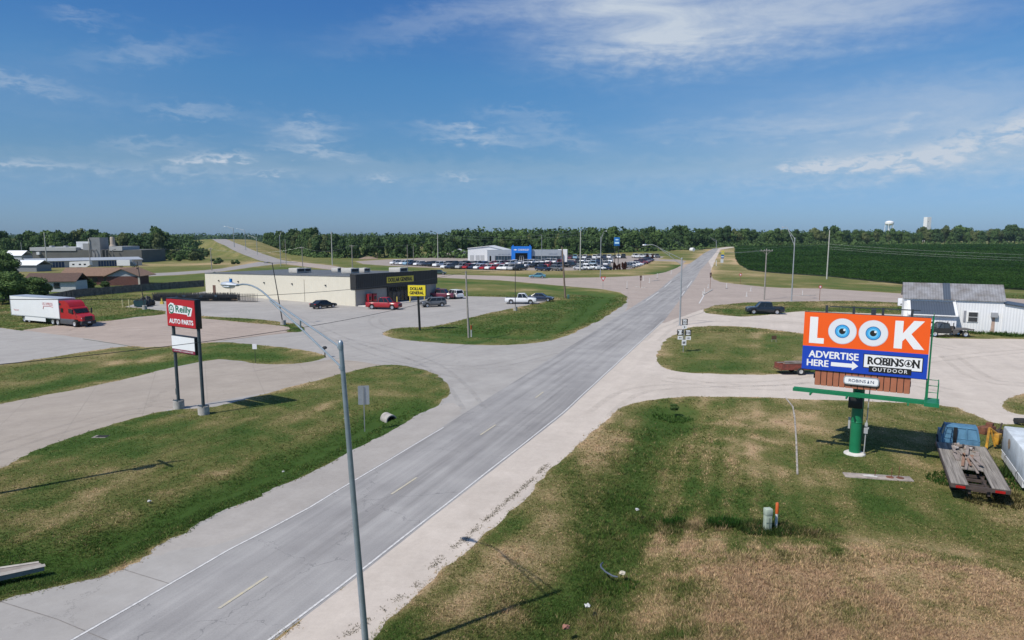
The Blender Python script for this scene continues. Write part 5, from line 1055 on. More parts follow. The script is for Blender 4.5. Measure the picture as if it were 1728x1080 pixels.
# ---- white metal shop on the right
WA = at(1689, 563); WRZ = -R(27); wl = 12.2
Wb = thing('metal_shop', 'white metal sided shop with a weathered grey tin roof and lean-to', 'workshop', WA, WRZ)
m_tin = ribbed('weathered_tin', (.27, .275, .29), .35, 0, .6, .2, .4, .2, dirt=(.17, .155, .145)); m_tinb = ribbed('slate_blue_tin', (.085, .105, .135), .32, 0, .5, .2, .45, .06)
mb = MB(); mb.prism([(0, 0), (7, 0), (7, 4.5), (3.5, 6.6), (0, 4.5)], -wl, 0, plane='yz'); mb.v = [(a, b_, c) for a, b_, c in mb.v]; mb.build('wall', m_whtrib, Wb, smooth=False)
mb = MB(); hip(mb, -wl, 0, 0, 7, 4.62, 6.62, .25, axis='x', th=.08); rf_ = mb.build('roof', m_tin, Wb, smooth=False)
mb = MB(); mb.add([(-7.3, -.28, 4.60), (-6.35, -.28, 4.60), (-6.35, 3.45, 6.73), (-7.3, 3.45, 6.73)], [(0, 1, 2, 3)]); mb.build('roof_patch', m_tinb, rf_, smooth=False)
mb = MB(); mb.prism([(-4.6, 0), (0, 0), (0, 4.1), (-4.6, 2.75)], -wl + .5, -wl + 6.3, plane='yz'); lt = mb.build('lean_to', m_whtrib, Wb, smooth=False)
mb = MB(); mb.prism([(-5.0, 2.66), (-.02, 4.14), (-.02, 4.24), (-5.0, 2.76)], -wl + .75, -wl + 6.1, plane='yz'); mb.build('lean_to_roof', m_tinb, Wb, smooth=False)
mb = MB(); mb.prism([(-5.05, 2.70), (-.02, 4.18), (-.02, 4.30), (-5.05, 2.82)], -wl + .3, -wl + .75, plane='yz'); mb.prism([(-5.05, 2.70), (-.02, 4.18), (-.02, 4.30), (-5.05, 2.82)], -wl + 6.1, -wl + 6.45, plane='yz'); mb.box(-wl + 3.4, -5.03, 2.60, 6.1, .1, .14); mb.build('trim', m_wht, Wb, smooth=False)
mb = MB(); mb.prism([(0, 0), (6, 0), (6, 3.3), (0, 4.2)], -.3, 6.5, plane='xz'); mb.build('side_wing', m_whtrib, Wb, smooth=False)
mb = MB(); mb.prism([(.05, 4.26), (6.3, 3.3), (6.3, 3.4), (.05, 4.36)], -.6, 6.7, plane='xz'); mb.build('wing_roof', m_tinb, Wb, smooth=False)
wn = MB(); wn.box(-3.55, -.06, 1.45, 1.35, .1, 1.5); f_ = wn.build('window', m_wht, Wb, smooth=False)
for z_ in (1.53, 2.24): wn = MB(); wn.box(-3.5, -.12, z_, 1.1, .05, .62); wn.build('pane', m_window, f_, smooth=False)
wn = MB(); wn.box(-4.5, -.06, 1.45, .28, .08, 1.6); wn.build('shutter', mat('shutter_grey', (.25, .26, .29), .6), Wb, smooth=False)
wn = MB(); wn.box(-1.0, -.25, 2.3, .8, .5, .65); wn.build('air_conditioner', mat('ac_grey', (.30, .31, .33), .5), Wb, smooth=False)
wn = MB(); wn.add([(-1.3, -.012, 0), (-.8, -.012, 0), (-.85, -.012, 2.28), (-1.2, -.012, 2.28)], [(0, 1, 2, 3)]); wn.build('rust_streak', mat('rust_streak', (.42, .30, .24), .8, 0, .3, 3), Wb, smooth=False)
wn = MB(); wn.box(2.9, -.04, .9, 2.0, .06, .12); wn.build('vent_strip', mat('ac_grey', (.30, .31, .33), .5), Wb, smooth=False)
wn = MB(); wn.tube([(-wl + 6.4, -.35, 4.45), (-wl + 6.4, -.15, 4.3), (-wl + 6.4, -.1, .1)], .05, 6); wn.build('downspout', m_wht, Wb)

# ---- houses, storage units, factory on the left
m_brick = mat('dark_brick', (.12, .05, .04), .85, 0, .25, 3, .2, 20); m_shing = mat('brown_shingles', (.20, .125, .085), .9, 0, .22, 2.5, .3, 12); m_shing2 = mat('dark_brown_shingles', (.095, .058, .045), .9, 0, .25, 2.5, .3, 12); m_gable = mat('grey_gable', (.36, .37, .39), .7)
HP = at(236, 481.5); HB = thing('brick_house', 'long low brick house with a tan shingle roof and grey front gable', 'house', HP, R(6))
mb = MB(); mb.box(-4.3, 3, 0, 8.6, 7, 2.6); mb.box(-15, 7.5, 0, 15, 8, 2.6); mb.build('wall', m_brick, HB, smooth=False)
mb = MB(); mb.prism([(-8.6, 2.6), (0, 2.6), (-4.3, 4.5)], -.5, 6.5); mb.build('gable', m_gable, HB, smooth=False)
mb = MB(); hip(mb, -8.6, 0, -.5, 10, 2.6, 4.6, .6, axis='y', th=.15); hip(mb, -22.5, -4, 3.2, 11.8, 2.6, 4.62, .5, axis='x', th=.15); mb.build('roof', m_shing, HB, smooth=False)
for x_ in (-10.5, -13.5): w_ = MB(); w_.box(x_, 3.45, .9, 1.2, .08, 1.2); w_.build('window', m_window, HB, smooth=False)
w_ = MB(); w_.box(-8.9, 3.3, .0, 2.2, .6, 1.0); w_.build('porch_wall', mat('tan_brick', (.30, .19, .15), .85, 0, .2, 4), HB, smooth=False)
w_ = MB(); w_.box(.15, -.6, 0, .45, .3, 2.5); w_.build('corner_post', mat('pale_trim', (.5, .46, .40), .6), HB, smooth=False)
HP = at(129, 492); HB = thing('small_house', 'small white house with a dark brown shingle roof behind the fence', 'house', HP, R(8)); mb = MB(); mb.box(-4.7, 3, 0, 9.4, 6.5, 2.6); mb.build('wall', mat('pale_siding', (.52, .53, .53), .7), HB, smooth=False)
mb = MB(); hip(mb, -11.5, 0, -.3, 6.3, 2.6, 4.4, .5, axis='x'); mb.build('roof', m_shing2, HB, smooth=False)
w_ = MB(); w_.box(-4.3, -.3, .85, 1.4, .08, 1.4); f_ = w_.build('window', mat('window_dark_trim', (.10, .11, .13), .5), HB, smooth=False); w_ = MB(); w_.box(-4.3, -.36, .95, 1.15, .05, 1.2); w_.build('pane', m_window, f_, smooth=False)
# wooden fence
FP = [at(*q) for q in [(80, 512), (125, 502), (191, 496), (242, 491.5), (345, 483.5)]]; mid = FP[2]
F_ = thing('wooden_fence', 'weathered grey brown board fence behind the lorry and carts', 'fence', mid); mp_ = MB(); ps = []
m_fence = mat('fence_boards', (.15, .135, .12), .9, 0, .4, 1.6, .3, 20, dirt=(.085, .075, .068)); m_fencel = mat('fence_board_pale', (.22, .19, .165), .9, 0, .2, 3)
random.seed(5)
for a, b_ in zip(FP[:-1], FP[1:]):
    d_ = b_ - a; k = int(d_.length / .20); an = math.atan2(d_.y, d_.x)
    for i in range(k):
        p = a.lerp(b_, (i + .5) / k) - mid; mp_.box(p.x, p.y, .05, .185, .03, 1.75 + random.uniform(-.05, .05), 1 if random.random() < .012 else 0, rz=an)
    for i in range(int(d_.length / 2.6) + 1): p = a.lerp(b_, min(1, i * 2.6 / d_.length)) - mid; ps.append((p.x, p.y, an))
mp_.build('board', [m_fence, m_fencel], F_, smooth=False)
for i, (x_, y_, an) in enumerate(ps[:95]): q = MB(); q.box(x_ + .06 * math.sin(an), y_ + .08, 0, .1, .1, 1.75); q.build('post', m_fence, F_, smooth=False)
# storage units
A = at(240, 448); B = at(48, 453); ax = (A - B); L_ = ax.length; m_navy = mat('navy_roller_door', (.018, .045, .115), .5, 0, .1, .5); m_unit = mat('unit_siding', (.42, .41, .38), .7)
U = thing('storage_units', 'long low row of storage units with navy roller doors', 'storage building', B, math.atan2(ax.y, ax.x)); k = L_ / 192.0
mb = MB(); mb.box(L_ / 2, 7, 0, L_, 14, 2.9); mb.build('wall', m_unit, U, smooth=False)
mb = MB(); mb.prism([(-.5, 2.85), (7, 3.9), (14.5, 3.0), (14.5, 3.15), (7, 4.1), (-.5, 3.02)], -.5, L_ + .5, plane='yz'); mb.build('roof', ribbed('unit_roof', (.42, .45, .48), 1.0, 0, .5, .2, .2), U, smooth=False)
for g0, g1, n_ in [(4, 11, 2), (23, 58, 7), (114, 152, 8)]:
    for i in range(n_): x0 = (g0 - 0 + (g1 - g0) * i / n_) * k; x1 = (g0 + (g1 - g0) * (i + 1) / n_) * k - .25; q = MB(); q.box((x0 + x1) / 2, -.04, .05, x1 - x0, .08, 2.5); q.build('roller_door', m_navy, U, smooth=False)
q = MB(); q.box(L_ + .04, 7, .3, .08, 9, 2.3); q.build('end_panel', m_navy, U, smooth=False)
def rv(p, rz, label, L=8.5, h=2.9):
    r = thing('travel_trailer', label, 'travel trailer', p, rz); mb = MB(); mb.prism([(-L / 2, .6), (L / 2 - 1.6, .6), (L / 2, 1.5), (L / 2 - .1, h + .3), (-L / 2 + .2, h)], -1.2, 1.2); mb.build('body', m_wht, r, smooth=False)
    for x_ in (-2.5, .2, 2.2): q = MB(); q.box(x_, -1.22, 1.5, .9, .04, .6); q.build('window', m_window, r, smooth=False)
    for x_ in (-.9, 0): q = MB(); q.wheel(x_, -1.05, .38, .38, .25, 14); q.wheel(x_, 1.05, .38, .38, .25, 14); q.build('wheel', m_tyre, r)
rv(at(137, 453), .1, 'white travel trailer parked before the storage units')
r = thing('box_truck', 'white box lorry parked at the right end of the storage units', 'lorry', at(213, 451.5), .1); mb = MB(); mb.box(-.6, 0, .9, 5.6, 2.4, 2.5); mb.build('box', m_wht, r, smooth=False)
mb = MB(); tapered(mb, [(2.3, .6), (4.6, .6), (4.6, 1.4), (3.6, 1.6), (3.2, 2.4), (2.3, 2.4)], 1.1, 1.0, 2.3, 4.6); mb.build('cab', paint('truck_dark', (.03, .05, .07)), r)
for x_ in (-2.2, 3.6): q = MB(); q.wheel(x_, -1, .45, .45, .3, 14); q.wheel(x_, 1, .45, .45, .3, 14); q.build('wheel', m_tyre, r)
# small sheds
SHEDS = [((22, 62), 458.5, 454.5, 440, 'white roofed shed in front of the storage units', .32, 'grey_shed_wall'), ((8, 37), 441, 432, 424, 'small white hip roofed shed among the trees', .0, 'white_wall')]
for (u0, u1), vb, ve, vr, lb, rz_, mw in SHEDS:
    a = at(u0, vb); b_ = at(u1, vb); w_ = (b_ - a).length; ze = ztop(a, ve); zr = ztop(a, vr) * .99
    r = thing('shed', lb, 'shed', a, rz_ * 0); q = MB(); q.box(w_ / 2, 4.5, 0, w_, 9, max(ze, 2.6)); q.build('wall', mat('shed_grey', (.22, .23, .24), .7) if mw[0] == 'g' else mat('shed_pale', (.42, .44, .47), .6), r, smooth=False)
    q = MB(); hip(q, 0, w_, 0, 9, max(ze, 2.6), max(zr, 4.2), .5, axis='x'); q.build('roof', mat('bright_white_roof', (.80, .81, .82), .5), r, smooth=False)
# factory
A = at(56, 443.5); B = at(240, 443); ax = B - A; kx = ax.length / 184.0; Fz = thing('factory', 'grey factory with a long flat roof, white roof rooms and a tall grey tower', 'factory', A, math.atan2(ax.y, ax.x)); sc_ = A.y / FPX
def fb(nm, u0, u1, y0, y1, z0, vtop, m): q = MB(); z1 = CAMH - (vtop - 400) * sc_; q.box((u0 + u1) / 2 * kx - 56 * kx, (y0 + y1) / 2, z0, (u1 - u0) * kx, y1 - y0, z1 - z0); return q.build(nm, m, Fz, smooth=False)
m_fw = mat('factory_wall', (.115, .115, .105), .8, 0, .15, .2); m_fr = mat('factory_roof', (.40, .41, .41), .7); m_fwh = mat('factory_white', (.66, .68, .70), .6)
fb('wall', 56, 240, 0, 30, 0, 422, m_fw); q = fb('roof_edge', 53, 130, -.4, 29.8, 6.25, 417.5, m_fr); fb('roof_edge', 186, 208, -.3, 20, 6.25, 416, m_fr)
fb('roof_room', 124, 153, 4, 14, 7.0, 408, m_fwh); fb('roof_room', 140, 153, 1, 4, 6.3, 411, mat('factory_grey', (.30, .31, .32), .7)); fb('loading_hood', 65, 70, -1.2, -.02, 4.3, 425, m_fwh)
fb('tower', 157, 174, -2, 7, 0, 401, mat('tower_grey', (.23, .24, .25), .6, .1, .2, .2)); fb('tower_ladder', 155.5, 156.8, -2.6, -2.1, 0, 403, mat('ladder_pale', (.55, .53, .45), .5))
q = MB(); zt = CAMH - (400 - 400) * sc_; q.lathe((189 - 56) * kx, 2, 0, [(1.6, 0), (1.6, 9), (1.2, 9.4), (1.1, zt - .5), (.9, zt)], 14, axis='z'); q.build('silo', mat('silo_tan', (.40, .34, .28), .7), Fz)
for u_ in (74, 98): fb('roof_vent', u_, u_ + 4, 6, 9, 7.0, 415, m_fr)
for u_ in (160, 166, 178, 184, 196): q = MB(); q.tube([((u_ - 56) * kx, -3, 0), ((u_ - 56) * kx, -3, 6.6), ((u_ - 54) * kx, -1, 7.0)], .25, 6); q.build('duct', mat('duct_grey', (.2, .19, .18), .6, .3), Fz)
for i, (u_, v_, rr) in enumerate([(98, 436, 3), (110, 436, 3.4), (150, 436.5, 3.2)]): pass
# water tower and grain elevator on the skyline
WP = Vector(((1493 - PPX) / FPX * 1500, 1500, 5)); zt = CAMH + (400 - 373) * 1500 / FPX; Wt = thing('water_tower', 'white water tower on legs standing over the distant trees', 'water tower', WP)
q = MB(); q.lathe(0, 0, zt - WP.z - 8.5, [(0, -2), (5, -.5), (8.6, 1.5), (8.8, 5), (6, 7.6), (2.5, 8.5), (0, 8.6)], 24, axis='z'); q.build('tank', m_wht, Wt)
for k in range(5): a_ = k * 2 * PI / 5 + .3; q = MB(); q.tube([(9.0 * math.cos(a_), 9.0 * math.sin(a_), 0), (7.6 * math.cos(a_), 7.6 * math.sin(a_), zt - WP.z - 5)], .6, 8); q.build('leg', m_wht, Wt)
q = MB(); q.cyl(0, 0, 0, 1.0, zt - WP.z - 9, 10); q.build('riser', m_wht, Wt)
EP = Vector(((1556 - PPX) / FPX * 1450, 1450, 5)); zt = CAMH + (400 - 367) * 1450 / FPX - 5; Et = thing('grain_elevator', 'tall white block of a grain elevator beyond the trees', 'grain elevator', EP, .25)
q = MB(); q.box(0, 0, 0, 10.5, 9, zt, bevel=.2); q.build('tower', m_wht, Et, smooth=False); q = MB(); q.tube([(5.6, -2, zt - 14), (9, -2, zt - 24), (9, -2, 0)], .6, 6); q.build('spout', m_wht, Et); q = MB(); q.box(-2, -4.55, zt * .8, .9, .08, 1.4); q.box(-2, -4.55, zt * .62, .9, .08, 1.4); q.build('window', m_window, Et, smooth=False)

# ---- overpass: grass bank and the road climbing over it
OC = [Vector((-118, 366, .25)), Vector((-136, 397, .5)), Vector((-150, 423, 1.4)), Vector((-166, 451, 2.7)), Vector((-190, 495, 4.9)), Vector((-212, 538, 7.0)), Vector((-232, 573, 9.0)), Vector((-248, 604, 10.6)), Vector((-262, 634, 11.1)), Vector((-300, 710, 11.3)), Vector((-420, 900, 8))]
def smoothpath(P, n=6):
    out = []
    for i in range(len(P) - 1):
        p0, p1, p2, p3 = P[max(i - 1, 0)], P[i], P[i + 1], P[min(i + 2, len(P) - 1)]
        for k in range(n):
            t_ = k / n; out.append(.5 * ((2 * p1) + (p2 - p0) * t_ + (2 * p0 - 5 * p1 + 4 * p2 - p3) * t_ ** 2 + (3 * p1 - p0 - 3 * p2 + p3) * t_ ** 3))
    return out + [P[-1]]
OP = smoothpath(OC); V_, F_i, dr_ = [], [], []; prof = [8, 9.5, 14, 22, 32]; prof = [-75, -58, -46, -36, -28, -18, -8] + prof
for i, p in enumerate(OP):
    d_ = (OP[min(i + 1, len(OP) - 1)] - OP[max(i - 1, 0)]).to_2d().normalized(); n_ = Vector((-d_.y, d_.x))
    for s in prof:
        q = p.to_2d() + n_ * s; g0 = float(terr(q.x, q.y)); z_ = max(g0 - .25, p.z - max(0, abs(s) - 8) / 2.0) - .03 if s > 0 else max(g0 - .25, p.z - max(0, abs(s) - 8 - 19 * float(smooth((p.z - 2.5) / 6))) / 2.6) - .03 + (random.uniform(-.12, .12) if abs(s) > 8 else 0); V_.append((q.x, q.y, z_ if -70 < s < 30 else g0 - .4)); dr_.append(.50 + .25 * random.random() - .1 * (s > 0))
m_ = len(prof)
for i in range(len(OP) - 1):
    for k in range(m_ - 1): F_i.append((i * m_ + k, i * m_ + k + 1, (i + 1) * m_ + k + 1, (i + 1) * m_ + k))
F_i = np.array(F_i)[:, ::-1]
o = link('embankment', np_mesh('embankment', V_, F_i, m_grass, attrs={'dry': dr_}, smooth=True)); o['kind'] = 'structure'
mb = MB(); vs = []
for i, p in enumerate(OP):
    d_ = (OP[min(i + 1, len(OP) - 1)] - OP[max(i - 1, 0)]).to_2d().normalized(); n_ = Vector((-d_.y, d_.x))
    for s in (-6.3, 6.3): q = p.to_2d() + n_ * s; vs.append((q.x, q.y, p.z + .06))
mb.add(vs, [(2 * i, 2 * i + 1, 2 * i + 3, 2 * i + 2) for i in range(len(OP) - 1)]); o = mb.build('overpass_road', m_side, smooth=False); o['kind'] = 'structure'
# ------------------------------------------------------------------ poles, lamps, signs
m_galv = mat('galvanised_steel', (.30, .36, .40), .42, .55, .12, 3); m_galvd = mat('galvanised_dull', (.36, .38, .39), .5, .4, .12, 3); m_pole_wood = mat('pole_wood', (.17, .125, .09), .9, 0, .25, 4, .4, 30); m_pole_grey = mat('pole_grey_wood', (.27, .25, .225), .9, 0, .2, 4, .3, 30)
m_signpost = mat('sign_post_steel', (.33, .34, .34), .5, .5, .1, 4); m_wire = mat('overhead_cable', (.05, .05, .052), .6, 0, .1, 1); m_wirel = mat('overhead_cable_bright', (.34, .36, .36), .4, .6, .1, 1)
def arm_lamp(p, h, arm, label, lean=(0, 0), r0=.12, r1=.075, gap=.75, head=True, group=None, mt=None, sag=0.0):
    """steel street lamp with a two tube truss arm; arm = (dx, dy, rise)"""
    mt = mt or m_galv; r = thing('street_lamp', label, 'street lamp', p, 0, group); tp = Vector((lean[0], lean[1], h)); A = Vector(arm)
    mb = MB(); mb.tube([(0, 0, 0), tp * .5, tp], [r0, (r0 + r1) / 2, r1], 14); mb.lathe(tp.x, tp.y, tp.z, [(r1 * 1.15, -.06), (r1 * 1.15, .02), (r1 * .7, .09), (0, .12)], 12, axis='z'); mb.build('pole', mt, r)
    mb = MB(); mb.cyl(0, 0, 0, r0 * 1.9, .06, 12); mb.cyl(0, 0, -.15, r0 * 2.6, .16, 14); mb.build('base_plate', m_galvd, r)
    q1 = tp + Vector((0, 0, -.12)); q2 = tp + Vector((lean[0] * -.05, 0, -.12 - gap)); e = tp + A; j = tp + A * .66 + Vector((0, 0, .10 * A.z))
    up = [q1, q1.lerp(j, .35), q1.lerp(j, .7), j] + [j.lerp(e, k) + Vector((0, 0, .46 * max(A.z, .4) * k * (1 - k))) for k in (.12, .25, .4, .55, .7, .85)] + [e]
    rr = r1 * .42; mb = MB(); mb.tube(up, rr, 8); mb.tube([q2, q2.lerp(j, .55), j + Vector((0, 0, -.06))], rr, 8); k = q1.lerp(j, .55); mb.tube([k, q2.lerp(j, .56)], rr * .9, 6)
    for q in (q1, q2): mb.cyl(q.x, q.y, q.z - .05, r1 * 1.25, .12, 12); d0 = Vector((A.x, A.y, 0)).normalized() * r1 * 1.3; mb.tube([q + d0 * .6, q + d0 * 1.5], r1 * .5, 8)
    mb.build('arm', mt, r)
    if head:
        d = Vector((A.x, A.y, 0)).normalized(); a_ = math.atan2(d.y, d.x); mb = MB(); T = Matrix.Translation(e) @ Matrix.Rotation(a_, 4, 'Z')
        mb.lathe(0, 0, 0, [(0, -.02), (.07, 0), (.085, .2), (.15, .42), (.17, .62), (.12, .84), (0, .92)], 12, axis='z', M=T @ Matrix.Rotation(R(90), 4, 'Y') @ Matrix.Scale(.62, 4, (1, 0, 0))); hd_ = mb.build('lamp_head', mat('lamp_alloy', (.55, .58, .60), .4, .4, .05, 4), r)
        mb = MB(); mb.lathe(0, 0, 0, [(0, .30), (.13, .36), (.15, .6), (.10, .78), (0, .82)], 12, axis='z', M=T @ Matrix.Translation((0, 0, -.07)) @ Matrix.Rotation(R(90), 4, 'Y') @ Matrix.Scale(.5, 4, (1, 0, 0))); mb.build('lens', mat('lamp_lens_clear', (.62, .66, .68), .12, .1, .05, 4), hd_)
        mb = MB(); mb.cyl(0, 0, 0, .05, .11, 10, M=T @ Matrix.Translation((.40, 0, .09))); mb.build('photocell', mat('photocell_blue', (.03, .22, .55), .4), hd_)
    return r
P0 = at(620, 1122); arm_lamp(P0, ztop(P0, 581) + .02, (-4.1, 2.9, 1.55), 'tall galvanised street lamp with a truss arm in the near foreground', lean=(-.50, 0), r0=.108, r1=.068, gap=.62)
def lamp_at(bu, bv, tv, tipu, tipv, label, ydir=0.0, **k):
    p = at(bu, bv); h = ztop(p, tv) - p.z; dy = ydir; y1 = p.y + dy; x1 = (tipu - PPX) / FPX * y1; z1 = CAMH - (tipv - 400) * y1 / FPX
    return arm_lamp(p, h, (x1 - p.x, dy, z1 - p.z - h), label, **k)
lamp_at(1147, 549, 436, 1092, 413, 'galvanised street lamp at the crossing beside the route signs', 1.0, mt=m_galvd, r0=.14, r1=.09, gap=.9)
lamp_at(1335.5, 508, 402, 1319, 383.5, 'tall galvanised street lamp beside the cross road by the bean field', 3.0, mt=m_galvd, r0=.15, r1=.10, gap=1.4)
lamp_at(1208.5, 419.5, 405.5, 1191, 399.5, 'far street lamp where the main road tops the rise', 2, mt=m_galvd, r0=.25, r1=.18, gap=1.6)
lamp_at(1013, 467.5, 400, 1019, 390, 'street lamp with a raised arm on the grass by the red brown bushes', -1, mt=m_galvd, r0=.16, r1=.11, gap=1.5)
lamp_at(474, 449, 398, 479, 391, 'street lamp behind the store roof left of the cross road', 1, mt=m_galvd, r0=.18, r1=.12, gap=1.5)
for i, (u_, bv, tv, z_) in enumerate([(399, 412.5, 385, 9), (418, 418, 388.5, 6.4), (437, 428, 400.5, 2.9)]):
    d_ = (CAMH - z_) * FPX / (bv - 400); p = Vector(((u_ - PPX) / FPX * d_, d_, z_ - 1.2)); hh = CAMH - (tv - 400) * d_ / FPX - p.z
    arm_lamp(p, hh, (-5.2, 1, 1.0), '%s of three street lamps lining the overpass road' % ['highest', 'middle', 'lowest'][i], mt=m_galvd, r0=.2, r1=.14, gap=1.2)
def pole(bu, bv, tv, label, r=.15, mt=None, cross=None, lamp=None, name='utility_pole', cat='utility pole', base=None, tu=None):
    p = at(bu, bv); h = ztop(p, tv) - p.z; r_ = thing(name, label, cat, p); dx = 0 if tu is None else (tu - bu) / FPX * p.y - 0
    mb = MB(); mb.tube([(0, 0, -.2), (dx * .5, 0, h * .5), (dx, 0, h)], [r, r * .86, r * .68], 10); mb.build('pole', mt or m_pole_grey, r_)
    if base: mb = MB(); mb.cyl(0, 0, -.2, base, .95, 16); mb.build('concrete_base', m_conc, r_)
    if cross:
        mb = MB(); mb.box(dx, -.1, h - .55, cross, .12, .14); mb.tube([(dx, -.1, h - 1.3), (dx - cross * .35, -.1, h - .5)], .03, 5); mb.tube([(dx, -.1, h - 1.3), (dx + cross * .35, -.1, h - .5)], .03, 5); c_ = mb.build('crossarm', mt or m_pole_grey, r_)
        for k in (-.46, -.2, .2, .46): q = MB(); q.lathe(dx + k * cross, -.1, h - .41, [(.02, 0), (.06, .05), (.06, .16), (.03, .22), (0, .23)], 8, axis='z'); q.build('insulator', mat('insulator_grey', (.45, .46, .46), .3), c_)
    if lamp:
        mb = MB(); mb.tube([(dx, 0, h - .1), (dx + lamp * .6, -.2, h + .08), (dx + lamp, -.3, h + .05)], .05, 6); mb.box(dx + lamp * 1.15, -.3, h - .08, .6, .45, .2, bevel=.04); mb.build('floodlight', mat('floodlight_grey', (.2, .2, .2), .5, .2), r_)
    return r_, p, h
pole(1289.5, 506, 419.5, 'grey wooden utility pole with a crossarm beside the cross road', .16, cross=2.6)
pole(1395, 471, 388.5, 'tall pale utility pole standing at the edge of the bean field', .22, mt=mat('pole_pale', (.40, .40, .36), .8))
pole(979, 457, 389, 'tall pale pole at the front of the dealership lot', .26, mt=mat('pole_pale', (.40, .40, .36), .8))
pole(914, 445, 396, 'slender light pole with a round lamp in front of the dealership', .14, mt=m_galvd, lamp=-.7, name='lot_light', cat='light pole')
pole(954, 503, 416, 'dark brown leaning utility pole at the end of the store lot', .22, mt=m_pole_wood, tu=947.5, cross=None)
pole(869.5, 524, 446, 'slim black lot light on a round concrete base by the white pickup', .07, mt=m_trim, lamp=-.6, name='lot_light', cat='light pole', base=.38)
pole(478, 548, 443, 'slim dark lot light on a concrete base near the long store wall', .085, mt=m_trim, lamp=-.7, name='lot_light', cat='light pole', base=.42, tu=464)
pole(244.5, 522, 441, 'slim dark lot light on a concrete base beside the teal skip', .085, mt=m_trim, lamp=-.6, name='lot_light', cat='light pole', base=.42, tu=237.5)
_, PG, hG = pole(791, 569, 457, 'plain grey utility pole on the store sign island', .15, tu=787)
pole(739, 437, 393, 'pale utility pole left of the dealership workshop', .25, mt=mat('pole_pale', (.40, .40, .36), .8))
BGP = [(80, 454, 392, 'tall pale pole in front of the factory, left of the duct pipes', 0, .24), (38, 438, 409, 'short pole beside the white hip roofed shed', 0, .2), (153, 452, 410, 'dark pole before the factory roof room', 0, .18), (238, 433, 409, 'pole at the right end of the factory', 2.8, .2), (357.5, 456.5, 418, 'grey pole beside the side road left of the store', 1.8, .18), (483, 447, 404, 'thin pole behind the store roof, next to the street lamp', 0, .16), (511, 456, 416, 'crossarm pole rising behind the middle of the store roof', 2.0, .18), (561, 448, 391, 'tallest pole behind the store roof', 0, .24), (595, 459, 413, 'crossarm pole behind the right roof unit of the store', 2.0, .2), (688, 456, 413, 'thin pole behind the black store fascia', 0, .14), (698, 447, 415, 'thin dark pole among the cars behind the store', 0, .14)]
for (bu, bv, tv, lb, cr, r) in BGP: pole(bu, bv, tv, lb, r, cross=cr or None, mt=m_pole_grey if cr or r < .2 else mat('pole_pale', (.40, .40, .36), .8))
# utility pole just outside the picture whose shadow falls on the near lawn, and its cables
PB = Vector((-27.7, 35.3, 0)); r_ = thing('utility_pole', 'wooden utility pole with crossed arms just past the left edge', 'utility pole', PB)
mb = MB(); mb.tube([(0, 0, -.2), (0, 0, 11.1)], [.17, .12], 10); mb.build('pole', m_pole_wood, r_); mb = MB(); mb.box(0, .1, 10.2, 2.4, .12, .14, rz=.5); mb.box(0, -.1, 10.5, 2.0, .12, .14, rz=-.7); mb.build('crossarm', m_pole_wood, r_)
mb = MB(); mb.cyl(.4, .1, 8.2, .28, .9, 12); mb.build('transformer', m_galvd, r_)
def cable(a, b, sag, label, r=.016, m=None, group=None):
    a, b = Vector(a), Vector(b); o = a.copy(); pts = [a.lerp(b, i / 24) - o + Vector((0, 0, -4 * sag * (i / 24) * (1 - i / 24))) for i in range(25)]
    mb = MB(); mb.tube(pts, r, 5, caps=False); x = mb.build('overhead_cable', m or m_wire, None, o); return tag(x, label, 'cable', group)
cable(PB + Vector((0, 0, 10.4)), PG + Vector((-.3, 0, hG - .15)), 1.1, 'upper cable crossing before the lorry and the long store wall', .02)
cable(PB + Vector((0, 0, 6.9)), PG + Vector((-.15, 0, hG - 2.7)), 1.0, 'lower cable crossing before the reader board of the red sign', .022)
cable(PB + Vector((0, 0, 10.7)), Vector((-70, -10, 10)), .8, 'cable running out of the picture from the left edge pole', .02)
PX_ = at(954, 503); cable(PG + Vector((-.3, 0, hG - .2)), PX_ + Vector((-.9, 0, 9.5)), .9, 'cable between the grey pole and the brown leaning pole', .016)
q1 = at(1289.5, 506); h1 = ztop(q1, 421); q2 = at(1395, 471); h2 = ztop(q2, 412); far = Vector((220, 150, 10.5))
for k in (-1.2, .3, 1.2): cable(q1 + Vector((k, -.1, h1 - .1)), Vector((95 + k, 420, 13)), 3.5, 'cable leaving the crossarm pole towards the far treeline', .014, m_wirel, 'cables of the crossarm pole')
for k in (0, -.9, -1.5): cable(q2 + Vector((0, 0, h2 + k)), far + Vector((0, 0, k * 1.2)), 2.6, 'pale cable stretched across the bean field from the tall pole', .016, m_wirel, 'cables over the bean field')
cable(q2 + Vector((0, 0, h2)), Vector((30, 430, 14)), 4, 'pale cable from the tall field pole towards the dealership trees', .014, m_wirel)
for i, (a, b_) in enumerate([((80, 454, 396), (238, 433, 410)), ((80, 454, 402), (238, 433, 412)), ((238, 433, 410), (357.5, 456.5, 420)), ((511, 456, 417), (595, 459, 414)), ((357.5, 456.5, 420), (511, 456, 417)), ((561, 448, 393), (739, 437, 395)), ((739, 437, 395), (979, 457, 391)), ((739, 437, 399), (979, 457, 396)), ((595, 459, 414), (739, 437, 402))]):
    A, B = at(a[0], a[1]), at(b_[0], b_[1]); cable(Vector((A.x, A.y, ztop(A, a[2]))), Vector((B.x, B.y, ztop(B, b_[2]))), 2.0, 'thin distant cable strung between background poles', .02, m_wirel, 'background cables')

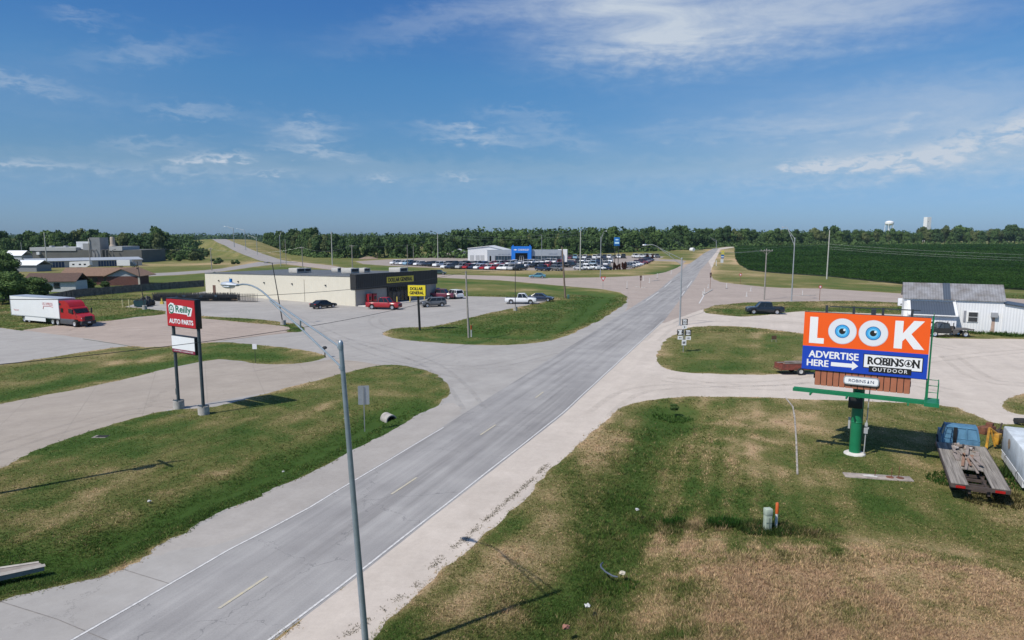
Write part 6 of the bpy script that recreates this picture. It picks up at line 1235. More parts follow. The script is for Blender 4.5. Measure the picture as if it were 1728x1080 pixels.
# ---- tall red parts store sign on two posts
m_sred = mat('sign_red', (.42, .012, .022), .4, 0, .04, 1); m_sframe = mat('sign_dark_frame', (.012, .013, .014), .45, 0, .1, 3); m_spost = mat('sign_post_green_grey', (.055, .075, .085), .5, .2, .12, 3); m_swhite = mat('sign_white_face', (.74, .76, .78), .35, 0, .03, 2); m_sgreen = mat('letter_green', (.012, .14, .085), .45, 0, .03, 3); m_smar = mat('reader_maroon', (.20, .012, .045), .45, 0, .05, 3)
b1, b2 = at(302, 689), at(344, 699); mid = (b1 + b2) / 2; dv_ = (b2 - b1); ang = math.atan2(dv_.y, dv_.x); hw_ = dv_.length / 2
G = thing('store_sign', 'tall red auto parts sign on two posts with a white reader board', 'sign', mid, ang); n_ = Vector((math.sin(ang), -math.cos(ang)))
def onplane(u, v, org, nrm):
    d = Vector(ray(u, v)); o = Vector((0, 0, CAMH)); t_ = ((org.to_2d() - o.to_2d()).dot(nrm)) / d.to_2d().dot(nrm); return o + d * t_
def rect(us, org, ang_, off):
    """local x range and z range of the four picture corners TL TR BL BR on the face plane"""
    n2 = Vector((math.sin(ang_), -math.cos(ang_))); og = org + Vector((n2.x, n2.y, 0)) * off; xs = []; zs = []
    for q in us: w = onplane(q[0], q[1], og, n2); xs.append((w - og).to_2d().dot(Vector((math.cos(ang_), math.sin(ang_))))); zs.append(w.z)
    return (xs[0] + xs[2]) / 2, (xs[1] + xs[3]) / 2, (zs[2] + zs[3]) / 2, (zs[0] + zs[1]) / 2
x0, x1, z0, z1 = rect([(280, 504.4), (327.3, 507), (283.5, 551), (331, 555)], mid, ang, .26); cx, cw, cz, ch_ = (x0 + x1) / 2, x1 - x0, (z0 + z1) / 2, z1 - z0
mb = MB(); mb.box(cx, 0, z0, cw + .10, .46, ch_ + .08, bevel=.02); mb.build('cabinet', m_sframe, G)
mb = MB(); mb.box(cx, -.245, z0 + .06, cw - .02, .05, ch_ - .06); fc_ = mb.build('face', m_sred, G, smooth=False)
mb = MB(); yF = -.275
zt_ = z0 + ch_ * .63; outl = [(-.43, -.03), (-.40, -.16), (-.30, -.17), (-.26, -.13), (.22, -.15), (.24, -.21), (.36, -.20), (.42, .10), (.38, .12), (.02, .17), (-.20, .17), (-.24, .23), (-.34, .25), (-.43, .14)]
mb.add([(cx + a * cw, yF, zt_ + b_ * ch_ * .95) for a, b_ in outl], [tuple(range(len(outl)))]); mb.build('logo_backing', m_swhite, fc_, smooth=False)
mb = MB(); n = 22
def ring(mb, c, r0, r1, y, m=0, sx=1.0):
    vs = []
    for k in range(n): t_ = 2 * PI * k / n; vs += [(c[0] + r0 * sx * math.cos(t_), y, c[1] + r0 * math.sin(t_)), (c[0] + r1 * sx * math.cos(t_), y, c[1] + r1 * math.sin(t_))]
    mb.add(vs, [(2 * k, 2 * k + 1, (2 * k + 3) % (2 * n), (2 * k + 2) % (2 * n)) for k in range(n)], m)
ring(mb, (cx - .325 * cw, zt_ + .02), ch_ * .115, ch_ * .17, yF - .006)
for a in (0, 1, 2): t_ = a * 2.094 + .52 + PI / 2 - .52; mb.add([(cx - .325 * cw + .045 * ch_ * math.cos(t_) + .035 * ch_ * math.cos(k * 1.047), yF - .006, zt_ + .03 + .045 * ch_ * math.sin(t_) + .035 * ch_ * math.sin(k * 1.047)) for k in range(6)], [tuple(range(6))])
mb.box(cx - .215 * cw, yF - .004, zt_ + .15 * ch_, .05, .004, .14); lettering(mb, 'Reilly', cx + .10 * cw, yF - .006, zt_ - .01, cw * .53, ch_ * .31, .05); mb.build('lettering', m_sgreen, fc_, smooth=False)
mb = MB(); lettering(mb, 'AUTO PARTS', cx, yF - .006, z0 + ch_ * .21, cw * .84, ch_ * .16, .085); mb.build('lettering', m_swhite, fc_, smooth=False)
x0, x1, zz0, zz1 = rect([(289.5, 567.3), (327.5, 570), (291, 594.5), (329, 597)], mid, ang, .2)
mb = MB(); mb.box((x0 + x1) / 2, 0, zz0 - .06, x1 - x0 + .12, .36, zz1 - zz0 + .12, bevel=.015); rb = mb.build('reader_board', m_sframe, G); hh = zz1 - zz0
mb = MB(); mb.box((x0 + x1) / 2, -.19, zz0 + hh * .2, x1 - x0, .03, hh * .8); mb.build('white_panel', m_swhite, rb, smooth=False)
mb = MB(); mb.box((x0 + x1) / 2, -.19, zz0, x1 - x0, .03, hh * .2 - .005); mb.build('maroon_strip', m_smar, rb, smooth=False); mb = MB(); lettering(mb, 'LOW PRICE GUARANTEE', (x0 + x1) / 2, -.212, zz0 + hh * .10, (x1 - x0) * .84, hh * .10, 0); mb.build('lettering', m_swhite, rb, smooth=False)
for s in (-1, 1):
    mb = MB(); mb.tube([(s * hw_, 0, .4), (s * hw_, 0, z0 + .2)], .125, 14); mb.build('post', m_spost, G); mb = MB(); mb.cyl(s * hw_, 0, -.2, .42, .85, 20); mb.build('pier', m_conc, G); mb = MB(); mb.box(s * hw_, 0, .62, .62, .62, .06)
    for a in (-.24, .24):
        for b_ in (-.24, .24): mb.cyl(s * hw_ + a, b_, .65, .03, .1, 6)
    mb.build('base_plate', m_spost, G)
mb = MB(); mb.box(-hw_ - .16, 0, 1.1, .10, .16, .5, bevel=.01); mb.build('meter_box', m_spost, G)
# ---- yellow store pole sign
p = at(708.5, 557.5); zz1 = ztop(p, 480.5); zz0 = ztop(p, 499.8); w_ = 30.5 / FPX * p.y; G = thing('store_sign', 'yellow store sign with black letters on a single black pole', 'sign', p, -.08); ox = -.28
mb = MB(); mb.box(ox, 0, zz0, w_, .7, zz1 - zz0, bevel=.03); mb.build('cabinet', m_sframe, G); mb = MB(); mb.box(ox, -.36, zz0 + .05, w_ - .06, .04, zz1 - zz0 - .1); mb.box(ox, .36, zz0 + .05, w_ - .06, .04, zz1 - zz0 - .1); f_ = mb.build('face', m_yell, G, smooth=False)
mb = MB(); hh = zz1 - zz0; lettering(mb, 'DOLLAR', ox - .02, -.385, zz0 + hh * .67, w_ * .70, hh * .26, .075); lettering(mb, 'GENERAL', ox, -.385, zz0 + hh * .31, w_ * .78, hh * .26, .075); mb.build('lettering', m_blk, f_, smooth=False)
mb = MB(); mb.tube([(0, 0, 0), (ox * .6, 0, zz0 + .2)], .17, 12); mb.build('pole', m_blk, G)
# ---- dealership tower sign
p = at(1040, 455); zz1 = ztop(p, 400.5); zz0 = ztop(p, 415); G = thing('dealer_sign', 'tall blue dealership sign on dark twin posts above red brown bushes', 'sign', p, -.1); w_ = 9.5 / FPX * p.y
mb = MB(); mb.box(0, 0, zz0, w_, .8, zz1 - zz0, bevel=.05); mb.build('cabinet', mat('sign_blue', (.01, .13, .40), .4, 0, .05, 1), G); mb = MB(); mb.add([(a * w_ * .34, -.42, zz0 + (zz1 - zz0) * .72 + b_ * w_ * .36) for a, b_ in BT], [tuple(range(12))]); mb.box(0, -.42, zz0 + .9, w_ * .75, .02, .75); mb.build('emblem', mat('sign_pale_blue', (.45, .70, .85), .4), G, smooth=False)
for s in (-.3, .3): mb = MB(); mb.box(s * w_, 0, 0, .28, .28, zz0 + .1); mb.build('post', m_trim, G, smooth=False)
m_redbush = leafmat('leaves_red_brown', (.045, .016, .010), (.10, .035, .02)); RB = [crown_mesh('foliage', 400 + i, m_redbush, 8, 900, .16, 1.0) for i in range(2)]; GB = [crown_mesh('foliage', 420, LEAF[1], 8, 900, .16, 1.0)]
for i, (uu, vv, tv, w_, lb) in enumerate([(1036.5, 455.2, 442, 1.7, 'tall red brown columnar bush left of the blue sign posts'), (1041, 455.2, 447, 1.4, 'short red brown bush between the blue sign posts'), (1045.5, 455.2, 444, 1.4, 'red brown bush right of the blue sign posts'), (1050.5, 455, 442, 1.7, 'pointed red brown bush beside a silver parked car'), (1054.5, 454.5, 441, 1.8, 'rightmost red brown bush in front of the slanting car row'), (943, 449, 437, 1.6, 'dark red brown bush standing alone among the parked cars'), (1093, 438.5, 428.5, 2.3, 'red brown bush at the left of the far car row end'), (1101, 438.5, 428, 2.3, 'red brown bush at the right of the far car row end')]):
    q = at(uu, vv); shrub(q, ztop(q, tv) - q.z, w_, i, lb, lib=RB)
q = at(1031, 455.4); shrub(q, 1.6, 1.9, 0, 'small yellow green bush beside the red brown bushes', lib=GB)

# ---- billboard
BP = at(1442, 766); BA = -R(31); Bn = thing('billboard', 'orange and blue advertising billboard on a single green column', 'billboard', BP, BA); OFF = .95
x0, x1, z0, z1 = rect([(1358.3, 524), (1571.7, 540), (1352.5, 621), (1563.3, 641)], BP, BA, OFF); bw, bh = x1 - x0, z1 - z0
m_green = mat('billboard_green', (.012, .185, .080), .4, .1, .1, 2); m_orange = mat('vinyl_orange', (.86, .105, .004), .5, 0, .02, .6); m_bblue = mat('vinyl_blue', (.006, .050, .42), .5, 0, .03, .6); m_vwhite = mat('vinyl_white', (.80, .80, .80), .5, 0, .02, 1); m_frame_dark = mat('billboard_back', (.035, .045, .055), .6, .2, .15, 2)
m_slat = mat('apron_brown', (.36, .125, .065), .6, 0, .12, 2); yb = -OFF
fx = lambda u_: x0 + bw * u_; fz = lambda v_: z1 - bh * v_
mb = MB(); mb.box((x0 + x1) / 2, yb + .13, z0 - .03, bw, .2, bh + .06); mb.build('panel_frame', m_frame_dark, Bn, smooth=False)
mb = MB(); mb.quad((x0, yb, fz(.588)), (x1, yb, fz(.588)), (x1, yb, z1), (x0, yb, z1)); mb.quad((x0, yb, z1), (x1, yb, z1), (x1, yb + .1, z1 + .02), (x0, yb + .1, z1 + .02)); f_ = mb.build('orange_face', m_orange, Bn, smooth=False)
mb = MB(); mb.quad((x0, yb, z0), (x1, yb, z0), (x1, yb, fz(.588)), (x0, yb, fz(.588))); g_ = mb.build('blue_face', m_bblue, Bn, smooth=False)
def poly(mb, pts_, y): mb.add([(fx(a), y, fz(b_)) for a, b_ in pts_], [tuple(range(len(pts_)))])
mb = MB(); y1 = yb - .006
poly(mb, [(.050, .075), (.050, .535), (.175, .535), (.175, .44), (.118, .44), (.118, .075)], y1)
mb.add([(fx(a), y1, fz(b_)) for a, b_ in [(.735, .065), (.798, .065), (.798, .27), (.875, .055), (.955, .055), (.862, .275), (.965, .52), (.888, .52), (.82, .35), (.798, .40), (.798, .525), (.735, .525)]], [(0, 1, 2, 9, 10, 11), (2, 3, 4, 5, 8, 9), (5, 6, 7, 8)]); mb.build('lettering', m_vwhite, f_, smooth=False)
m_eye = mat('eye_white_print', (.72, .73, .76), .5, 0, .02, 1); t = m_eye.node_tree
m_iris = mat('eye_iris_print', (.045, .36, .72), .5, 0, .3, 26); m_irisd = mat('eye_rim_print', (.012, .10, .30), .5, 0, .1, 20); m_irisl = mat('eye_inner_print', (.16, .52, .80), .5, 0, .2, 30); m_eyerim = mat('eye_edge_print', (.50, .50, .56), .5, 0, .03, 2)
for (eu, ev) in ((.323, .298), (.571, .300)):
    c = (fx(eu), fz(ev)); r_ = bh * .222
    for nm, rr, yy, mm_, dx, dz in [('eye_edge', r_, .004, m_eyerim, 0, 0), ('eyeball', r_ * .965, .007, m_eye, 0, .01), ('iris_rim', r_ * .52, .010, m_irisd, 0, 0), ('iris', r_ * .47, .013, m_iris, 0, 0), ('iris_glow', r_ * .34, .0145, m_irisl, 0, -.01), ('pupil', r_ * .225, .016, m_blk, 0, 0), ('eye_glint', r_ * .085, .019, m_vwhite, .11, .09)]:
        q = MB(); q.disc((c[0] + dx, yb - yy, c[1] + dz), rr, 'y', 40); q.build(nm, mm_, f_, smooth=False)
mb = MB(); lettering(mb, 'ADVERTISE', fx(.262), y1, fz(.725), bw * .41, bh * .118, .055); lettering(mb, 'HERE', fx(.135), y1, fz(.878), bw * .18, bh * .11, .055)
poly(mb, [(.247, .843), (.420, .843), (.420, .800), (.470, .878), (.420, .955), (.420, .912), (.247, .912)], y1); mb.build('lettering', m_vwhite, g_, smooth=False)
mb = MB(); poly(mb, [(.507, .652), (.967, .652), (.967, .892), (.507, .892)], y1); poly(mb, [(.555, .855), (.885, .855), (.885, .955), (.555, .955)], yb - .016); mb.build('logo_border', m_blk, g_, smooth=False)
mb = MB(); poly(mb, [(.514, .664), (.960, .664), (.960, .880), (.514, .880)], yb - .011); mb.build('logo_panel', m_vwhite, g_, smooth=False)
mb = MB(); yl = yb - .014; lettering(mb, 'ROBINS', fx(.683), yl, fz(.762), bw * .275, bh * .12, .07); lettering(mb, 'N', fx(.915), yl, fz(.762), bw * .046, bh * .12, .07)
for (su, wv) in [(.551, .020), (.649, .018), (.700, .020), (.726, .018), (.764, .018), (.895, .018), (.936, .018)]:
    for sv in (.702, .822): poly(mb, [(su - wv / 2, sv - .008), (su + wv / 2, sv - .008), (su + wv / 2, sv + .008), (su - wv / 2, sv + .008)], yl)
n = 28; ring(mb, (fx(.857), fz(.762)), bh * .047, bh * .060, yl); poly(mb, [(.857, .715), (.873, .785), (.860, .785), (.860, .805), (.854, .805), (.854, .785), (.841, .785)], yl); mb.build('lettering', m_blk, g_, smooth=False)
mb = MB(); lettering(mb, 'OUTDOOR', fx(.720), yb - .02, fz(.905), bw * .27, bh * .058, .02, spacing=1.35); mb.build('lettering', m_vwhite, g_, smooth=False)
# brown apron of slats with the name plate
ax0, ax1 = fx(.115), fx(.885); mb = MB(); k = 15
for i in range(k): w_ = (ax1 - ax0) / k; mb.box(ax0 + w_ * (i + .5), yb + .12, z0 - .98, w_ - .045, .06, .95)
ap = mb.build('apron', m_slat, Bn, smooth=False)
mb = MB(); mb.box((ax0 + ax1) / 2, yb + .19, z0 - .9, ax1 - ax0, .05, .1); mb.box((ax0 + ax1) / 2, yb + .19, z0 - .96, ax1 - ax0, .04, .92); mb.build('apron_rail_shade_sheet', m_frame_dark, ap, smooth=False)  # rail plus a dark sheet standing in for shade in the slat gaps
x_0, x_1, zp0, zp1 = rect([(1423.5, 631), (1484, 637), (1424, 641), (1484, 648)], BP, BA, OFF); pc = (x_0 + x_1) / 2; pw, ph = (x_1 - x_0), .52
def rrect(w, h, r, n=6):
    out = []
    for cx_, cz_, a0 in ((w / 2 - r, h / 2 - r, 0), (-w / 2 + r, h / 2 - r, 90), (-w / 2 + r, -h / 2 + r, 180), (w / 2 - r, -h / 2 + r, 270)):
        for k in range(n + 1): t_ = R(a0 + 90 * k / n); out.append((cx_ + r * math.cos(t_), cz_ + r * math.sin(t_)))
    return out
zp = z0 - .46; mb = MB(); mb.prism([(pc + a, zp + b_) for a, b_ in rrect(pw, ph, .16)], yb - .03, yb + .08); pl = mb.build('name_plate', mat('plate_grey_edge', (.30, .32, .34), .5), Bn, smooth=False)
mb = MB(); mb.add([(pc + a, yb - .036, zp + b_) for a, b_ in rrect(pw - .12, ph - .12, .12)], [tuple(range(28))]); mb.build('plate_face', m_vwhite, pl, smooth=False); mb = MB(); lettering(mb, 'ROBINS', pc - pw * .11, yb - .042, zp, pw * .48, ph * .34, .02); lettering(mb, 'N', pc + pw * .31, yb - .042, zp, pw * .09, ph * .34, .02)
mb.add([(pc + pw * .20 + a, yb - .042, zp + b_) for a, b_ in [(-.06, -.1), (.06, -.1), (0, .12)]], [(0, 1, 2)]); mb.build('lettering', mat('plate_ink', (.03, .06, .12), .5), pl, smooth=False)
# catwalk
zc = z0 - 1.40; mb = MB(); mb.box((x0 + x1) / 2 + .1, yb - .42, zc, bw + .95, .07, .20); mb.box((x0 + x1) / 2 + .1, yb - .02, zc, bw + .95, .07, .20); mb.box((x0 + x1) / 2 + .1, yb - .22, zc + .13, bw + .95, .42, .03)
mb.box(0, .1, zc - .10, .30, 2.6, .26)
for q in (fx(.10), fx(.40), fx(.88)): mb.box(q, yb - .05, zc - .12, .09, 1.3, .14)
mb.build('catwalk', m_green, Bn, smooth=False)
xe = x1 + .62; mb = MB(); mb.box(x1 + .35, yb - .1, zc - .02, .75, 1.5, .22)
for z_ in (zc + .2, zc + .55, zc + .95, zc + 1.3): mb.tube([(x1 + .02, yb + .6, z_), (xe, yb + .6, z_), (xe, yb - .7, z_)], .022, 6)
for (a, b_) in ((x1 + .02, yb + .6), (xe, yb + .6), (xe, yb - .7), (xe, yb), (x1 + .05, yb - .12)): mb.tube([(a, b_, zc), (a, b_, zc + 1.35)], .028, 6)
mb.build('end_platform', m_green, Bn)
mb = MB(); mb.box(x1 + .10, yb + .28, zc, .09, .09, z1 - zc + .12); mb.box(x1 - .04, yb + .28, z1 - .3, .3, .06, .1); mb.tube([(x1 + .12, yb + .3, z1 + .1), (x1 + .12, yb - .05, z1 + .3)], .02, 5); mb.build('ladder_post', m_green, Bn, smooth=False)
# the second face behind, carried on the same column
mb = MB(); mb.box((x0 + x1) / 2 - .1, 1.35, z0 - .15, bw - .3, .2, bh - .25); mb.build('rear_panel', m_frame_dark, Bn, smooth=False)
mb = MB()
for q in (.15, .38, .62, .85): mb.box(fx(q), yb + .42, z0 - .9, .14, .14, bh + .8); mb.box(fx(q), 1.05, z0 - .8, .14, .14, bh + 1.1); mb.tube([(fx(q), yb + .4, z1 - .35), (fx(q), 1.05, z1 - .3)], .05, 6)
mb.box((x0 + x1) / 2 - .1, .35, z0 - .75, bw * .8, .28, .28); mb.box(fx(.55), .4, z1 - .5, .25, .25, .75); mb.box((x0 + x1) / 2 + .3, 1.2, z1 + .20, bw * .74, .06, .06); mb.build('back_frame', m_frame_dark, Bn, smooth=False)
mb = MB(); mb.tube([(0, .0, -.1), (0, 0, z0 - .6)], .335, 24); mb.lathe(0, 0, 2.05, [(.335, 0), (.35, .02), (.35, .07), (.335, .09)], 24, axis='z'); mb.build('column', m_green, Bn); mb = MB(); mb.box(-.12, -.03, zc - .9, .80, .82, .66, bevel=.02); mb.build('junction_box', m_sframe, Bn)
mb = MB(); mb.lathe(0, 0, -.05, [(0, .19), (.50, .19), (.62, .13), (.66, 0)], 22, axis='z'); mb.build('footing', m_conc_pale, Bn)
mb = MB(); mb.tube([(.52, -.12, .0), (.56, -.12, 2.2), (.62, -.12, zc + .9)], .035, 6); mb.box(.55, -.16, 1.45, .22, .12, .34); mb.box(.55, -.16, 1.9, .16, .1, .22); mb.box(-.42, .05, 1.6, .12, .16, .7); mb.box(.66, -.16, 1.75, .1, .1, .1); mb.build('conduit', mat('conduit_grey', (.42, .43, .43), .5, .2), Bn)

# ---- small road signs
m_litter = mat('litter_white', (.48, .48, .46), .7)
m_alu = mat('sign_aluminium', (.42, .45, .47), .35, .6, .1, 3); m_sw = mat('reflective_white', (.70, .71, .72), .45, 0, .03, 4); m_sr = mat('reflective_red', (.50, .03, .035), .45, 0, .05, 4); m_sy = mat('reflective_yellow', (.62, .55, .10), .45, 0, .05, 4)
p = at(615.5, 728); h_ = ztop(p, 651); G = thing('road_sign', 'back of a rectangular metal road sign on a steel post in the near verge', 'sign', p, R(12)); mb = MB(); mb.box(0, -.02, 0, .07, .05, h_ - .05); mb.build('post', m_signpost, G, smooth=False); pw = 19 / FPX * p.y; zb = ztop(p, 683)
mb = MB(); mb.prism([(a, (h_ + zb) / 2 + b_) for a, b_ in rrect(pw, h_ - zb, .06)], .02, .035); mb.build('panel', m_alu, G, smooth=False)
p = at(1153, 594); mt_ = lambda v_: ztop(p, v_); s_ = p.y / FPX; G = thing('route_signs', 'cluster of black and white route markers with arrows on one post', 'sign', p, -.06)
mb = MB(); mb.box(0, .04, 0, .09, .06, mt_(539)); mb.box(0, .03, mt_(566), 20 * s_, .05, .07); mb.box(0, .03, mt_(573), 20 * s_, .05, .07); mb.build('post', m_signpost, G, smooth=False)
def marker(cx_, vt, vb, w, txt, black=True):
    z_t, z_b = mt_(vt), mt_(vb); cz_ = (z_t + z_b) / 2; x_ = cx_ * s_; q = MB(); q.box(x_, 0, z_b, w * s_, .03, z_t - z_b); o = q.build('marker', m_blk if black else m_sw, G, smooth=False)
    if black: q = MB(); ww = w * s_ * .42; hh = (z_t - z_b) * .42; q.add([(x_ + a * ww, -.02, cz_ + b_ * hh) for a, b_ in [(-.8, -1), (.45, -1), (.6, -.75), (.8, -.85), (.95, -.55), (.75, -.2), (.85, .3), (.6, 1), (-1, 1), (-.8, .5)]], [tuple(range(10))]); q.build('state_shape', m_sw, o, smooth=False)
    if txt and txt not in '<>^': q = MB(); lettering(q, txt, x_ - .02 * s_, -.03, cz_, w * s_ * .62, (z_t - z_b) * .42, .02); q.build('lettering', m_blk, o, smooth=False)
    elif txt:
        sg = {'<': -1, '>': 1, '^': 0}[txt]; q = MB(); ww = w * s_ * .32; hh = (z_t - z_b) * .22
        if sg: q.add([(x_ + sg * a * ww, -.022, cz_ + b_ * hh) for a, b_ in [(-1, -.35), (.2, -.35), (.2, -1), (1, 0), (.2, 1), (.2, .35), (-1, .35)]], [(0, 1, 5, 6), (2, 3, 4)] if sg > 0 else [(6, 5, 1, 0), (4, 3, 2)])
        else: q.add([(x_ + b_ * ww * .6, -.022, cz_ + a * hh * 1.2) for a, b_ in [(-1, -.35), (.2, -.35), (.2, -1), (1, 0), (.2, 1), (.2, .35), (-1, .35)]], [(0, 1, 5, 6), (2, 3, 4)])
        q.build('arrow', m_blk, o, smooth=False)
marker(1.0, 538.3, 548.2, 9.6, '22'); marker(.8, 549, 554.8, 7.5, '^', False); marker(-6.2, 556, 565.6, 10.4, '11'); marker(7.2, 556.4, 566, 10.4, '156'); marker(-6.0, 567, 573, 8.5, '<', False); marker(7.6, 567.4, 573.4, 8.8, '>', False)
marker(.7, 573.6, 582.6, 7.6, 'ADOPT', False)
for (bu, bv, vt, vb, w, lb) in [(431, 613, 580.5, 589, 7.5, 'small blank white sign on a thin post in the lawn strip'), (1306, 577, 566.5, 572.5, 8, 'small brown framed yard sign in the mown island')]:
    p = at(bu, bv); s_ = p.y / FPX; G = thing('small_sign', lb, 'sign', p); zt, zb = ztop(p, vt), ztop(p, vb); mb = MB()
    if bu < 1000: mb.tube([(0, .03, 0), (0, .03, zt)], .025, 6)
    else: mb.box(-w * s_ * .45, .03, 0, .05, .05, zb); mb.box(w * s_ * .45, .03, 0, .05, .05, zb); mb.box(0, .03, zb - .06, w * s_, .05, .05)
    mb.build('post', m_trim if bu < 1000 else mat('yard_sign_frame', (.35, .33, .25), .7), G); mb = MB(); mb.box(0, 0, zb, w * s_, .04, zt - zb); mb.build('panel', m_sw if bu < 1000 else mat('yard_sign_brown', (.09, .05, .03), .7), G, smooth=False)
def trisign(bu, bv, cv_, w, lb, kind='yield', rz=0):
    p = at(bu, bv); s_ = p.y / FPX; G = thing('road_sign', lb, 'sign', p, rz); zc_ = ztop(p, cv_); mb = MB(); mb.box(0, .05, 0, .09, .06, zc_ + w * s_ * .4); mb.build('post', mat('post_rust', (.22, .12, .08), .8) if kind != 'yield' else m_signpost, G, smooth=False)
    r = w * s_ / 2
    if kind == 'yield':
        for nm, k, y_, m_ in (('border', 1.25, 0, m_sr), ('panel', .70, -.012, m_sw)): q = MB(); q.prism([(-k * r, .62 * k * r + zc_), (k * r, .62 * k * r + zc_), (0, zc_ - 1.1 * k * r)], y_ - .02, y_); q.build(nm, m_, G, smooth=False)
    elif kind == 'noentry':
        q = MB(); q.box(0, -.01, zc_ - r, 2 * r, .02, 2 * r); q.build('panel', m_sw, G, smooth=False); q = MB(); q.disc((0, -.025, zc_), r * .92, 'y', 20); q.build('red_disc', m_sr, G, smooth=False); q = MB(); q.box(0, -.035, zc_ - r * .16, 1.3 * r, .01, r * .32); q.build('bar', m_sw, G, smooth=False)
    elif kind == 'back': q = MB(); q.box(0, 0, zc_ - r, 1.7 * r, .03, 2 * r); q.box(0, 0, zc_ - 3.2 * r, 1.3 * r, .03, 1.9 * r); q.build('panel', mat('sign_back_brown', (.10, .06, .05), .6), G, smooth=False)
    elif kind == 'stopback': q = MB(); q.add([(r * math.cos(R(22.5 + 45 * k)), -.02, zc_ + r * math.sin(R(22.5 + 45 * k))) for k in range(8)], [tuple(range(8))]); q.build('panel', m_sr, G, smooth=False); q = MB(); q.disc((0, -.03, zc_), r * .55, 'y', 12); q.build('emblem', m_sw, G, smooth=False)
trisign(1017.5, 487.5, 470, 7.6, 'red and white yield sign at the tip of the grass by the crossing'); trisign(1383, 506.5, 484, 6, 'small red sign on a rusty post at the far right of the cross road', 'stopback'); trisign(1249, 479.5, 463.5, 5, 'orange and white sign on a rusty post before the bean field', 'stopback')
trisign(1081, 486, 467, 4, 'brown back of a stacked sign on the left traffic island', 'back'); trisign(1198.5, 487, 462, 4, 'dark brown back of a stacked sign on the right traffic island', 'back')
for i, (uu, vv, cc, lb) in enumerate([(1219.5, 433, 'reflective_yellow', 'yellow sign highest up the right road verge'), (1219, 440, 'sign_blue', 'blue and white sign midway up the right road verge'), (1218, 448, 'reflective_white', 'white sign lowest on the right road verge')]):
    p = at(uu, vv); s_ = p.y / FPX; G = thing('road_sign', lb, 'sign', p, .1); q = MB(); q.box(0, .05, 0, .1, .08, 2.0); q.build('post', m_signpost, G); q = MB(); q.box(0, 0, 1.3, 5 * s_, .04, 1.7 + .3 * (2 - i)); q.build('panel', MATS[cc], G, smooth=False)
    if i == 1: q = MB(); q.box(0, -.03, 1.9, 4.6 * s_, .02, .6); q.build('white_band', m_sw, G, smooth=False)
p = at(1208.5, 449); G = thing('marker_post', 'thin white marker post on the right shoulder below the verge signs', 'marker post', p); q = MB(); q.box(0, 0, 0, .25, .1, 2.6); q.build('post', m_sw, G)
m_del = mat('delineator_white', (.60, .60, .58), .5)
DEL = [(1058, 487, 475), (1086, 473.5, 466), (1096, 477, 470), (1109, 470.5, 461.5), (1188.5, 494, 487), (1186, 498, 491.5), (1226, 487, 478), (1260, 500, 493), (1267, 491, 485), (1354, 499, 491), (1133, 462.5, 456), (1195, 486, 480)]
for i, (uu, vv, tv) in enumerate(DEL):
    p = at(uu, vv); h_ = max(.7, ztop(p, tv)); r = thing('delineator', 'white plastic delineator post on the %s of the crossing' % ('left traffic island' if uu < 1150 else 'right traffic island' if uu < 1200 else 'cross road centre line right'), 'delineator', p, 0, 'white delineator posts at the crossing'); q = MB(); q.cyl(0, 0, .06, .075, h_, 8); q.build('post', m_del, r); q = MB(); q.cyl(0, 0, 0, .28, .08, 10); q.build('foot', m_black if i % 3 == 0 else m_del, r)
for i, (u0, v0, u1, v1) in enumerate([(1072, 484, 1090, 486), (1098, 474.5, 1112, 473), (1186, 498, 1202, 489), (1338, 499.5, 1376, 498.5)]):
    a, b_ = at(u0, v0), at(u1, v1); d_ = b_ - a; o = MB().box(0, 0, -.02, d_.length, .45, .13, bevel=.04).build('traffic_island', m_conc, None, (a + b_) / 2, math.atan2(d_.y, d_.x)); tag(o, '%s low concrete strip of the crossing, counted from the left' % ORD[i], 'kerb', 'low concrete strips at the crossing')
# utility marker posts
def marker_post(bu, bv, tv, split, cap, lb, r=.06):
    p = at(bu, bv); h_ = ztop(p, tv); G = thing('marker_post', lb, 'marker post', p); q = MB(); q.tube([(0, 0, -.05), (-.0, 0, h_ * split)], r, 10); q.build('post', m_del, G); q = MB(); q.tube([(0, 0, h_ * split), (0, 0, h_ * .97), (0, 0, h_)], [r * 1.18, r * 1.18, r * .7], 10); q.build('cap', mat('marker_orange', (.50, .10, .02), .5, 0, .1, 4), G)
marker_post(1309.5, 892, 848, .58, 0, 'white and orange utility marker post beside the pale green pedestal', .062); marker_post(795.5, 568, 549, .62, 0, 'white and orange marker post at the foot of the plain grey pole', .09)
p = at(1294.5, 895); h_ = ztop(p, 857); G = thing('utility_pedestal', 'pale green telecom pedestal standing in the weeds', 'utility box', p, .15); m_ped = mat('pedestal_green', (.36, .42, .34), .55, 0, .1, 5); q = MB(); q.box(0, 0, 0, .31, .28, h_ * .94, bevel=.03); q.box(0, 0, h_ * .68, .35, .32, h_ * .31, bevel=.05); q.build('shell', m_ped, G); q = MB(); q.box(0, -.15, .12, .03, .03, h_ * .5); q.box(0, -.15, .42, .28, .02, .03); q.build('seam', mat('pedestal_dark', (.20, .24, .19), .6), G)
p = at(955, 503); q = MB(); q.box(0, 0, 0, .5, .4, .9, bevel=.04); o = q.build('utility_box', mat('box_green', (.06, .15, .13), .5), None, at(959, 504)); tag(o, 'small green utility box beside the leaning brown pole', 'utility box')
p = at(548.5, 603); G = thing('path_light', 'low black bollard light at the tip of the lawn strip', 'bollard light', p); q = MB(); q.tube([(0, 0, 0), (0, 0, 1.0)], .06, 8); q.build('post', m_trim, G); q = MB(); q.lathe(0, 0, .95, [(.07, 0), (.25, .05), (.28, .2), (.15, .32), (0, .34)], 14, axis='z'); q.build('hood', m_trim, G)
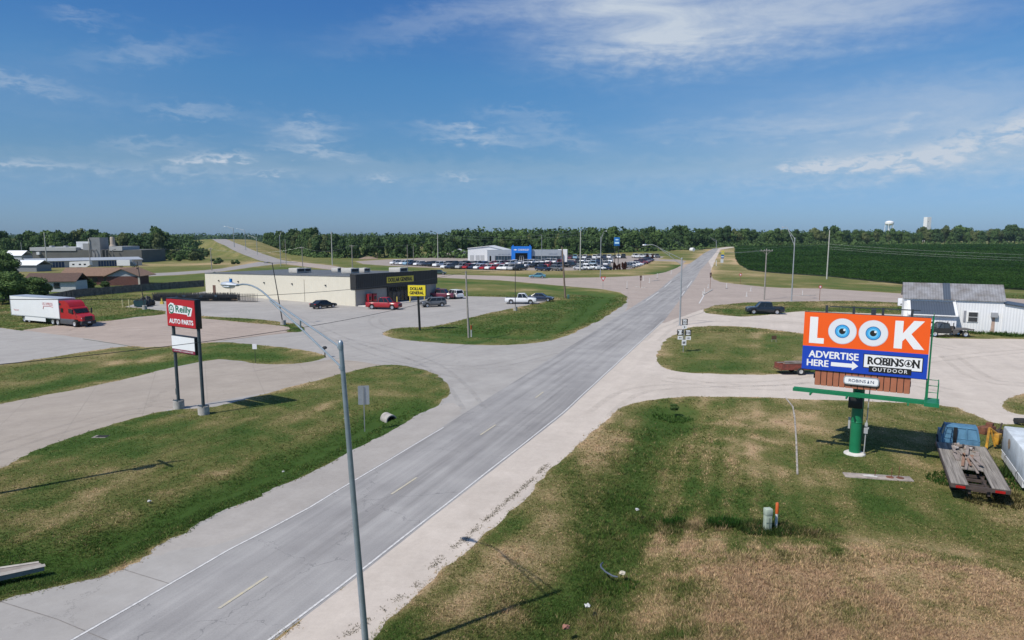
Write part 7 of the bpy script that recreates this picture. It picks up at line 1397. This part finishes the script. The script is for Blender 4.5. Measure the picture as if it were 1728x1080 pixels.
p = at(735, 500); G = thing('parking_sign', 'blue parking sign at the right corner of the store', 'sign', at(739.5, 503)); q = MB(); q.tube([(0, .03, 0), (0, .03, 2.2)], .03, 6); q.build('post', m_signpost, G); q = MB(); q.box(0, 0, 1.55, .75, .03, .75); q.build('panel', mat('parking_blue', (.02, .13, .45), .5), G, smooth=False); q = MB(); q.disc((0, -.02, 2.05), .09, 'y', 10); q.box(0, -.02, 1.75, .09, .01, .22); q.box(.08, -.02, 1.75, .2, .01, .07); q.build('symbol', m_sw, G, smooth=False)
p = at(1524, 531); G = thing('shop_sign', 'white box sign on a post beside the metal shop', 'sign', p, -.25); zt, zb = ztop(p, 503.5), ztop(p, 516); q = MB(); q.tube([(0, 0, 0), (0, 0, zb + .2)], .07, 8); q.build('post', m_trim, G); q = MB(); q.box(-.1, 0, zb, 1.75, .35, zt - zb, bevel=.03); q.build('cabinet', m_swhite, G); q = MB(); q.disc((.42, -.19, (zt + zb) / 2 + .08), .22, 'y', 14); q.box(-.35, -.19, zb + .22, .55, .01, .14); q.build('print', m_blk, G, smooth=False)

# ---- culvert pipe, slabs, litter
p = at(655, 700); G = thing('culvert_pipe', 'end of a concrete culvert pipe poking from the green ditch', 'culvert', p + Vector((0, 0, float(height(np.array([p.x]), np.array([p.y]), np.array([2.0]))[0]) - .40)), R(-55)); q = MB(); q.lathe(0, 0, 0, [(.46, -.55), (.46, .55), (.38, .55), (.38, -.55)], 22, close=True, M=Matrix.Rotation(R(90), 4, 'Z') @ Matrix.Translation((0, -.1, .5))); q.build('pipe', m_conc, G); q = MB(); q.lathe(0, 0, 0, [(.375, -.3), (.0, -.2)], 22, M=Matrix.Rotation(R(90), 4, 'Z') @ Matrix.Translation((0, .2, .5))); q.build('bore_shade_cap', m_blk, G)  # black cone set in the pipe stands in for the shade inside
a = at(10, 968) + Vector((0, 0, -.16)); G = thing('flared_culvert_end', 'flat grey concrete culvert end slab at the lower left edge', 'culvert', a, R(32)); q = MB(); q.add([(-2.6, -.45, .0), (1.3, -.12, .0), (1.1, .38, .0), (-2.6, .62, .0), (-2.6, -.45, .34), (1.3, -.12, .22), (1.1, .38, .20), (-2.6, .62, .34)], [(0, 3, 2, 1), (4, 5, 6, 7), (0, 1, 5, 4), (1, 2, 6, 5), (2, 3, 7, 6), (3, 0, 4, 7)]); q.build('slab', mat('slab_warm', (.27, .235, .205), .9, 0, .15, 3, .3, 25), G, smooth=False); q = MB(); q.add([(-2.6, -.50, .30), (1.35, -.16, .19), (1.32, -.06, .27), (-2.6, -.36, .40)], [(0, 1, 2, 3)]); q.add([(-2.6, .52, .37), (1.1, .30, .22), (1.1, .40, .25), (-2.6, .66, .40)], [(0, 1, 2, 3)]); q.build('rim', mat('slab_rim', (.42, .385, .34), .9, 0, .15, 3), G, smooth=False)
p = at(170, 737); G = thing('drain_inlet', 'small dark drain inlet in the lawn by the driveway', 'drain', p); q = MB(); q.box(0, 0, -.1, .95, .6, .13, bevel=.02); q.build('frame', mat('drain_concrete', (.22, .20, .175), .9, 0, .2, 3), G); q = MB(); q.box(.1, .0, .01, .7, .42, .04); q.build('opening_shade_slab', mat('drain_dark', (.015, .015, .014), .9), G, smooth=False)  # near-black slab stands in for the shade down the inlet
p = at(1481, 806); G = thing('concrete_slab', 'long flat concrete footing with rusty bolts in the grass below the billboard', 'concrete slab', p, R(-12)); q = MB(); q.box(0, 0, -.1, 3.55, .75, .18, bevel=.03); q.build('slab', mat('stained_slab', (.33, .285, .25), .9, 0, .2, 2.5, .3, 20, dirt=(.20, .17, .15)), G)
for i, (x_, h_) in enumerate([(-.15, .35), (.70, .55), (1.08, .62)]): q = MB(); q.tube([(x_, 0, .1), (x_ + .02, 0, .12 + h_)], .018, 6); q.build('bolt', m_rust, G)
for x_ in (.62, 1.15): q = MB(); q.cyl(x_, -.05, .075, .20, .03, 16); q.build('plate', m_rust, G)
q = MB(); q.add([(-.75, -.12, .085), (-.1, -.2, .085), (.02, .05, .085), (-.35, .2, .085), (-.8, .1, .085)], [(0, 1, 2, 3, 4)]); q.build('lime_stain', m_conc_pale, G, smooth=False)
for i, (uu, vv, r, lb, nm, m_) in enumerate([(1075, 861, .10, 'crumpled white litter in the ditch grass', 'litter_bag', m_litter), (991, 1024, .12, 'pale litter lying near the bottom ditch', 'litter_bag', m_litter), (955, 1060, .16, 'reddish piece of rubbish in the bottom grass', 'litter_bag', mat('litter_red', (.30, .14, .10), .8)), (1050, 968, .14, 'torn pale bag beside the blue hose', 'litter_bag', mat('litter_tan', (.5, .45, .36), .8)), (1400, 924, .10, 'tiny white scrap on the mound edge', 'litter_bag', m_litter), (252, 847, .10, 'white scrap in the left ditch', 'litter_bag', m_litter), (478, 797, .07, 'small white scrap beside the left verge', 'litter_bag', m_litter)]):
    p = at(uu, vv); bm = bmesh.new(); bmesh.ops.create_icosphere(bm, subdivisions=2, radius=r)
    for v in bm.verts: v.co *= random.uniform(.6, 1.2); v.co.z *= .6
    me = bpy.data.meshes.new(nm); bm.to_mesh(me); bm.free(); me.materials.append(m_); tag(link(nm, me, None, p + Vector((0, 0, .05 if vv > 900 else .05))), lb, 'litter')
p = at(1022, 965); pts_ = [(0, .9, .05), (-.12, .6, .12), (-.15, .3, .15), (.0, 0, .1), (.25, -.25, .05), (.45, -.3, .03)]; o = MB().tube(pts_, .035, 8).build('drain_hose', mat('hose_slate', (.07, .09, .12), .6, 0, .2, 4), None, p + Vector((0, 0, -.1))); tag(o, 'bent slate blue hose lying in the near ditch', 'hose')

# ---- yard on the right: blue flatbed truck, white van body, digger parts, trailer, flatbed
RB_ = [at(1607, 817, .95), at(1702.5, 825, .95), at(1582, 747, .95), at(1661, 753, .95)]; rear = (RB_[0] + RB_[1]) / 2; front = (RB_[2] + RB_[3]) / 2; hd = (front - rear).xy; L_ = hd.length; hd.normalize(); W_ = 2.55
G = thing('flatbed_truck', 'derelict blue truck with a weathered wooden hauler bed full of boards', 'truck', Vector((rear.x, rear.y, 0)), math.atan2(hd.y, hd.x))
m_oldblue = mat('faded_blue_paint', (.085, .20, .31), .5, 0, .15, 2, dirt=(.05, .125, .20)); zt = .95
mb = MB(); random.seed(3); nb = 14
for i in range(nb): y_ = -W_ / 2 + W_ * (i + .5) / nb; mb.box(L_ * .68, y_, zt - .06, L_ * .64, W_ / nb - .012, .06 + random.uniform(0, .012), rz=random.uniform(-.003, .003))
for s in (-1, 1):
    for i in range(5): y_ = s * (W_ / 2 - .08 - .155 * i); mb.box(L_ * .18, y_, zt - .06, L_ * .36, .143, .06 + random.uniform(0, .012))
dk = mb.build('deck', m_wood_old, G, smooth=False)
mb = MB()
for s in (-1, 1): mb.box(L_ * .5, s * W_ / 2, zt - .2, L_, .07, .2); mb.box(L_ * .5 + .7, s * .42, .45, L_ + 1.2, .12, .22)
mb.box(0, 0, zt - .22, .1, W_, .2)
for k in (.06, .16, .27, .36): mb.box(L_ * k, 0, .5, .12, 1.15, .14)
mb.build('bed_frame', m_oldframe, G, smooth=False)
for s in (-1, 1): q = MB(); q.box(-.06, s * .85, .75, .06, .42, .12); q.build('taillight', m_tail, G)
mb = MB(); random.seed(9)
def board(mb, x, y, L, w, rz, z, m=0): mb.box(x, y, z, L, w, .045, m, rz=rz)
for i in range(14): board(mb, L_ * random.uniform(.45, .80), random.uniform(-.75, .75), random.uniform(1.3, 3.2), random.uniform(.10, .2), random.uniform(-.16, .16), zt + .02 + .05 * (i % 4), 1 if i % 5 == 0 else 0)
o = mb.build('lumber', [mat('old_lumber', (.25, .21, .185), .9, 0, .3, 4), mat('reddish_lumber', (.26, .15, .10), .9, 0, .25, 4)], None, Vector((rear.x, rear.y, 0)), math.atan2(hd.y, hd.x), smooth=False); tag(o, 'loose old boards piled on the blue truck bed', 'lumber')
mb = MB(); random.seed(4)
for i in range(26): mb.box(L_ * .86 + random.uniform(-.45, .45), random.uniform(-.6, .5), zt + random.uniform(0, .12), random.uniform(.1, .35), random.uniform(.06, .2), random.uniform(.05, .16), i % 3, rz=random.uniform(0, 3), bevel=.01)
o = mb.build('scrap_pile', [mat('scrap_tan', (.28, .22, .18), .9), mat('scrap_dark', (.06, .05, .05), .9), mat('scrap_pale', (.42, .38, .35), .9)], None, Vector((rear.x, rear.y, 0)), math.atan2(hd.y, hd.x)); tag(o, 'heap of scrap behind the cab of the blue truck', 'scrap')
cx0 = L_ + .10; mb = MB(); ch = [(cx0, .55), (cx0, 1.22), (cx0 + 1.55, 1.22), (cx0 + 3.2, 1.12), (cx0 + 3.3, .55)]; tapered(mb, ch, 1.0, .95, cx0, cx0 + 3.3); mb.prism([(cx0 + .12, 1.90), (cx0 + .3, 1.98), (cx0 + 1.1, 1.98), (cx0 + 1.25, 1.90)], -.84, .84)
for s in (-1, 1):
    for (xa, xb) in ((cx0 + .02, cx0 + .14), (cx0 + 1.65, cx0 + 1.22)): mb.tube([(xa, s * .95, 1.2), (xb, s * .80, 1.93)], .06, 5)
mb.tube([(cx0 + .02, -.3, 1.2), (cx0 + .13, -.27, 1.93)], .05, 5); mb.tube([(cx0 + .02, .45, 1.2), (cx0 + .13, .40, 1.93)], .03, 5); mb.build('cab', m_oldblue, G)
mb = MB(); mb.add([(cx0 + .07, -.92, 1.24), (cx0 + .07, .92, 1.24), (cx0 + 1.6, .92, 1.24), (cx0 + 1.6, -.92, 1.24), (cx0 + .17, -.79, 1.90), (cx0 + .17, .79, 1.90), (cx0 + 1.2, .79, 1.90), (cx0 + 1.2, -.79, 1.90)], [(0, 1, 5, 4), (1, 2, 6, 5), (2, 3, 7, 6), (3, 0, 4, 7)]); mb.build('cab_glass', mat('painted_reflection_glass', (.09, .20, .30), .25, 0, .2, 2), G, smooth=False)  # blue in the pane colour stands in for reflections on dark glass
mb = MB(); mb.box(cx0 + .02, .32, .95, .10, .20, 1.0); mb.build('headache_post', m_sframe, G)
for (x_, y_) in ((1.9, -.95), (1.9, .95), (cx0 + 2.5, -.9), (cx0 + 2.5, .9)): w = link('wheel', MB().wheel(0, 0, 0, .40, .28, 16).mesh('wheel', m_tyre), G, (x_, y_, .40)); link('rim', MB().lathe(0, 0, 0, [(0, -.1), (.2, -.13), (.24, -.145), (.24, .145), (.2, .13), (0, .1)], 12).mesh('rim', m_steel), w)
a = at(1688, 776); b_ = at(1726, 833); d_ = (a - b_).xy.normalized(); Lw = (a - b_).length; n2 = Vector((d_.y, -d_.x)); far_c = Vector((a.x, a.y, 0)); ht = 2.15; Lw = 6.4
G = thing('van_body', 'old white box body with a faded emblem at the right edge of the yard', 'van body', far_c, math.atan2(d_.y, d_.x)); m_vb = mat('faded_white_body', (.62, .67, .70), .5, 0, .08, 1.2, dirt=(.44, .47, .48))
mb = MB(); mb.box(-Lw / 2, -1.2, .55, Lw, 2.4, ht - .55, bevel=.08); mb.build('box', m_vb, G)
mb = MB(); mb.box(-Lw / 2, .0, .62, Lw - .1, .05, .06); mb.box(-Lw / 2, -1.2, ht - .02, Lw - .2, .05, .05); mb.box(-Lw / 2, -.02, .25, Lw - .6, .08, .34); mb.build('trim', m_sw, G)
mb = MB(); mb.disc((-2.0, .0, 0), .30, 'y', 16, M=Matrix.Translation((0, .022, 1.55))); mb.build('emblem', mat('emblem_faded_tan', (.34, .24, .16), .7, 0, .4, 9), G, smooth=False)
for x_ in (-1.4, -4.6): q = MB(); q.wheel(x_, -.1, .36, .36, .24, 14); q.build('wheel', m_tyre, G)
q = MB(); q.lathe(0, 0, 0, [(.25, -.14), (.46, -.16), (.50, 0), (.46, .16), (.25, .14)], 22, close=True, M=Matrix.Rotation(R(80), 4, 'X')); o = q.build('old_tyre', m_tyre, None, at(1716, 716) + Vector((.3, 0, .28))); tag(o, 'dark old tyre lying behind the white box body', 'tyre')
# digger parts
p = at(1682, 757); G = thing('backhoe_attachment', 'yellow digger arm parts with a black tyre behind the blue truck', 'digger part', p, .3); m_yel = mat('digger_yellow', (.50, .27, .03), .5, 0, .2, 3, dirt=(.28, .14, .03))
mb = MB(); mb.tube([(-.9, 0, .1), (-.55, .2, 1.35)], .08, 6); mb.tube([(-.55, .2, 1.35), (.1, .1, .9), (.5, 0, .6)], .09, 6); mb.tube([(-.5, .1, 1.2), (-.3, -.1, .2)], .06, 6); mb.box(.0, 0, .3, .5, .3, .7, rz=.3, bevel=.04); mb.box(.55, -.3, .0, .2, .25, .6, bevel=.03); mb.build('boom', m_yel, G)
mb = MB(); mb.tube([(.4, .4, .3), (.9, .5, 1.5)], .05, 6); mb.tube([(.8, .6, 1.1), (1.3, .3, .8)], .06, 6); mb.box(.9, .6, .6, .5, .4, .4, bevel=.04); mb.build('linkage', mat('linkage_dark', (.06, .045, .04), .7, .2, .3, 4), G)
mb = MB(); mb.lathe(0, 0, 0, [(.22, -.16), (.42, -.18), (.46, 0), (.42, .18), (.22, .16)], 20, close=True, M=Matrix.Translation((.05, -.55, .42)) @ Matrix.Rotation(R(25), 4, 'Z')); mb.build('tyre', m_tyre, G)
mb = MB(); mb.box(0, 0, 0, 1.2, .6, .5, bevel=.05); mb.box(.3, 0, .5, .5, .4, .2, rz=.4); o = mb.build('rusty_box', m_rust, None, at(1664, 731), .4); tag(o, 'rusty red metal box behind the cab of the blue truck', 'scrap')
# rusty trailer loaded with boards
p = at(1338, 630); G = thing('utility_trailer', 'rusty red pickup bed trailer on the mown island behind the billboard', 'trailer', p, R(4)); m_rr = mat('rusty_red_paint', (.20, .045, .03), .7, 0, .3, 4, dirt=(.10, .035, .025))
mb = MB()
for s in (-1, 1): mb.box(.2, s * .9, .55, 3.4, .08, .5)
mb.box(-1.5, 0, .55, .08, 1.8, .5); mb.box(.2, 0, .5, 3.4, 1.8, .08); mb.build('bed', m_rr, G, smooth=False); mb = MB(); mb.tube([(1.9, 0, .5), (3.3, 0, .45)], .06, 6); mb.build('drawbar', m_rust, G); mb = MB(); mb.box(-1.58, 0, .45, .12, 1.7, .18); mb.build('bumper', m_rust, G)
for s in (-1, 1): w = link('wheel', MB().wheel(0, 0, 0, .36, .22, 16).mesh('wheel', m_tyre), G, (.3, s * .98, .36)); link('rim', MB().lathe(0, 0, 0, [(0, -.08), (.2, -.11), (.2, .11), (0, .08)], 12).mesh('rim', mat('rim_white', (.5, .5, .48), .5)), w)
mb = MB(); random.seed(12)
for i in range(14): mb.box(.3 + random.uniform(-.5, .8), random.uniform(-.7, .7), .98 + .06 * (i % 4), random.uniform(1.6, 2.8), random.uniform(.1, .25), .06, i % 2, rz=random.uniform(-.12, .12))
o = mb.build('lumber', [mat('pink_lumber', (.42, .27, .20), .9, 0, .2, 4), mat('old_lumber', (.25, .21, .185), .9)], None, p, R(4), smooth=False); tag(o, 'pinkish scrap boards loaded on the rusty trailer', 'lumber')
# black flatbed work truck
p = at(1606, 567.5); G = thing('flatbed_truck', 'black work truck with a grey flatbed in front of the white metal shop', 'truck', p, R(176)); m_bp = paint('work_black', (.016, .018, .018))
mb = MB(); tapered(mb, [(.6, .5), (.6, 1.2), (1.0, 1.22), (2.2, 1.2), (3.6, 1.10), (3.7, .95), (3.7, .5)], .98, .92, .6, 3.7); mb.prism([(.85, 1.86), (1.0, 1.92), (1.7, 1.92), (1.85, 1.86)], -.78, .78)
for s in (-1, 1):
    for (xa, xb) in ((.72, .88), (2.3, 1.82)): mb.tube([(xa, s * .92, 1.2), (xb, s * .76, 1.88)], .05, 5)
mb.tube([(1.55, .92, 1.2), (1.5, .76, 1.88)], .04, 5); mb.build('cab', m_bp, G); mb = MB(); mb.add([(.76, -.90, 1.22), (.76, .90, 1.22), (2.24, .90, 1.22), (2.24, -.90, 1.22), (.9, -.75, 1.86), (.9, .75, 1.86), (1.8, .75, 1.86), (1.8, -.75, 1.86)], [(0, 1, 5, 4), (1, 2, 6, 5), (2, 3, 7, 6), (3, 0, 4, 7)]); mb.build('cab_glass', mat('truck_glass', (.05, .06, .065), .1, 0, .2, 2), G, smooth=False)
mb = MB(); mb.box(-.95, 0, .98, 2.7, 2.15, .10); mb.prism([(.45, .45), (.45, 1.05), (-.5, 1.05), (-.1, .45)], 1.0, 1.06); mb.prism([(-.1, .98), (-1.6, 1.15), (-2.3, 1.15), (-2.3, .98)], 1.02, 1.08); mb.box(.45, 0, 1.0, .08, 2.0, .35); mb.build('flatbed', mat('flatbed_grey', (.12, .12, .115), .6, .2, .2, 2, dirt=(.10, .075, .065)), G, smooth=False)
mb = MB(); mb.tube([(.28, .75, 1.0), (.28, .75, 1.95)], .06, 8); mb.build('exhaust_stack', m_black, G); mb = MB(); mb.tube([(.28, -.75, 1.0), (.28, -.75, 1.95)], .06, 8); mb.build('exhaust_stack', m_black, G); mb = MB(); mb.box(.05, .2, 1.08, .4, .5, .35, bevel=.03); mb.build('tool_box', m_black, G); mb = MB(); mb.box(1.0, 0, .55, 4.6, .8, .25); mb.build('chassis', m_black, G)
for (x_, y_) in ((-1.25, -.92), (-1.25, .92), (2.75, -.88), (2.75, .88)): w = link('wheel', MB().wheel(0, 0, 0, .43, .28, 18).mesh('wheel', m_tyre), G, (x_, y_, .43)); link('rim', MB().lathe(0, 0, 0, [(0, -.1), (.12, -.12), (.26, -.15), (.26, .15), (.12, .12), (0, .1)], 14).mesh('rim', mat('polished_rim', (.72, .73, .75), .25, .6, .05, 5)), w)
# small things beside the main road far off
for i, (uu, vv, lb) in enumerate([(1182, 417, 'white hay wrap lying left of the far main road'), (1168, 424, 'white heap on the grass left of the far main road')]):
    q = MB(); q.lathe(0, 0, 0, [(0, -1.6), (1.3, -1.6), (1.5, -1.2), (1.5, 1.2), (1.3, 1.6), (0, 1.6)], 14); o = q.build('wrapped_bale', m_wht, None, at(uu, vv) + Vector((0, 0, 1.1)), .5); tag(o, lb, 'bale')
p = at(642, 439); q = MB(); q.lathe(0, 0, 0, [(6, 0), (4, .7), (2, 1.3), (0, 1.5)], 16, axis='z'); o = q.build('dirt_mound', mat('earth', (.23, .17, .12), .95, 0, .25, .6, .5, 3), None, at(622, 437)); tag(o, 'low heap of bare earth left of the dealership cars', 'dirt mound')
# ------------------------------------------------------------------ thin summer air over the whole place
hz = MB(); hz.box(0, 900, -3.0, 5200, 2600, 63.0); m_haze = bpy.data.materials.new('haze_air'); m_haze.use_nodes = True; t = m_haze.node_tree; t.nodes.clear()
pv = t.nodes.new('ShaderNodeVolumePrincipled'); pv.inputs['Color'].default_value = (.55, .78, .92, 1); pv.inputs['Density'].default_value = .00005; pv.inputs['Anisotropy'].default_value = 0.0
om = t.nodes.new('ShaderNodeOutputMaterial'); t.links.new(pv.outputs[0], om.inputs['Volume'])
o = hz.build('haze', m_haze, smooth=False); o['kind'] = 'stuff'; o['label'] = 'thin pale summer haze lying over the whole place'; o['category'] = 'haze'
